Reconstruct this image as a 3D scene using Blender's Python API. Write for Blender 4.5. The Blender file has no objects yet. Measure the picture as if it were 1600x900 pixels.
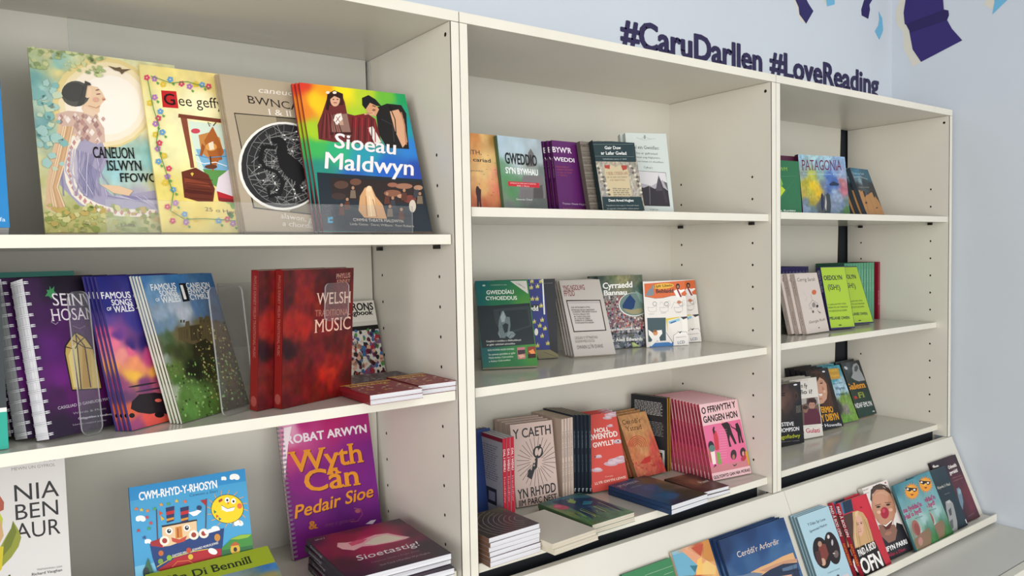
import bpy, math, random
import numpy as np
from mathutils import Matrix, Vector
from mathutils.geometry import tessellate_polygon

scene = bpy.context.scene
COL = scene.collection

# ------------------------------------------------------------------ camera
cam = bpy.data.cameras.new('camera')
cam.sensor_width = 36.0
cam.lens = 1191.77 / 1600 * 36.0
cam.clip_start = 0.02
cam_o = bpy.data.objects.new('camera', cam)
COL.objects.link(cam_o)
Rr = Vector((0.8115759801743229, -0.5839526968794231, -0.018538506178649723))
Rd = Vector((-0.041186227179382896, -0.025531220197987557, -0.9988252357073935))
Rf = Vector((0.582793379419169, 0.8113861008191172, -0.04477133349291746))
M = Matrix.Identity(4)
for i_, c_ in enumerate((Rr, -Rd, -Rf)):
    for j_ in range(3):
        M[j_][i_] = c_[j_]
M.translation = Vector((-0.7143, -1.1379, 1.4994))
cam_o.matrix_world = M
scene.camera = cam_o

# ------------------------------------------------------------------ world, lights, exposure
world = bpy.data.worlds.new('daylight')
scene.world = world
world.use_nodes = True
wb = world.node_tree.nodes['Background']
wb.inputs['Color'].default_value = (0.93, 0.96, 1.0, 1)
wb.inputs['Strength'].default_value = 0.34

def area(name, loc, target, sx, sy, power, color):
    l = bpy.data.lights.new(name, 'AREA')
    l.shape = 'RECTANGLE'; l.size = sx; l.size_y = sy
    l.energy = power; l.color = color
    o = bpy.data.objects.new(name, l); COL.objects.link(o)
    o.location = loc
    d = Vector(target) - Vector(loc)
    o.rotation_euler = d.to_track_quat('-Z', 'Y').to_euler()
    return o
area('shop_window_light', (-3.6, -2.9, 1.55), (0.6, 0, 1.3), 3.4, 2.2, 158, (1.0, 0.975, 0.94))
area('shop_window_light', (-.3, -4.6, 1.25), (0.3, 0, 1.3), 4.4, 2.3, 112, (1.0, 0.98, 0.95))
area('ceiling_panel_light', (0.6, -2.2, 2.98), (0.6, -2.0, 0), 3.6, 1.6, 34, (1.0, 0.98, 0.95))

scene.view_settings.view_transform = 'Standard'
scene.view_settings.look = 'None'
scene.view_settings.gamma = 1.0
scene.view_settings.use_curve_mapping = False
scene.view_settings.exposure = -0.30

# ------------------------------------------------------------------ materials
def lin(c):
    if isinstance(c, str):
        c = [int(c[i:i + 2], 16) / 255 for i in (1, 3, 5)]
    return tuple((x / 12.92 if x <= 0.04045 else ((x + 0.055) / 1.055) ** 2.4) for x in c)

def mat(name, col, rough=0.5, spec=0.5, metal=0.0, var=0.0, scale=6.0, bump=0.0, bscale=80.0, coat=0.0, stretch=None):
    m = bpy.data.materials.new(name); m.use_nodes = True
    n = m.node_tree.nodes; l = m.node_tree.links; b = n['Principled BSDF']
    c = lin(col)
    b.inputs['Base Color'].default_value = (*c, 1)
    b.inputs['Roughness'].default_value = rough
    b.inputs['Specular IOR Level'].default_value = spec
    b.inputs['Metallic'].default_value = metal
    b.inputs['Coat Weight'].default_value = coat
    tc = n.new('ShaderNodeTexCoord'); mp = n.new('ShaderNodeMapping')
    l.new(tc.outputs['Object'], mp.inputs['Vector'])
    if stretch: mp.inputs['Scale'].default_value = stretch
    if var:
        t = n.new('ShaderNodeTexNoise'); t.inputs['Scale'].default_value = scale; t.inputs['Detail'].default_value = 5
        l.new(mp.outputs[0], t.inputs['Vector'])
        r = n.new('ShaderNodeValToRGB'); r.color_ramp.elements[0].position = 0.3; r.color_ramp.elements[1].position = 0.7
        r.color_ramp.elements[0].color = (*[x * (1 - var) for x in c], 1)
        r.color_ramp.elements[1].color = (*[min(1, x * (1 + var * .6)) for x in c], 1)
        l.new(t.outputs['Fac'], r.inputs['Fac']); l.new(r.outputs['Color'], b.inputs['Base Color'])
    if bump:
        t2 = n.new('ShaderNodeTexNoise'); t2.inputs['Scale'].default_value = bscale; t2.inputs['Detail'].default_value = 4
        l.new(mp.outputs[0], t2.inputs['Vector'])
        bp = n.new('ShaderNodeBump'); bp.inputs['Strength'].default_value = bump; bp.inputs['Distance'].default_value = 0.002
        l.new(t2.outputs['Fac'], bp.inputs['Height']); l.new(bp.outputs[0], b.inputs['Normal'])
    return m

M_LAM = mat('white_laminate', (0.865, 0.85, 0.805), 0.32, 0.5, var=0.035, scale=4, bump=0.06, bscale=25)
M_SHELF = mat('white_shelf_laminate', (0.80, 0.79, 0.745), 0.16, 0.5, var=0.03, scale=5, bump=0.05, bscale=14)
M_EDGE = mat('cream_edge_band', (0.90, 0.885, 0.83), 0.35, 0.4, var=0.04, scale=9)
M_BACK = mat('hardboard_back', (0.84, 0.83, 0.785), 0.45, 0.3, var=0.04, scale=3)
M_SEAM = mat('brown_seam', (0.27, 0.22, 0.2), 0.8, 0.1, var=0.2, scale=40)
M_GAP_SHADE = mat('dark_gap_shade', (0.15, 0.165, 0.18), 0.7, 0.2, var=0.1)  # near-black colour standing in for the shade inside the gaps
M_HOLE = mat('drilled_hole', (0.16, 0.12, 0.1), 0.9, 0.1, var=0.1)
M_PEG = mat('black_shelf_peg', (0.08, 0.07, 0.065), 0.5, 0.4, var=0.1)
M_WALL = mat('pale_blue_wall_paint', (0.80, 0.83, 0.865), 0.75, 0.2, var=0.025, scale=2, bump=0.15, bscale=60)
M_FLOOR = mat('pale_vinyl_floor', (0.68, 0.66, 0.63), 0.95, 0.1, var=0.2, scale=120, bump=0.5, bscale=300)
M_WORK = mat('grey_white_worktop', (0.82, 0.815, 0.79), 0.4, 0.4, var=0.03, scale=4)
M_VINYL = mat('dark_purple_vinyl', '#29214c', 0.45, 0.4, var=0.05, scale=12)
M_WIRE_W = mat('white_wire', (0.86, 0.86, 0.88), 0.3, 0.5, var=0.03)
M_WIRE_P = mat('silver_wire', (0.72, 0.66, 0.74), 0.3, 0.5, metal=0.5, var=0.05)

def paper(name, col, dark):
    m = bpy.data.materials.new(name); m.use_nodes = True
    n = m.node_tree.nodes; l = m.node_tree.links; b = n['Principled BSDF']
    tc = n.new('ShaderNodeTexCoord'); mp = n.new('ShaderNodeMapping'); mp.inputs['Scale'].default_value = (3, 900, 3)
    t = n.new('ShaderNodeTexNoise'); t.inputs['Scale'].default_value = 1.0; t.inputs['Detail'].default_value = 3
    r = n.new('ShaderNodeValToRGB'); r.color_ramp.elements[0].position = 0.35; r.color_ramp.elements[1].position = 0.6
    r.color_ramp.elements[0].color = (*lin(dark), 1); r.color_ramp.elements[1].color = (*lin(col), 1)
    l.new(tc.outputs['Object'], mp.inputs[0]); l.new(mp.outputs[0], t.inputs['Vector']); l.new(t.outputs['Fac'], r.inputs['Fac'])
    l.new(r.outputs[0], b.inputs['Base Color']); b.inputs['Roughness'].default_value = 0.85; b.inputs['Specular IOR Level'].default_value = 0.15
    return m
M_PAGE = paper('cream_page_edges', (0.86, 0.83, 0.76), (0.70, 0.66, 0.58))
M_PAGEW = paper('white_page_edges', (0.90, 0.90, 0.91), (0.76, 0.76, 0.79))
M_PAGEP = paper('pinkish_page_edges', (0.80, 0.70, 0.66), (0.66, 0.56, 0.52))

def print_mat(name, rough, coat):
    m = bpy.data.materials.new(name); m.use_nodes = True
    n = m.node_tree.nodes; l = m.node_tree.links; b = n['Principled BSDF']
    a = n.new('ShaderNodeAttribute'); a.attribute_name = 'Col'
    l.new(a.outputs['Color'], b.inputs['Base Color'])
    b.inputs['Roughness'].default_value = rough; b.inputs['Coat Weight'].default_value = coat
    b.inputs['Coat Roughness'].default_value = 0.1; b.inputs['Specular IOR Level'].default_value = 0.25
    t = n.new('ShaderNodeTexNoise'); t.inputs['Scale'].default_value = 9
    tc = n.new('ShaderNodeTexCoord'); l.new(tc.outputs['Object'], t.inputs['Vector'])
    bp = n.new('ShaderNodeBump'); bp.inputs['Strength'].default_value = 0.12; bp.inputs['Distance'].default_value = 0.004
    l.new(t.outputs['Fac'], bp.inputs['Height']); l.new(bp.outputs[0], b.inputs['Coat Normal'])
    return m
M_PRINT = print_mat('printed_card_satin', 0.55, 0.0)
M_GLOSS = print_mat('printed_card_gloss', 0.42, 0.12)

def acrylic(name, tint, milk):
    m = bpy.data.materials.new(name); m.use_nodes = True
    n = m.node_tree.nodes; l = m.node_tree.links; n.clear()
    out = n.new('ShaderNodeOutputMaterial'); tr = n.new('ShaderNodeBsdfTransparent'); tr.inputs[0].default_value = (*tint, 1)
    gl = n.new('ShaderNodeBsdfGlossy'); gl.inputs['Roughness'].default_value = 0.05
    fr = n.new('ShaderNodeFresnel'); fr.inputs['IOR'].default_value = 1.49
    ge = n.new('ShaderNodeNewGeometry'); sb = n.new('ShaderNodeMath'); sb.operation = 'SUBTRACT'; sb.inputs[0].default_value = 1.0; l.new(ge.outputs['Backfacing'], sb.inputs[1])
    mu = n.new('ShaderNodeMath'); mu.operation = 'MULTIPLY'; l.new(fr.outputs[0], mu.inputs[0]); l.new(sb.outputs[0], mu.inputs[1])
    mx = n.new('ShaderNodeMixShader'); l.new(mu.outputs[0], mx.inputs[0]); l.new(tr.outputs[0], mx.inputs[1]); l.new(gl.outputs[0], mx.inputs[2])
    df = n.new('ShaderNodeBsdfDiffuse'); df.inputs[0].default_value = (0.7, 0.7, 0.7, 1)
    tx = n.new('ShaderNodeTexNoise'); tx.inputs['Scale'].default_value = 12
    mt = n.new('ShaderNodeMath'); mt.operation = 'MULTIPLY'; mt.inputs[1].default_value = milk * 2
    l.new(tx.outputs['Fac'], mt.inputs[0])
    m2 = n.new('ShaderNodeMixShader'); l.new(mt.outputs[0], m2.inputs[0]); l.new(mx.outputs[0], m2.inputs[1]); l.new(df.outputs[0], m2.inputs[2])
    l.new(m2.outputs[0], out.inputs[0])
    return m
M_ACR = acrylic('clear_acrylic', (0.95, 0.955, 0.955), 0.035)
M_ACRE = acrylic('acrylic_polished_edge', (0.75, 0.77, 0.77), 0.4)

# ------------------------------------------------------------------ measured cover designs and places
ART={
'islwyn':[('g',80,.09,7,3,[(.016,.94,'#b4c39a'),(.107,.966,'#d0cf9c'),(.174,.933,'#8fbab0'),(.421,.985,'#d9d3a0'),(.631,.957,'#dcdcb0'),(.029,.812,'#7db4b2'),(.058,.688,'#b9cdb8'),(.031,.593,'#7fb0b0'),(.099,.739,'#a0c8c0'),(.086,.473,'#8fbcb4'),(.008,.378,'#d6d3a0'),(.012,.259,'#cfcc90'),(.048,.44,'#c6c9a4'),(.035,.171,'#d8d29e'),(.019,.026,'#b9b56e'),(.171,.027,'#c9c27a'),(.108,.07,'#a8ad62'),(.511,.044,'#b0b878'),(.72,.045,'#c2bf80'),(.789,.939,'#d5d3a0'),(.773,.595,'#e6d9b0'),(.72,.395,'#8cc0c0'),(.464,.352,'#9cc8ca'),(.595,.341,'#b8d2c8'),(.758,.267,'#c8c795'),(.627,.184,'#a9a6b8'),(.169,.891,'#d8cf90'),(.113,.63,'#c8c890'),(.203,.573,'#dccf98')]),
('e','#e2cf92',.465,.725,.343,.028,-.038,-.271,20),
('e','#ecdcb4',.472,.719,.314,.026,-.035,-.249,20),
('e','#f4e8d4',.475,.716,.277,.023,-.031,-.22,20),
('e','#f7efe4',.488,.714,.221,.018,-.025,-.175,20),
('p','#e0bd98',[.151,.586,.222,.587,.245,.513,.18,.386,.108,.292,.079,.187,.105,.121,.134,.078,.014,.127,.037,.26,.09,.427]),
('p','#a6a0b8',[.174,.478,.304,.52,.414,.492,.437,.398,.352,.27,.442,.195,.753,.238,.757,.089,.391,.1,.22,.142,.115,.247,.115,.352]),
('p','#8f8cab',[.287,.391,.36,.332,.312,.177,.261,.191,.248,.297]),
('p','#bdb6c6',[.184,.417,.239,.435,.235,.266,.165,.264]),
('p','#e4c4a4',[.353,.828,.383,.814,.426,.81,.451,.784,.471,.742,.445,.72,.423,.696,.419,.666,.374,.633,.319,.637,.302,.676,.332,.735]),
('p','#e7caae',[.319,.694,.405,.66,.411,.604,.297,.604]),
('e','#5a5a55',.276,.758,.093,.008,-.009,-.075,20),
('e','#4a4a48',.266,.767,.078,.007,-.007,-.056,20),
('e','#e9c9a8',.356,.775,.028,.003,-.005,-.035,20),
('e','#d9a284',.456,.744,.012,.001,-.001,-.008,20),
('p','#d2b4a4',[.132,.631,.213,.656,.303,.655,.401,.627,.436,.573,.432,.493,.362,.481,.284,.508,.191,.549,.139,.585]),
('p','#b98f88',[.166,.635,.181,.616,.161,.594,.146,.613]),
('p','#f0e4dc',[.209,.626,.225,.606,.204,.584,.189,.604]),
('p','#a98484',[.257,.645,.272,.626,.251,.604,.236,.623]),
('p','#b98f88',[.299,.62,.314,.6,.293,.578,.278,.598]),
('p','#f0e4dc',[.346,.636,.362,.616,.341,.594,.325,.614]),
('p','#a98484',[.389,.607,.405,.587,.383,.565,.367,.585]),
('p','#b98f88',[.405,.56,.42,.54,.399,.518,.383,.538]),
('p','#f0e4dc',[.355,.565,.371,.545,.35,.523,.334,.542]),
('p','#a98484',[.311,.578,.327,.558,.306,.536,.29,.556]),
('p','#b98f88',[.259,.595,.275,.575,.254,.553,.239,.573]),
('p','#f0e4dc',[.386,.519,.402,.499,.38,.477,.365,.497]),
('p','#a98484',[.323,.531,.339,.511,.318,.489,.302,.509]),
('l','#efe6d6',.0411,[.252,.511,.209,.449,.187,.386,.178,.325,.183,.264,.207,.205,.257,.164,.325,.135,.403,.115,.484,.107,.577,.106,.672,.107,.75,.105]),
('p','#c58f8c',[.254,.528,.265,.511,.25,.493,.24,.51]),
('p','#c58f8c',[.233,.497,.243,.48,.228,.462,.218,.479]),
('p','#c58f8c',[.211,.466,.221,.449,.207,.432,.197,.448]),
('p','#c58f8c',[.2,.434,.21,.418,.196,.4,.186,.417]),
('p','#c58f8c',[.189,.403,.2,.387,.185,.369,.175,.386]),
('p','#c58f8c',[.185,.372,.195,.356,.18,.338,.17,.355]),
('p','#c58f8c',[.18,.341,.19,.325,.176,.308,.166,.324]),
('p','#c58f8c',[.182,.311,.193,.295,.178,.278,.168,.294]),
('p','#c58f8c',[.185,.281,.195,.265,.181,.248,.17,.264]),
('p','#c58f8c',[.197,.251,.207,.235,.193,.218,.182,.234]),
('p','#c58f8c',[.209,.221,.219,.205,.205,.188,.194,.205]),
('p','#c58f8c',[.234,.201,.244,.185,.23,.168,.22,.184]),
('p','#c58f8c',[.26,.181,.27,.164,.255,.148,.245,.164]),
('p','#c58f8c',[.293,.166,.303,.15,.289,.133,.278,.149]),
('p','#c58f8c',[.327,.152,.337,.135,.322,.119,.312,.135]),
('p','#c58f8c',[.366,.142,.376,.126,.361,.109,.351,.125]),
('p','#c58f8c',[.405,.132,.415,.116,.4,.099,.39,.115]),
('p','#c58f8c',[.446,.128,.456,.112,.441,.095,.43,.111]),
('p','#c58f8c',[.486,.124,.497,.108,.481,.091,.471,.107]),
('p','#c58f8c',[.533,.123,.543,.107,.528,.09,.517,.106]),
('p','#c58f8c',[.58,.123,.59,.106,.574,.089,.564,.105]),
('p','#c58f8c',[.627,.123,.638,.106,.622,.089,.611,.106]),
('p','#c58f8c',[.675,.124,.686,.107,.67,.09,.659,.107]),
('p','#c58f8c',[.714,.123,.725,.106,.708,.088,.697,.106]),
('p','#b89890',[.265,.569,.276,.556,.262,.541,.251,.554]),
('p','#e6d6cc',[.259,.52,.27,.507,.255,.492,.244,.505]),
('p','#e6d6cc',[.186,.572,.197,.558,.183,.543,.172,.557]),
('p','#a9847e',[.164,.604,.174,.591,.16,.576,.149,.589]),
('p','#a9847e',[.284,.516,.295,.503,.281,.488,.27,.501]),
('p','#b89890',[.312,.6,.323,.586,.308,.571,.297,.584]),
('p','#e6d6cc',[.325,.564,.336,.551,.321,.535,.31,.549]),
('p','#a9847e',[.311,.528,.322,.514,.307,.499,.296,.512]),
('p','#e6d6cc',[.156,.622,.166,.609,.152,.594,.141,.607]),
('p','#c4a098',[.305,.536,.316,.522,.301,.507,.29,.521]),
('p','#e6d6cc',[.256,.522,.267,.509,.252,.494,.241,.507]),
('p','#a9847e',[.324,.583,.335,.57,.32,.554,.309,.568]),
('p','#a9847e',[.273,.616,.284,.603,.269,.588,.258,.601]),
('p','#e6d6cc',[.348,.616,.359,.602,.344,.587,.333,.6]),
('p','#a9847e',[.309,.647,.32,.634,.305,.618,.294,.632]),
('p','#a9847e',[.39,.607,.401,.593,.386,.577,.375,.591]),
('p','#e6d6cc',[.259,.649,.27,.636,.255,.62,.244,.634]),
('p','#a9847e',[.371,.625,.382,.611,.367,.596,.356,.609]),
('p','#e6d6cc',[.273,.55,.284,.536,.269,.521,.259,.535]),
('p','#e6d6cc',[.272,.631,.282,.617,.268,.602,.257,.615]),
('p','#b89890',[.259,.598,.27,.584,.255,.569,.244,.583]),
('p','#c4a098',[.263,.627,.274,.613,.259,.598,.248,.611]),
('p','#c4a098',[.382,.508,.393,.495,.378,.479,.367,.493]),
('p','#a9847e',[.31,.57,.321,.556,.306,.541,.295,.554]),
('p','#c4a098',[.438,.639,.45,.626,.434,.61,.423,.624]),
('p','#a9847e',[.385,.606,.396,.593,.381,.577,.37,.591]),
('p','#c4a098',[.202,.558,.213,.545,.198,.53,.187,.543]),
('p','#b89890',[.326,.646,.337,.632,.322,.616,.311,.63]),
('p','#b89890',[.391,.649,.402,.635,.387,.62,.376,.633]),
('p','#e6d6cc',[.193,.631,.204,.618,.189,.602,.179,.616]),
('p','#e6d6cc',[.384,.629,.395,.616,.38,.6,.369,.614]),
('p','#b89890',[.293,.55,.304,.537,.289,.522,.279,.535]),
('p','#b89890',[.396,.571,.407,.557,.392,.542,.381,.555]),
('l','#8d89ab',.0047,[.174,.455,.132,.323,.13,.188]),
('l','#bcb6cc',.0047,[.192,.451,.156,.324,.228,.19]),
('l','#bcb6cc',.0047,[.209,.447,.183,.325,.27,.191]),
('l','#bcb6cc',.0047,[.226,.444,.194,.325,.198,.19]),
('l','#9a94b4',.0047,[.243,.44,.246,.327,.21,.19]),
('l','#bcb6cc',.0047,[.261,.436,.243,.327,.317,.192]),
('l','#9a94b4',.0047,[.278,.432,.236,.327,.255,.191]),
('l','#8d89ab',.0047,[.296,.428,.288,.329,.255,.191]),
('l','#bcb6cc',.0047,[.313,.425,.291,.329,.272,.191]),
('l','#8d89ab',.0047,[.331,.421,.3,.329,.349,.193]),
('l','#8d89ab',.0047,[.348,.417,.309,.33,.317,.192]),
('l','#bcb6cc',.0047,[.366,.413,.372,.332,.401,.194]),
('l','#9a94b4',.0047,[.384,.409,.367,.332,.457,.196]),
('l','#9a94b4',.0047,[.402,.405,.36,.332,.356,.193]),
('l','#ecd2b0',.0055,[.175,.564,.11,.383,.055,.231,.063,.121]),
('l','#d6ae86',.0055,[.182,.564,.117,.383,.06,.231,.071,.121]),
('l','#ecd2b0',.0055,[.189,.565,.124,.383,.066,.231,.08,.121]),
('l','#c9a078',.0055,[.197,.565,.131,.383,.071,.231,.088,.121]),
('l','#c9a078',.0055,[.204,.566,.138,.384,.076,.231,.097,.121]),
('l','#d6ae86',.0055,[.211,.566,.145,.384,.081,.231,.105,.121]),
('l','#d6ae86',.0056,[.218,.567,.152,.384,.086,.231,.114,.121]),
('l','#c9a078',.0056,[.225,.567,.159,.385,.091,.232,.122,.122]),
('l','#ecd2b0',.0056,[.233,.567,.166,.385,.096,.232,.131,.122]),
('l','#8f8bae',.0046,[.405,.195,.532,.182,.744,.187]),
('l','#a8a4bc',.0046,[.431,.195,.551,.179,.742,.177]),
('l','#c0bcd2',.0046,[.456,.196,.569,.177,.741,.168]),
('l','#c0bcd2',.0046,[.482,.196,.588,.174,.739,.158]),
('l','#8f8bae',.0047,[.508,.197,.606,.171,.738,.149]),
('l','#8f8bae',.0047,[.535,.198,.625,.168,.736,.139]),
('l','#8f8bae',.0047,[.561,.198,.644,.166,.734,.13]),
('l','#c0bcd2',.0047,[.588,.199,.662,.163,.733,.12]),
('l','#a8a4bc',.0047,[.615,.199,.681,.16,.731,.111]),
('l','#c0bcd2',.0047,[.641,.2,.7,.157,.73,.101]),
('l','#5a4034',.0042,[.409,.787,.433,.794]),
('l','#6a4a40',.0042,[.41,.764,.437,.769]),
('l','#b0685a',.005,[.447,.734,.465,.739]),
('l','#c79c80',.0041,[.348,.693,.399,.684,.424,.699]),
('e','#dba890',.402,.733,.017,.001,-.002,-.013,20),
('p','#4a4a48',[.345,.837,.377,.827,.383,.814,.357,.811,.332,.735,.304,.689,.274,.687,.314,.742]),
('p','#e3c29e',[.368,.255,.487,.251,.577,.227,.544,.198,.444,.211]),
('p','#6b5a44',[.511,.943,.565,.936,.597,.943,.607,.931,.672,.939,.625,.919,.602,.899,.589,.915,.554,.92]),
('p','#8a7a58',[.08,.121,.143,.078,.093,.085]),
('t','CANEUON',0.342,0.4,0.617,0.409,0.06,'#111111','bs'),
('t','ISLWYN',0.421,0.334,0.657,0.343,0.054,'#111111','bs'),
('t','FFOWC ELIS',0.498,0.274,0.881,0.284,0.047,'#111111','bs'),
('t','Y Lolfa',0.42,0.03,0.56,0.03,0.018,'#5a4a30',''),
('d',150,31,0,0,1,.14,.006,.02,['#b8b46a','#8f9a50','#cfc98a','#9aa45c','#c0a860']),
('d',60,32,0,.88,.5,1,.006,.018,['#a8b880','#c8cf9a','#8fa070']),
('d',40,33,.0,.3,.16,.8,.01,.03,['#a8ccc4','#86b8b4','#c4d4b8'])],
'gee':[('g',60,.06,5,3,[(.014,.965,'#e9dc94'),(.217,.95,'#f0dd8c'),(.515,.926,'#efd98a'),(.01,.683,'#f1e8a8'),(.143,.521,'#f2eeb4'),(.006,.182,'#f0dc7c'),(.275,.121,'#f2d76a'),(.464,.024,'#efe08a'),(.251,.667,'#f5edb8'),(.404,.805,'#f6f0c4'),(.58,.369,'#f0e4a0')]),
('p','#c3252a',[.134,.848,.246,.852,.244,.744,.128,.742]),
('t','G',0.144,0.761,0.227,0.764,0.068,'#2a1512','bs'),
('t','ee geffyl bach',0.252,0.763,0.851,0.777,0.066,'#2a1a15','s'),
('p','#8a4a34',[.238,.71,.603,.697,.599,.674,.296,.684,.295,.383,.266,.38,.271,.686,.23,.686]),
('p','#8a4a34',[.248,.693,.277,.692,.295,.381,.27,.38]),
('p','#7a3c2a',[.238,.71,.671,.698,.671,.676,.238,.687]),
('p','#d9ead8',[.302,.671,.663,.661,.609,.195,.434,.294,.32,.358]),
('p','#7fb7d8',[.325,.497,.655,.515,.639,.336,.365,.377]),
('p','#5f9a50',[.355,.377,.647,.372,.609,.195,.391,.292]),
('p','#c98a4a',[.363,.586,.453,.61,.524,.579,.535,.473,.419,.432,.364,.481]),
('p','#b0642c',[.399,.553,.483,.648,.505,.596,.539,.491,.426,.363,.423,.432]),
('e','#d04a5a',.346,.61,.035,.002,-.003,-.016,20),
('e','#e0a050',.446,.517,.044,.002,-.005,-.025,20),
('p','#6b2f1e',[.195,.353,.304,.383,.391,.344,.423,.259,.395,.182,.286,.18,.188,.202]),
('p','#8a4028',[.209,.32,.381,.292,.397,.267,.207,.286]),
('p','#542015',[.201,.253,.402,.238,.398,.221,.198,.233]),
('p','#e8c850',[.259,.346,.273,.353,.284,.347,.269,.329]),
('p','#a05a28',[.379,.535,.346,.454,.362,.45,.401,.518]),
('p','#a05a28',[.487,.506,.497,.435,.516,.443,.518,.516]),
('p','#f2e4c8',[.428,.538,.468,.554,.467,.504,.431,.495]),
('l','#5a2c18',.0055,[.461,.646,.45,.673,.472,.662]),
('l','#5a2c18',.0055,[.488,.652,.515,.676]),
('l','#f2f6f8',.0052,[.312,.427,.371,.409,.46,.423,.543,.402]),
('l','#4a90c0',.0052,[.318,.461,.4,.448,.555,.465]),
('l','#3c2418',.0071,[.428,.458,.422,.406]),
('e','#6a3c24',.42,.393,.048,.002,-.003,-.014,20),
('d',30,41,.5,.1,.9,.22,.01,.025,['#6aa040','#8ab850','#4c7c30']),
('l','#542015',.0042,[.214,.32,.416,.31]),
('l','#542015',.0042,[.216,.29,.408,.281]),
('l','#542015',.0042,[.219,.26,.4,.252]),
('l','#542015',.0042,[.222,.23,.392,.223]),
('l','#542015',.0042,[.224,.2,.385,.194]),
('p','#e9dfe8',[.463,.329,.561,.386,.565,.194,.424,.242]),
('p','#c02a34',[.435,.246,.568,.212,.571,.174,.435,.191]),
('p','#8a2a30',[.438,.209,.569,.195,.565,.174,.438,.186]),
('t','25 o Hwiangerddi',0.325,0.126,0.765,0.094,0.022,'#5a4a20',''),
('e','#d2496a',.057,.919,.01,.001,-.001,-.009,6),
('e','#d2496a',.046,.907,.01,.001,-.001,-.009,6),
('e','#d2496a',.031,.91,.01,.001,-.001,-.009,6),
('e','#d2496a',.034,.924,.01,.001,-.001,-.009,6),
('e','#d2496a',.049,.929,.01,.001,-.001,-.009,6),
('e','#f3e0a0',.043,.918,.005,.001,-.001,-.005,5),
('e','#b07ab8',.104,.907,.01,.001,-.001,-.009,6),
('e','#b07ab8',.088,.906,.01,.001,-.001,-.009,6),
('e','#b07ab8',.086,.919,.01,.001,-.001,-.009,6),
('e','#b07ab8',.101,.928,.01,.001,-.001,-.009,6),
('e','#b07ab8',.111,.921,.01,.001,-.002,-.009,6),
('e','#f3e0a0',.098,.916,.005,.001,-.001,-.005,5),
('p','#6aa050',[.112,.9,.129,.893,.118,.879,.107,.887]),
('e','#e0c040',.147,.875,.01,.001,-.002,-.009,6),
('e','#e0c040',.141,.886,.01,.001,-.002,-.009,6),
('e','#e0c040',.154,.898,.011,.001,-.002,-.009,6),
('e','#e0c040',.167,.893,.011,.001,-.002,-.009,6),
('e','#e0c040',.163,.879,.011,.001,-.002,-.009,6),
('e','#f3e0a0',.154,.886,.005,.001,-.001,-.005,5),
('e','#6aa0cc',.199,.92,.011,.001,-.002,-.009,6),
('e','#6aa0cc',.208,.933,.011,.001,-.002,-.009,6),
('e','#6aa0cc',.224,.932,.011,.001,-.002,-.009,6),
('e','#6aa0cc',.224,.918,.011,.001,-.002,-.009,6),
('e','#6aa0cc',.208,.911,.011,.001,-.002,-.009,6),
('e','#f3e0a0',.213,.923,.006,.001,-.001,-.005,5),
('p','#6aa050',[.227,.906,.244,.899,.233,.885,.222,.893]),
('e','#d2496a',.286,.912,.011,.001,-.002,-.009,6),
('e','#d2496a',.303,.915,.011,.001,-.002,-.009,6),
('e','#d2496a',.307,.902,.011,.001,-.002,-.009,6),
('e','#d2496a',.293,.892,.011,.001,-.002,-.009,6),
('e','#d2496a',.28,.898,.011,.001,-.002,-.009,6),
('e','#f3e0a0',.294,.904,.006,.001,-.001,-.005,5),
('e','#b07ab8',.357,.903,.011,.001,-.002,-.009,6),
('e','#b07ab8',.366,.893,.011,.001,-.002,-.009,6),
('e','#b07ab8',.354,.88,.011,.001,-.002,-.009,6),
('e','#b07ab8',.339,.883,.011,.001,-.002,-.009,6),
('e','#b07ab8',.341,.897,.011,.001,-.002,-.009,6),
('e','#f3e0a0',.351,.891,.006,.001,-.001,-.005,5),
('p','#6aa050',[.365,.874,.383,.867,.372,.853,.361,.861]),
('e','#e0c040',.417,.915,.011,.001,-.002,-.009,6),
('e','#e0c040',.409,.901,.011,.001,-.002,-.009,6),
('e','#e0c040',.392,.9,.011,.001,-.002,-.009,6),
('e','#e0c040',.39,.913,.011,.001,-.002,-.009,6),
('e','#e0c040',.405,.923,.011,.001,-.002,-.009,6),
('e','#f3e0a0',.402,.911,.006,.001,-.001,-.005,5),
('e','#6aa0cc',.46,.905,.011,.001,-.002,-.009,6),
('e','#6aa0cc',.443,.9,.011,.001,-.002,-.009,6),
('e','#6aa0cc',.436,.911,.011,.001,-.002,-.009,6),
('e','#6aa0cc',.45,.923,.011,.001,-.002,-.009,6),
('e','#6aa0cc',.464,.919,.011,.001,-.002,-.009,6),
('e','#f3e0a0',.451,.912,.006,.001,-.001,-.005,5),
('p','#6aa050',[.465,.895,.483,.887,.472,.873,.46,.881]),
('e','#d2496a',.496,.893,.011,.001,-.002,-.009,6),
('e','#d2496a',.485,.902,.011,.001,-.002,-.009,6),
('e','#d2496a',.496,.916,.011,.001,-.002,-.009,6),
('e','#d2496a',.512,.915,.011,.001,-.002,-.009,6),
('e','#d2496a',.512,.901,.011,.001,-.002,-.009,6),
('e','#f3e0a0',.5,.905,.006,.001,-.001,-.005,5),
('e','#b07ab8',.065,.791,.01,.001,-.001,-.009,6),
('e','#b07ab8',.071,.805,.01,.001,-.001,-.009,6),
('e','#b07ab8',.087,.808,.01,.001,-.001,-.009,6),
('e','#b07ab8',.091,.796,.01,.001,-.001,-.009,6),
('e','#b07ab8',.078,.786,.01,.001,-.001,-.009,6),
('e','#f3e0a0',.078,.797,.005,.0,-.001,-.005,5),
('p','#6aa050',[.092,.781,.109,.774,.099,.76,.088,.768]),
('e','#e0c040',.028,.764,.01,.001,-.001,-.009,6),
('e','#e0c040',.043,.77,.01,.001,-.001,-.009,6),
('e','#e0c040',.051,.76,.01,.001,-.001,-.009,6),
('e','#e0c040',.041,.748,.01,.001,-.001,-.009,6),
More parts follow.
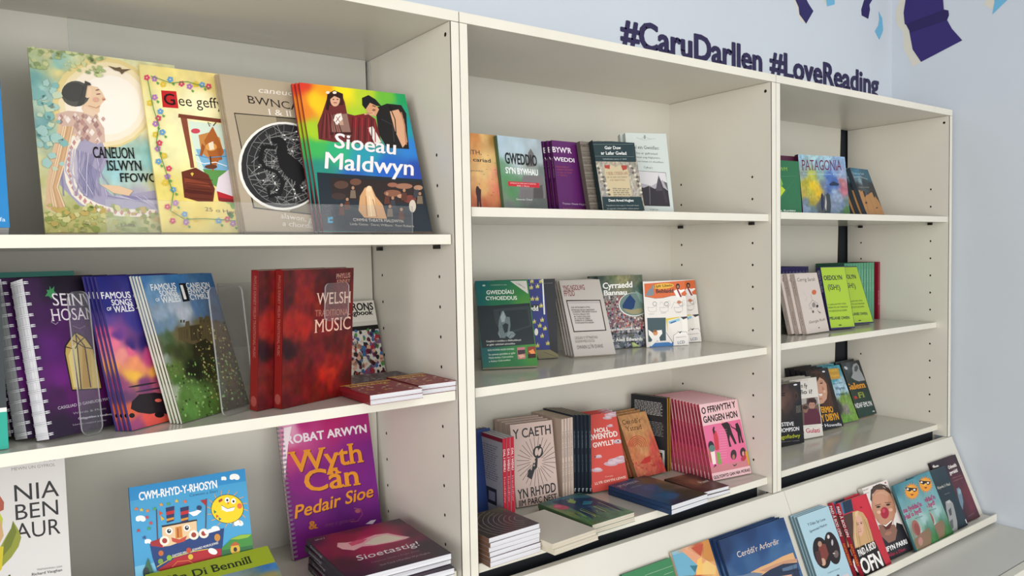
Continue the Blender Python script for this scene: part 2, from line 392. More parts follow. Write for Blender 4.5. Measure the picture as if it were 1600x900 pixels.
('e','#e0c040',.026,.75,.01,.001,-.001,-.009,6),
('e','#f3e0a0',.038,.759,.005,.0,-.001,-.005,5),
('e','#6aa0cc',.107,.723,.01,.001,-.001,-.009,6),
('e','#6aa0cc',.118,.716,.01,.001,-.001,-.009,6),
('e','#6aa0cc',.111,.703,.01,.001,-.001,-.009,6),
('e','#6aa0cc',.095,.702,.01,.001,-.001,-.009,6),
('e','#6aa0cc',.093,.714,.01,.001,-.001,-.009,6),
('e','#f3e0a0',.105,.712,.005,.0,-.001,-.005,5),
('p','#6aa050',[.118,.695,.135,.688,.125,.675,.114,.683]),
('e','#d2496a',.096,.675,.01,.001,-.001,-.009,6),
('e','#d2496a',.092,.662,.01,.001,-.001,-.009,6),
('e','#d2496a',.077,.657,.01,.001,-.001,-.009,6),
('e','#d2496a',.07,.668,.01,.001,-.001,-.009,6),
('e','#d2496a',.082,.679,.01,.001,-.001,-.009,6),
('e','#f3e0a0',.083,.668,.005,.0,-.001,-.005,5),
('e','#b07ab8',.068,.628,.01,.001,-.001,-.009,6),
('e','#b07ab8',.054,.621,.01,.001,-.001,-.009,6),
('e','#b07ab8',.044,.629,.01,.001,-.001,-.009,6),
('e','#b07ab8',.052,.641,.01,.001,-.001,-.009,6),
('e','#b07ab8',.068,.641,.01,.001,-.001,-.009,6),
('e','#f3e0a0',.057,.632,.005,.0,-.001,-.005,5),
('p','#6aa050',[.071,.616,.087,.608,.077,.595,.067,.603]),
('e','#e0c040',.046,.555,.01,.001,-.001,-.009,6),
('e','#e0c040',.034,.56,.01,.001,-.001,-.009,6),
('e','#e0c040',.039,.573,.01,.001,-.001,-.009,6),
('e','#e0c040',.054,.576,.01,.001,-.001,-.009,6),
('e','#e0c040',.059,.565,.01,.001,-.001,-.009,6),
('e','#f3e0a0',.046,.566,.005,.0,-.001,-.004,5),
('e','#6aa0cc',.086,.575,.01,.001,-.001,-.009,6),
('e','#6aa0cc',.087,.588,.01,.001,-.001,-.009,6),
('e','#6aa0cc',.102,.594,.01,.001,-.001,-.009,6),
('e','#6aa0cc',.111,.585,.01,.001,-.001,-.009,6),
('e','#6aa0cc',.101,.573,.01,.001,-.001,-.009,6),
('e','#f3e0a0',.097,.583,.005,.0,-.001,-.005,5),
('p','#6aa050',[.111,.567,.128,.559,.117,.547,.107,.554]),
('e','#d2496a',.054,.519,.01,.001,-.001,-.009,6),
('e','#d2496a',.068,.527,.01,.001,-.001,-.009,6),
('e','#d2496a',.079,.521,.01,.001,-.001,-.009,6),
('e','#d2496a',.072,.508,.01,.001,-.001,-.009,6),
('e','#d2496a',.057,.507,.01,.001,-.001,-.009,6),
('e','#f3e0a0',.066,.516,.005,.0,-.001,-.004,5),
('e','#b07ab8',.046,.492,.01,.001,-.001,-.009,6),
('e','#b07ab8',.06,.488,.01,.001,-.001,-.009,6),
('e','#b07ab8',.057,.475,.01,.001,-.001,-.009,6),
('e','#b07ab8',.042,.471,.01,.001,-.001,-.008,6),
('e','#b07ab8',.035,.481,.01,.001,-.001,-.009,6),
('e','#f3e0a0',.048,.481,.005,.0,-.001,-.004,5),
('p','#6aa050',[.062,.465,.078,.457,.068,.445,.058,.453]),
('e','#e0c040',.095,.45,.01,.001,-.001,-.009,6),
('e','#e0c040',.097,.437,.01,.001,-.001,-.009,6),
('e','#e0c040',.082,.43,.01,.0,-.001,-.008,6),
('e','#e0c040',.072,.438,.01,.001,-.001,-.008,6),
('e','#e0c040',.08,.45,.01,.001,-.001,-.009,6),
('e','#f3e0a0',.085,.441,.005,.0,-.001,-.004,5),
('e','#6aa0cc',.052,.404,.01,.0,-.001,-.008,6),
('e','#6aa0cc',.04,.394,.01,.0,-.001,-.008,6),
('e','#6aa0cc',.027,.4,.01,.0,-.001,-.008,6),
('e','#6aa0cc',.032,.412,.01,.0,-.001,-.008,6),
('e','#6aa0cc',.047,.415,.01,.0,-.001,-.008,6),
('e','#f3e0a0',.04,.405,.005,.0,-.001,-.004,5),
('p','#6aa050',[.053,.389,.069,.381,.059,.369,.049,.377]),
('e','#d2496a',.11,.357,.01,.0,-.001,-.008,6),
('e','#d2496a',.096,.359,.01,.0,-.001,-.008,6),
('e','#d2496a',.096,.371,.01,.0,-.001,-.008,6),
('e','#d2496a',.111,.377,.01,.0,-.001,-.008,6),
('e','#d2496a',.12,.368,.01,.0,-.001,-.008,6),
('e','#f3e0a0',.107,.366,.005,.0,-.001,-.004,5),
('e','#b07ab8',.08,.309,.01,.0,-.001,-.008,6),
('e','#b07ab8',.076,.321,.01,.0,-.001,-.008,6),
('e','#b07ab8',.09,.33,.01,.0,-.001,-.008,6),
('e','#b07ab8',.101,.323,.01,.0,-.001,-.008,6),
('e','#b07ab8',.095,.311,.01,.0,-.001,-.008,6),
('e','#f3e0a0',.088,.319,.005,.0,-.001,-.004,5),
('p','#6aa050',[.102,.303,.118,.295,.108,.283,.098,.291]),
('e','#e0c040',.053,.281,.01,.0,-.001,-.008,6),
('e','#e0c040',.064,.292,.01,.0,-.001,-.008,6),
('e','#e0c040',.078,.288,.01,.0,-.001,-.008,6),
('e','#e0c040',.076,.276,.01,.0,-.001,-.008,6),
('e','#e0c040',.06,.271,.01,.0,-.001,-.008,6),
('e','#f3e0a0',.066,.282,.005,.0,-.001,-.004,5),
('e','#6aa0cc',.11,.251,.01,.0,-.001,-.008,6),
('e','#6aa0cc',.125,.25,.01,.0,-.001,-.008,6),
('e','#6aa0cc',.126,.238,.01,.0,-.001,-.008,6),
('e','#6aa0cc',.112,.231,.01,.0,-.001,-.008,6),
('e','#6aa0cc',.102,.239,.01,.0,-.001,-.008,6),
('e','#f3e0a0',.115,.242,.005,.0,-.001,-.004,5),
('p','#6aa050',[.128,.226,.145,.218,.135,.206,.124,.214]),
('e','#d2496a',.065,.152,.01,.0,-.001,-.008,6),
('e','#d2496a',.071,.141,.01,.0,-.001,-.008,6),
('e','#d2496a',.059,.132,.01,.0,-.001,-.008,6),
('e','#d2496a',.046,.137,.01,.0,-.001,-.008,6),
('e','#d2496a',.05,.149,.01,.0,-.001,-.008,6),
('e','#f3e0a0',.058,.142,.005,.0,-.001,-.004,5),
('e','#b07ab8',.13,.166,.01,.0,-.001,-.008,6),
('e','#b07ab8',.121,.155,.01,.0,-.001,-.008,6),
('e','#b07ab8',.107,.157,.01,.0,-.001,-.008,6),
('e','#b07ab8',.107,.169,.01,.0,-.001,-.008,6),
('e','#b07ab8',.122,.175,.01,.0,-.001,-.008,6),
('e','#f3e0a0',.117,.165,.005,.0,-.001,-.004,5),
('p','#6aa050',[.13,.149,.147,.141,.137,.129,.126,.137]),
('e','#e0c040',.108,.098,.01,.0,-.001,-.008,6),
('e','#e0c040',.093,.097,.01,.0,-.001,-.008,6),
('e','#e0c040',.089,.108,.01,.0,-.001,-.008,6),
('e','#e0c040',.102,.116,.01,.0,-.001,-.008,6),
('e','#e0c040',.114,.11,.01,.0,-.001,-.008,6),
('e','#f3e0a0',.101,.106,.005,.0,-.001,-.004,5),
('e','#6aa0cc',.164,.09,.01,.0,-.001,-.008,6),
('e','#6aa0cc',.157,.1,.01,.0,-.001,-.008,6),
('e','#6aa0cc',.167,.11,.01,.0,-.001,-.008,6),
('e','#6aa0cc',.181,.107,.01,.0,-.001,-.008,6),
('e','#6aa0cc',.179,.094,.01,.0,-.001,-.008,6),
('e','#f3e0a0',.17,.1,.005,.0,-.001,-.004,5),
('p','#6aa050',[.183,.084,.199,.076,.189,.065,.179,.073]),
('e','#d2496a',.067,.059,.01,.0,-.001,-.008,6),
('e','#d2496a',.074,.071,.01,.0,-.001,-.008,6),
('e','#d2496a',.089,.07,.01,.0,-.001,-.008,6),
('e','#d2496a',.091,.058,.01,.0,-.001,-.008,6),
('e','#d2496a',.077,.051,.01,.0,-.001,-.008,6),
('e','#f3e0a0',.08,.062,.005,.0,-.001,-.004,5),
('e','#b07ab8',.163,.062,.01,.0,-.001,-.008,6),
('e','#b07ab8',.178,.064,.01,.0,-.001,-.008,6),
('e','#b07ab8',.184,.054,.01,.0,-.001,-.008,6),
('e','#b07ab8',.172,.044,.01,.0,-.001,-.008,6),
('e','#b07ab8',.159,.049,.01,.0,-.001,-.008,6),
('e','#f3e0a0',.171,.055,.005,.0,-.001,-.004,5),
('p','#6aa050',[.185,.038,.201,.03,.191,.019,.18,.027]),
('e','#e0c040',.249,.082,.01,.0,-.002,-.008,6),
('e','#e0c040',.259,.073,.01,.0,-.002,-.008,6),
('e','#e0c040',.249,.062,.01,.0,-.002,-.008,6),
('e','#e0c040',.234,.064,.01,.0,-.002,-.008,6),
('e','#e0c040',.234,.076,.01,.0,-.002,-.008,6),
('e','#f3e0a0',.245,.072,.005,.0,-.001,-.004,5),
('e','#6aa0cc',.423,.069,.011,.0,-.002,-.008,6),
('e','#6aa0cc',.417,.057,.011,.0,-.002,-.008,6),
('e','#6aa0cc',.401,.056,.011,.0,-.002,-.008,6),
('e','#6aa0cc',.397,.067,.011,.0,-.002,-.008,6),
('e','#6aa0cc',.41,.076,.011,.0,-.002,-.008,6),
('e','#f3e0a0',.409,.065,.005,.0,-.001,-.004,5),
('p','#6aa050',[.423,.048,.44,.04,.429,.028,.418,.037]),
('e','#d2496a',.485,.068,.011,.0,-.002,-.008,6),
('e','#d2496a',.469,.063,.011,.0,-.002,-.008,6),
('e','#d2496a',.461,.073,.011,.0,-.002,-.008,6),
('e','#d2496a',.472,.084,.011,.0,-.002,-.008,6),
('e','#d2496a',.487,.081,.011,.0,-.002,-.008,6),
('e','#f3e0a0',.475,.074,.006,.0,-.001,-.004,5),
('e','#b07ab8',.51,.038,.011,.0,-.002,-.008,6),
('e','#b07ab8',.499,.046,.011,.0,-.002,-.008,6),
('e','#b07ab8',.506,.058,.011,.0,-.002,-.008,6),
('e','#b07ab8',.523,.058,.011,.0,-.002,-.008,6),
('e','#b07ab8',.525,.046,.011,.0,-.002,-.008,6),
('e','#f3e0a0',.513,.049,.006,.0,-.001,-.004,5),
('p','#6aa050',[.526,.032,.544,.024,.533,.012,.522,.021]),
('l','#5d9148',.0045,[.044,.896,.05,.809,.056,.722,.079,.62,.042,.515,.065,.415,.088,.315,.111,.217,.074,.118,.164,.071,.307,.076,.538,.066]),
('l','#5d9148',.0045,[.069,.926,.208,.895,.339,.917,.508,.888])],
'bwn':[('p','#b8a890',[0,0,1,0,1,1,0,1]),
('t','caneuon',0.299,0.903,0.651,0.907,0.038,'#ece6dc','is'),
('t','BWNCATH',0.193,0.822,0.776,0.801,0.051,'#262220','s'),
('t','I & II',0.348,0.757,0.543,0.759,0.039,'#efe9df','s'),
('p','#2a2622',[.065,.747,.853,.753,.849,.084,.086,.142]),
('p','#7d7460',[.072,.74,.841,.744,.841,.092,.097,.15]),
('p','#a79a80',[.072,.74,.404,.744,.375,.124,.097,.15]),
('p','#b0a288',[.573,.742,.841,.744,.854,.564,.7,.653]),
('e','#f2efe8',.4,.426,.377,.058,-.017,-.286,36),
('e','#2e2e30',.403,.426,.357,.054,-.017,-.272,36),
('l','#9a9a98',.0034,[.617,.636,.565,.506]),
('e','#f4f4f0',.591,.571,.008,.0,-.002,-.006,6),
('l','#9a9a98',.0032,[.626,.322,.488,.251]),
('e','#f4f4f0',.556,.286,.008,.0,-.002,-.006,6),
('l','#9a9a98',.0032,[.377,.435,.189,.289]),
('l','#9a9a98',.0032,[.459,.403,.428,.29]),
('l','#9a9a98',.0033,[.563,.654,.311,.598]),
('e','#f4f4f0',.435,.626,.008,.001,-.001,-.006,6),
('l','#9a9a98',.0033,[.558,.553,.351,.496]),
('l','#9a9a98',.0032,[.403,.49,.532,.434]),
('l','#9a9a98',.0031,[.091,.411,.184,.301]),
('l','#9a9a98',.0032,[.479,.506,.331,.497]),
('e','#f4f4f0',.404,.501,.008,.0,-.001,-.006,6),
('l','#9a9a98',.0033,[.433,.628,.341,.508]),
('l','#9a9a98',.0031,[.257,.368,.331,.243]),
('e','#f4f4f0',.294,.306,.007,.0,-.001,-.006,6),
('l','#9a9a98',.0032,[.206,.534,.341,.465]),
('l','#9a9a98',.0032,[.321,.623,.32,.516]),
('e','#f4f4f0',.32,.569,.008,.0,-.001,-.006,6),
('l','#9a9a98',.0031,[.265,.245,.305,.168]),
('l','#9a9a98',.0033,[.553,.542,.616,.461]),
('l','#9a9a98',.0033,[.65,.506,.741,.448]),
('e','#f4f4f0',.696,.477,.008,.0,-.002,-.006,6),
('l','#9a9a98',.0033,[.453,.607,.643,.6]),
('e','#f4f4f0',.547,.603,.008,.0,-.002,-.006,6),
('l','#9a9a98',.0032,[.264,.451,.115,.356]),
('e','#f4f4f0',.189,.403,.007,.0,-.001,-.006,6),
('l','#9a9a98',.0032,[.517,.438,.675,.433]),
('l','#9a9a98',.0033,[.726,.421,.512,.303]),
('l','#9a9a98',.0033,[.364,.679,.531,.57]),
('e','#f4f4f0',.447,.625,.008,.001,-.001,-.006,6),
('l','#9a9a98',.0032,[.388,.399,.2,.297]),
('e','#f4f4f0',.293,.348,.007,.0,-.001,-.006,6),
('l','#9a9a98',.0033,[.655,.501,.511,.342]),
('l','#9a9a98',.0031,[.29,.231,.165,.214]),
('e','#f4f4f0',.227,.223,.007,.0,-.001,-.006,6),
('l','#9a9a98',.0034,[.628,.678,.483,.634]),
('e','#f4f4f0',.555,.656,.008,.001,-.002,-.006,6),
('l','#9a9a98',.0033,[.58,.472,.368,.322]),
('e','#f4f4f0',.472,.396,.008,.0,-.001,-.006,6),
('l','#9a9a98',.0032,[.65,.33,.448,.265]),
('e','#f4f4f0',.548,.297,.008,.0,-.002,-.006,6),
('l','#9a9a98',.0033,[.563,.473,.357,.396]),
('e','#f4f4f0',.458,.434,.008,.0,-.001,-.006,6),
('l','#9a9a98',.0032,[.297,.537,.135,.428]),
('l','#9a9a98',.0033,[.517,.529,.368,.441]),
('e','#f4f4f0',.441,.485,.008,.0,-.001,-.006,6),
('l','#9a9a98',.0032,[.32,.434,.19,.417]),
('l','#9a9a98',.0031,[.267,.389,.085,.331]),
('e','#f4f4f0',.175,.36,.007,.0,-.001,-.006,6),
('l','#9a9a98',.0031,[.381,.289,.27,.222]),
('l','#9a9a98',.0034,[.611,.664,.717,.512]),
('e','#f4f4f0',.664,.588,.008,.0,-.002,-.006,6),
('l','#9a9a98',.0031,[.234,.326,.418,.239]),
('l','#9a9a98',.0031,[.426,.273,.336,.198]),
('l','#9a9a98',.0032,[.307,.486,.276,.315]),
('e','#f4f4f0',.292,.4,.007,.0,-.001,-.006,6),
('l','#9a9a98',.0031,[.395,.304,.192,.29]),
('e','#f4f4f0',.292,.296,.007,.0,-.001,-.006,6),
('l','#9a9a98',.0032,[.442,.457,.541,.298]),
('l','#9a9a98',.0032,[.556,.433,.555,.325]),
('l','#9a9a98',.0033,[.624,.552,.53,.451]),
('e','#f4f4f0',.577,.501,.008,.0,-.002,-.006,6),
('l','#9a9a98',.0033,[.501,.552,.427,.45]),
('l','#9a9a98',.0031,[.223,.259,.376,.177]),
('e','#f4f4f0',.299,.218,.007,.0,-.001,-.006,6),
('l','#9a9a98',.0032,[.268,.517,.386,.517]),
('l','#9a9a98',.0032,[.614,.296,.467,.275]),
('l','#9a9a98',.0033,[.505,.531,.399,.333]),
('e','#f4f4f0',.452,.431,.008,.0,-.001,-.006,6),
('l','#9a9a98',.0031,[.378,.348,.485,.193]),
('l','#9a9a98',.0032,[.448,.408,.231,.345]),
('e','#f4f4f0',.338,.376,.007,.0,-.001,-.006,6),
('l','#9a9a98',.0032,[.288,.619,.362,.483]),
('l','#9a9a98',.0032,[.432,.509,.283,.434]),
('l','#9a9a98',.0032,[.47,.465,.531,.286]),
('l','#9a9a98',.0033,[.391,.612,.641,.584]),
('e','#f4f4f0',.515,.598,.008,.0,-.002,-.006,6),
('l','#9a9a98',.0032,[.413,.534,.557,.507]),
('e','#f4f4f0',.485,.52,.008,.0,-.001,-.006,6),
('l','#9a9a98',.0032,[.551,.249,.33,.18]),
('e','#f4f4f0',.439,.214,.008,.0,-.001,-.006,6),
('l','#9a9a98',.0032,[.493,.397,.338,.274]),
('l','#9a9a98',.0033,[.538,.636,.352,.554]),
('e','#f4f4f0',.444,.595,.008,.0,-.001,-.006,6),
('l','#9a9a98',.0034,[.635,.639,.669,.476]),
('e','#f4f4f0',.652,.557,.008,.0,-.002,-.006,6),
('l','#9a9a98',.0033,[.62,.588,.651,.454]),
('l','#9a9a98',.0032,[.258,.48,.235,.309]),
('l','#9a9a98',.0031,[.391,.301,.203,.218]),
('e','#f4f4f0',.296,.259,.007,.0,-.001,-.006,6),
('l','#9a9a98',.0031,[.25,.381,.094,.34]),
('l','#9a9a98',.0032,[.471,.287,.411,.194]),
('e','#f4f4f0',.441,.24,.008,.0,-.001,-.006,6),
('l','#9a9a98',.0033,[.617,.593,.401,.507]),
('l','#9a9a98',.0032,[.52,.408,.422,.262]),
('e','#f4f4f0',.47,.334,.008,.0,-.001,-.006,6),
('l','#9a9a98',.0032,[.434,.464,.36,.345]),
('e','#f4f4f0',.396,.404,.008,.0,-.001,-.006,6),
('l','#9a9a98',.0034,[.69,.636,.44,.606]),
('e','#f4f4f0',.563,.621,.008,.001,-.002,-.006,6),
('l','#9a9a98',.0033,[.399,.685,.463,.512]),
('l','#9a9a98',.0032,[.47,.334,.547,.227]),
('e','#f4f4f0',.509,.28,.008,.0,-.001,-.006,6),
('l','#9a9a98',.0032,[.545,.39,.546,.279]),
('l','#9a9a98',.0031,[.398,.332,.475,.199]),
('e','#f4f4f0',.436,.266,.008,.0,-.001,-.006,6),
('l','#9a9a98',.0031,[.19,.417,.339,.412]),
('l','#9a9a98',.003,[.148,.259,.33,.194]),
('e','#f4f4f0',.238,.227,.007,.0,-.001,-.006,6),
('l','#9a9a98',.0032,[.467,.296,.441,.191]),
('l','#9a9a98',.0032,[.388,.448,.247,.438]),
('e','#f4f4f0',.317,.443,.007,.0,-.001,-.006,6),
('l','#9a9a98',.003,[.116,.29,.331,.228]),
('l','#9a9a98',.0032,[.359,.477,.204,.303]),
('e','#f4f4f0',.281,.389,.007,.0,-.001,-.006,6),
('l','#9a9a98',.003,[.094,.319,.308,.312]),
('e','#f4f4f0',.2,.316,.007,.0,-.001,-.006,6),
('l','#9a9a98',.0032,[.177,.56,.335,.556]),
('l','#8a8a88',.003,[.499,.43,.49,.41,.476,.39,.457,.373,.434,.36,.409,.351,.384,.348,.36,.349,.339,.356,.323,.368,.312,.383,.307,.402,.308,.422,.316,.442,.33,.462,.349,.479,.371,.492,.396,.501,.422,.506,.446,.504,.467,.497,.484,.486,.496,.47,.501,.451,.499,.43]),
('l','#8a8a88',.0031,[.584,.434,.568,.395,.541,.358,.504,.327,.461,.302,.415,.286,.368,.28,.324,.283,.285,.296,.255,.318,.234,.347,.225,.381,.227,.418,.242,.456,.267,.492,.302,.525,.344,.55,.391,.568,.438,.576,.484,.574,.525,.561,.557,.539,.579,.509,.588,.473,.584,.434]),
('l','#8a8a88',.0031,[.672,.438,.647,.381,.606,.326,.552,.28,.489,.244,.42,.222,.352,.213,.288,.218,.232,.237,.188,.269,.158,.311,.144,.36,.148,.414,.168,.47,.205,.523,.255,.57,.317,.608,.385,.635,.455,.647,.523,.644,.584,.626,.631,.593,.663,.549,.677,.496,.672,.438]),
('l','#8a8a88',.0031,[.735,.441,.704,.37,.654,.303,.586,.247,.508,.203,.424,.176,.34,.165,.262,.172,.194,.196,.141,.235,.104,.286,.088,.346,.092,.412,.116,.479,.161,.544,.222,.603,.297,.65,.381,.683,.468,.698,.552,.695,.626,.673,.686,.633,.725,.578,.742,.512,.735,.441]),
('l','#7c7c7a',.0025,[.451,.428,.661,.308]),
('l','#7c7c7a',.0024,[.446,.418,.594,.25]),
('l','#7c7c7a',.0024,[.439,.408,.516,.205]),
('l','#7c7c7a',.0024,[.43,.4,.432,.175]),
('l','#7c7c7a',.0024,[.418,.393,.347,.163]),
('l','#7c7c7a',.0024,[.406,.389,.268,.169]),
('l','#7c7c7a',.0024,[.393,.387,.198,.191]),
('l','#7c7c7a',.0024,[.381,.388,.143,.229]),
('l','#7c7c7a',.0024,[.371,.391,.105,.279]),
('l','#7c7c7a',.0024,[.363,.397,.086,.339]),
('l','#7c7c7a',.0024,[.357,.405,.088,.406]),
('l','#7c7c7a',.0024,[.355,.414,.111,.474]),
('l','#7c7c7a',.0024,[.355,.424,.154,.54]),
('l','#7c7c7a',.0024,[.359,.434,.215,.599]),
('l','#7c7c7a',.0024,[.366,.444,.289,.648]),
('l','#7c7c7a',.0024,[.376,.452,.373,.683]),
('l','#7c7c7a',.0024,[.387,.459,.46,.7]),
('l','#7c7c7a',.0025,[.399,.464,.545,.699]),
('l','#7c7c7a',.0025,[.412,.466,.622,.678]),
('l','#7c7c7a',.0025,[.424,.465,.683,.639]),
('l','#7c7c7a',.0025,[.435,.462,.725,.585]),
('l','#7c7c7a',.0025,[.443,.456,.744,.519]),
('l','#7c7c7a',.0025,[.449,.448,.739,.448]),
('l','#7c7c7a',.0025,[.451,.438,.71,.376]),
('p','#17181a',[.322,.59,.401,.61,.449,.579,.442,.503,.525,.451,.587,.359,.602,.322,.545,.335,.486,.29,.51,.245,.444,.236,.464,.317,.404,.343,.353,.405,.347,.498,.372,.555]),
('l','#17181a',.0246,[.344,.535,.251,.533,.204,.453,.233,.4,.319,.376,.362,.314,.312,.231,.226,.219,.231,.273]),
('t','alawon, geiriau',0.286,0.082,0.689,0.046,0.032,'#ece6dc','is'),
('t','a chordiau',0.289,0.035,0.584,0.016,0.03,'#ece6dc','is')],
'sioeau':[('g',70,.02,3,4,[(.017,.982,'#d83a2a'),(.01,.822,'#e8842a'),(.223,1.0,'#f0a020'),(.145,.872,'#f2c81e'),(.378,.993,'#f2e020'),(.587,.97,'#b8d030'),(.808,.967,'#6cbc3c'),(.981,.971,'#1fa060'),(.056,.687,'#a8cc28'),(.052,.551,'#3fb45a'),(.246,.522,'#2fb27a'),(.477,.734,'#a8cc30'),(.472,.493,'#2a9cb0'),(.044,.398,'#2a8c7c'),(.339,.37,'#2a62b8'),(.669,.421,'#2464c4'),(.939,.39,'#2a4aa8'),(.984,.767,'#1f9aa8'),(.967,.598,'#2f80d0'),(.919,.848,'#20a080')]),
('p','#1f2a33',[.027,.386,1.048,.369,.998,-.006,-.01,.005]),
('p','#2e2422',[.133,.354,.985,.351,.968,.189,.127,.212]),
('e','#5a4036',.223,.309,.064,.002,-.006,-.027,20),
('e','#6e4a3a',.356,.332,.052,.002,-.005,-.023,20),
('e','#8a5a44',.682,.263,.083,.002,-.006,-.024,20),
('e','#a0705a',.806,.316,.085,.002,-.005,-.02,20),
('e','#7a3c34',.838,.226,.062,.001,-.008,-.028,20),
('e','#9a6450',.698,.322,.05,.001,-.004,-.016,20),
('e','#b08870',.945,.309,.046,.001,-.005,-.018,20),
('e','#40302c',.181,.232,.063,.001,-.005,-.023,20),
('e','#c49478',.759,.245,.039,.001,-.004,-.014,20),
('e','#d0c4b4',.852,.177,.034,.001,-.012,-.044,20),
('p','#d2a070',[.372,.236,.43,.295,.493,.307,.516,.239,.567,.182,.583,.086,.376,.093,.336,.14]),
('p','#e8c498',[.435,.286,.49,.297,.505,.22,.482,.104,.416,.1]),
('e','#f0d0a8',.467,.289,.024,.001,-.005,-.02,20),
('l','#a87848',.0058,[.426,.237,.404,.103]),
('l','#a87848',.0058,[.484,.219,.495,.095]),
('l','#f4dcb4',.0058,[.458,.238,.445,.1]),
('p','#6a2a2a',[.158,.793,.229,.909,.279,.96,.368,.951,.386,.891,.388,.81,.491,.797,.577,.761,.583,.619,.496,.594,.368,.607,.225,.599,.09,.612,.1,.71]),
('p','#3c1c1a',[.236,.94,.307,.971,.382,.952,.371,.87,.217,.854]),
('p','#8f6e62',[.241,.789,.388,.81,.391,.648,.212,.658]),
('p','#c29a84',[.288,.802,.336,.81,.338,.725,.254,.72]),
('e','#dba98c',.299,.901,.045,.004,-.011,-.048,20),
('p','#2c1512',[.234,.93,.307,.971,.374,.952,.354,.913,.298,.929,.253,.901,.222,.818,.198,.826]),
('e','#f0e4d0',.243,.949,.018,.002,-.002,-.01,20),
('e','#f0e4d0',.306,.954,.019,.002,-.002,-.01,20),
('p','#401c1c',[.202,.667,.398,.679,.393,.659,.197,.647]),
('l','#8a2434',.0052,[.279,.879,.311,.881]),
('e','#2a1512',.284,.903,.008,.001,-.001,-.004,20),
('e','#2a1512',.321,.906,.008,.001,-.001,-.004,20),
('p','#1d1b1c',[.672,.872,.794,.913,.937,.913,.972,.852,.943,.701,.929,.586,.71,.585,.653,.684]),
('p','#d9a684',[.808,.857,.899,.878,.937,.807,.926,.638,.866,.593,.822,.715]),
('p','#16181c',[.557,.936,.626,.963,.688,.936,.737,.887,.677,.889,.624,.9,.572,.854,.547,.883]),
('p','#d39a74',[.572,.854,.626,.906,.682,.889,.704,.864,.657,.808,.604,.815]),
('p','#d8aa86',[.545,.821,.638,.844,.655,.825,.559,.797]),
('p','#6a2424',[.491,.797,.591,.82,.651,.787,.665,.623,.604,.596,.511,.655]),
('p','#e4dcd4',[.559,.719,.611,.733,.665,.623,.6,.604]),
('p','#7a1f24',[.41,.791,.551,.821,.558,.74,.418,.71]),
('l','#4c1c1e',.0061,[.174,.794,.111,.617]),
('l','#8a3c3a',.0061,[.187,.795,.136,.618]),
('l','#4c1c1e',.0061,[.199,.796,.161,.619]),
('l','#8a3c3a',.0061,[.212,.797,.187,.621]),
('l','#4c1c1e',.0061,[.225,.798,.212,.622]),
('l','#8a3c3a',.0061,[.238,.799,.238,.624]),
('l','#4c1c1e',.0061,[.251,.8,.264,.625]),
('l','#8a3c3a',.0061,[.264,.801,.29,.627]),
('l','#4c1c1e',.0061,[.277,.802,.316,.628]),
('l','#4c181a',.0062,[.436,.789,.381,.608]),
('l','#a03438',.0062,[.465,.789,.413,.61]),
('l','#4c181a',.0062,[.495,.789,.445,.611]),
('l','#a03438',.0063,[.524,.789,.477,.613]),
('l','#4c181a',.0063,[.554,.789,.509,.615]),
('l','#a03438',.0063,[.584,.789,.542,.617]),
('l','#4c181a',.0063,[.613,.789,.574,.618]),
('l','#a03438',.0063,[.644,.789,.607,.62]),
('p','#efe6dc',[.276,.793,.33,.805,.337,.766,.275,.721,.251,.752]),
('l','#7c2a2c',.0041,[.282,.778,.306,.743]),
('l','#7c2a2c',.0041,[.321,.789,.269,.741]),
('l','#0c0d0f',.0065,[.813,.9,.844,.8,.828,.695]),
('l','#3a3a40',.0063,[.707,.791,.81,.756,.791,.63]),
('l','#b07c5c',.0087,[.922,.859,.931,.764,.909,.616]),
('l','#2c1512',.0064,[.643,.886,.675,.881]),
('e','#8c5a44',.651,.854,.017,.001,-.002,-.008,20),
('l','#b87c60',.0063,[.567,.823,.635,.832]),
('e','#b08468',.627,.257,.014,.0,-.003,-.012,20),
('p','#5c3428',[.601,.241,.644,.242,.638,.187,.579,.186]),
('e','#b08468',.673,.229,.014,.0,-.003,-.012,20),
('p','#3c3c44',[.648,.213,.691,.214,.685,.159,.625,.158]),
('e','#b08468',.798,.285,.014,.0,-.003,-.012,20),
('p','#5c3428',[.771,.269,.816,.27,.809,.214,.748,.213]),
('e','#b08468',.922,.309,.014,.0,-.003,-.012,20),
('p','#3c3c44',[.895,.292,.94,.293,.933,.236,.871,.235]),
('e','#b08468',.251,.211,.013,.0,-.003,-.011,20),
('p','#5c3428',[.227,.195,.268,.196,.263,.143,.208,.142]),
('e','#b08468',.32,.289,.013,.0,-.003,-.012,20),
('p','#7a6a58',[.296,.273,.337,.274,.332,.22,.276,.219]),
('e','#b08468',.631,.17,.014,.0,-.003,-.012,20),
('p','#7a6a58',[.606,.154,.649,.154,.643,.1,.584,.099]),
('e','#b08468',.735,.151,.014,.0,-.003,-.012,20),
('p','#5c3428',[.709,.135,.753,.136,.746,.081,.686,.081]),
('e','#b08468',.192,.172,.013,.0,-.003,-.011,20),
('p','#5c3428',[.169,.157,.209,.157,.204,.105,.15,.104]),
('e','#b08468',.947,.265,.014,.0,-.003,-.012,20),
('p','#7a6a58',[.919,.248,.965,.249,.958,.193,.895,.192]),
('t','Sioeau',0.216,0.56,0.804,0.538,0.102,'#efe9ea','bi'),
('t','Maldwyn',0.097,0.415,0.934,0.394,0.11,'#efe9ea','bi'),
('t','CWMNI THEATR MALDWYN',0.273,0.068,0.732,0.06,0.019,'#d8d0c4','s'),
('t','Linda Gittins · Derec Williams · Penri Roberts',0.237,0.042,0.825,0.029,0.015,'#c0b8ac','s'),
('p','#2f9cc0',[.056,.091,.071,.091,.066,.067,.095,.067,.092,.054,.048,.054]),
('e','#2f9cc0',.084,.085,.015,.0,-.002,-.009,20)],
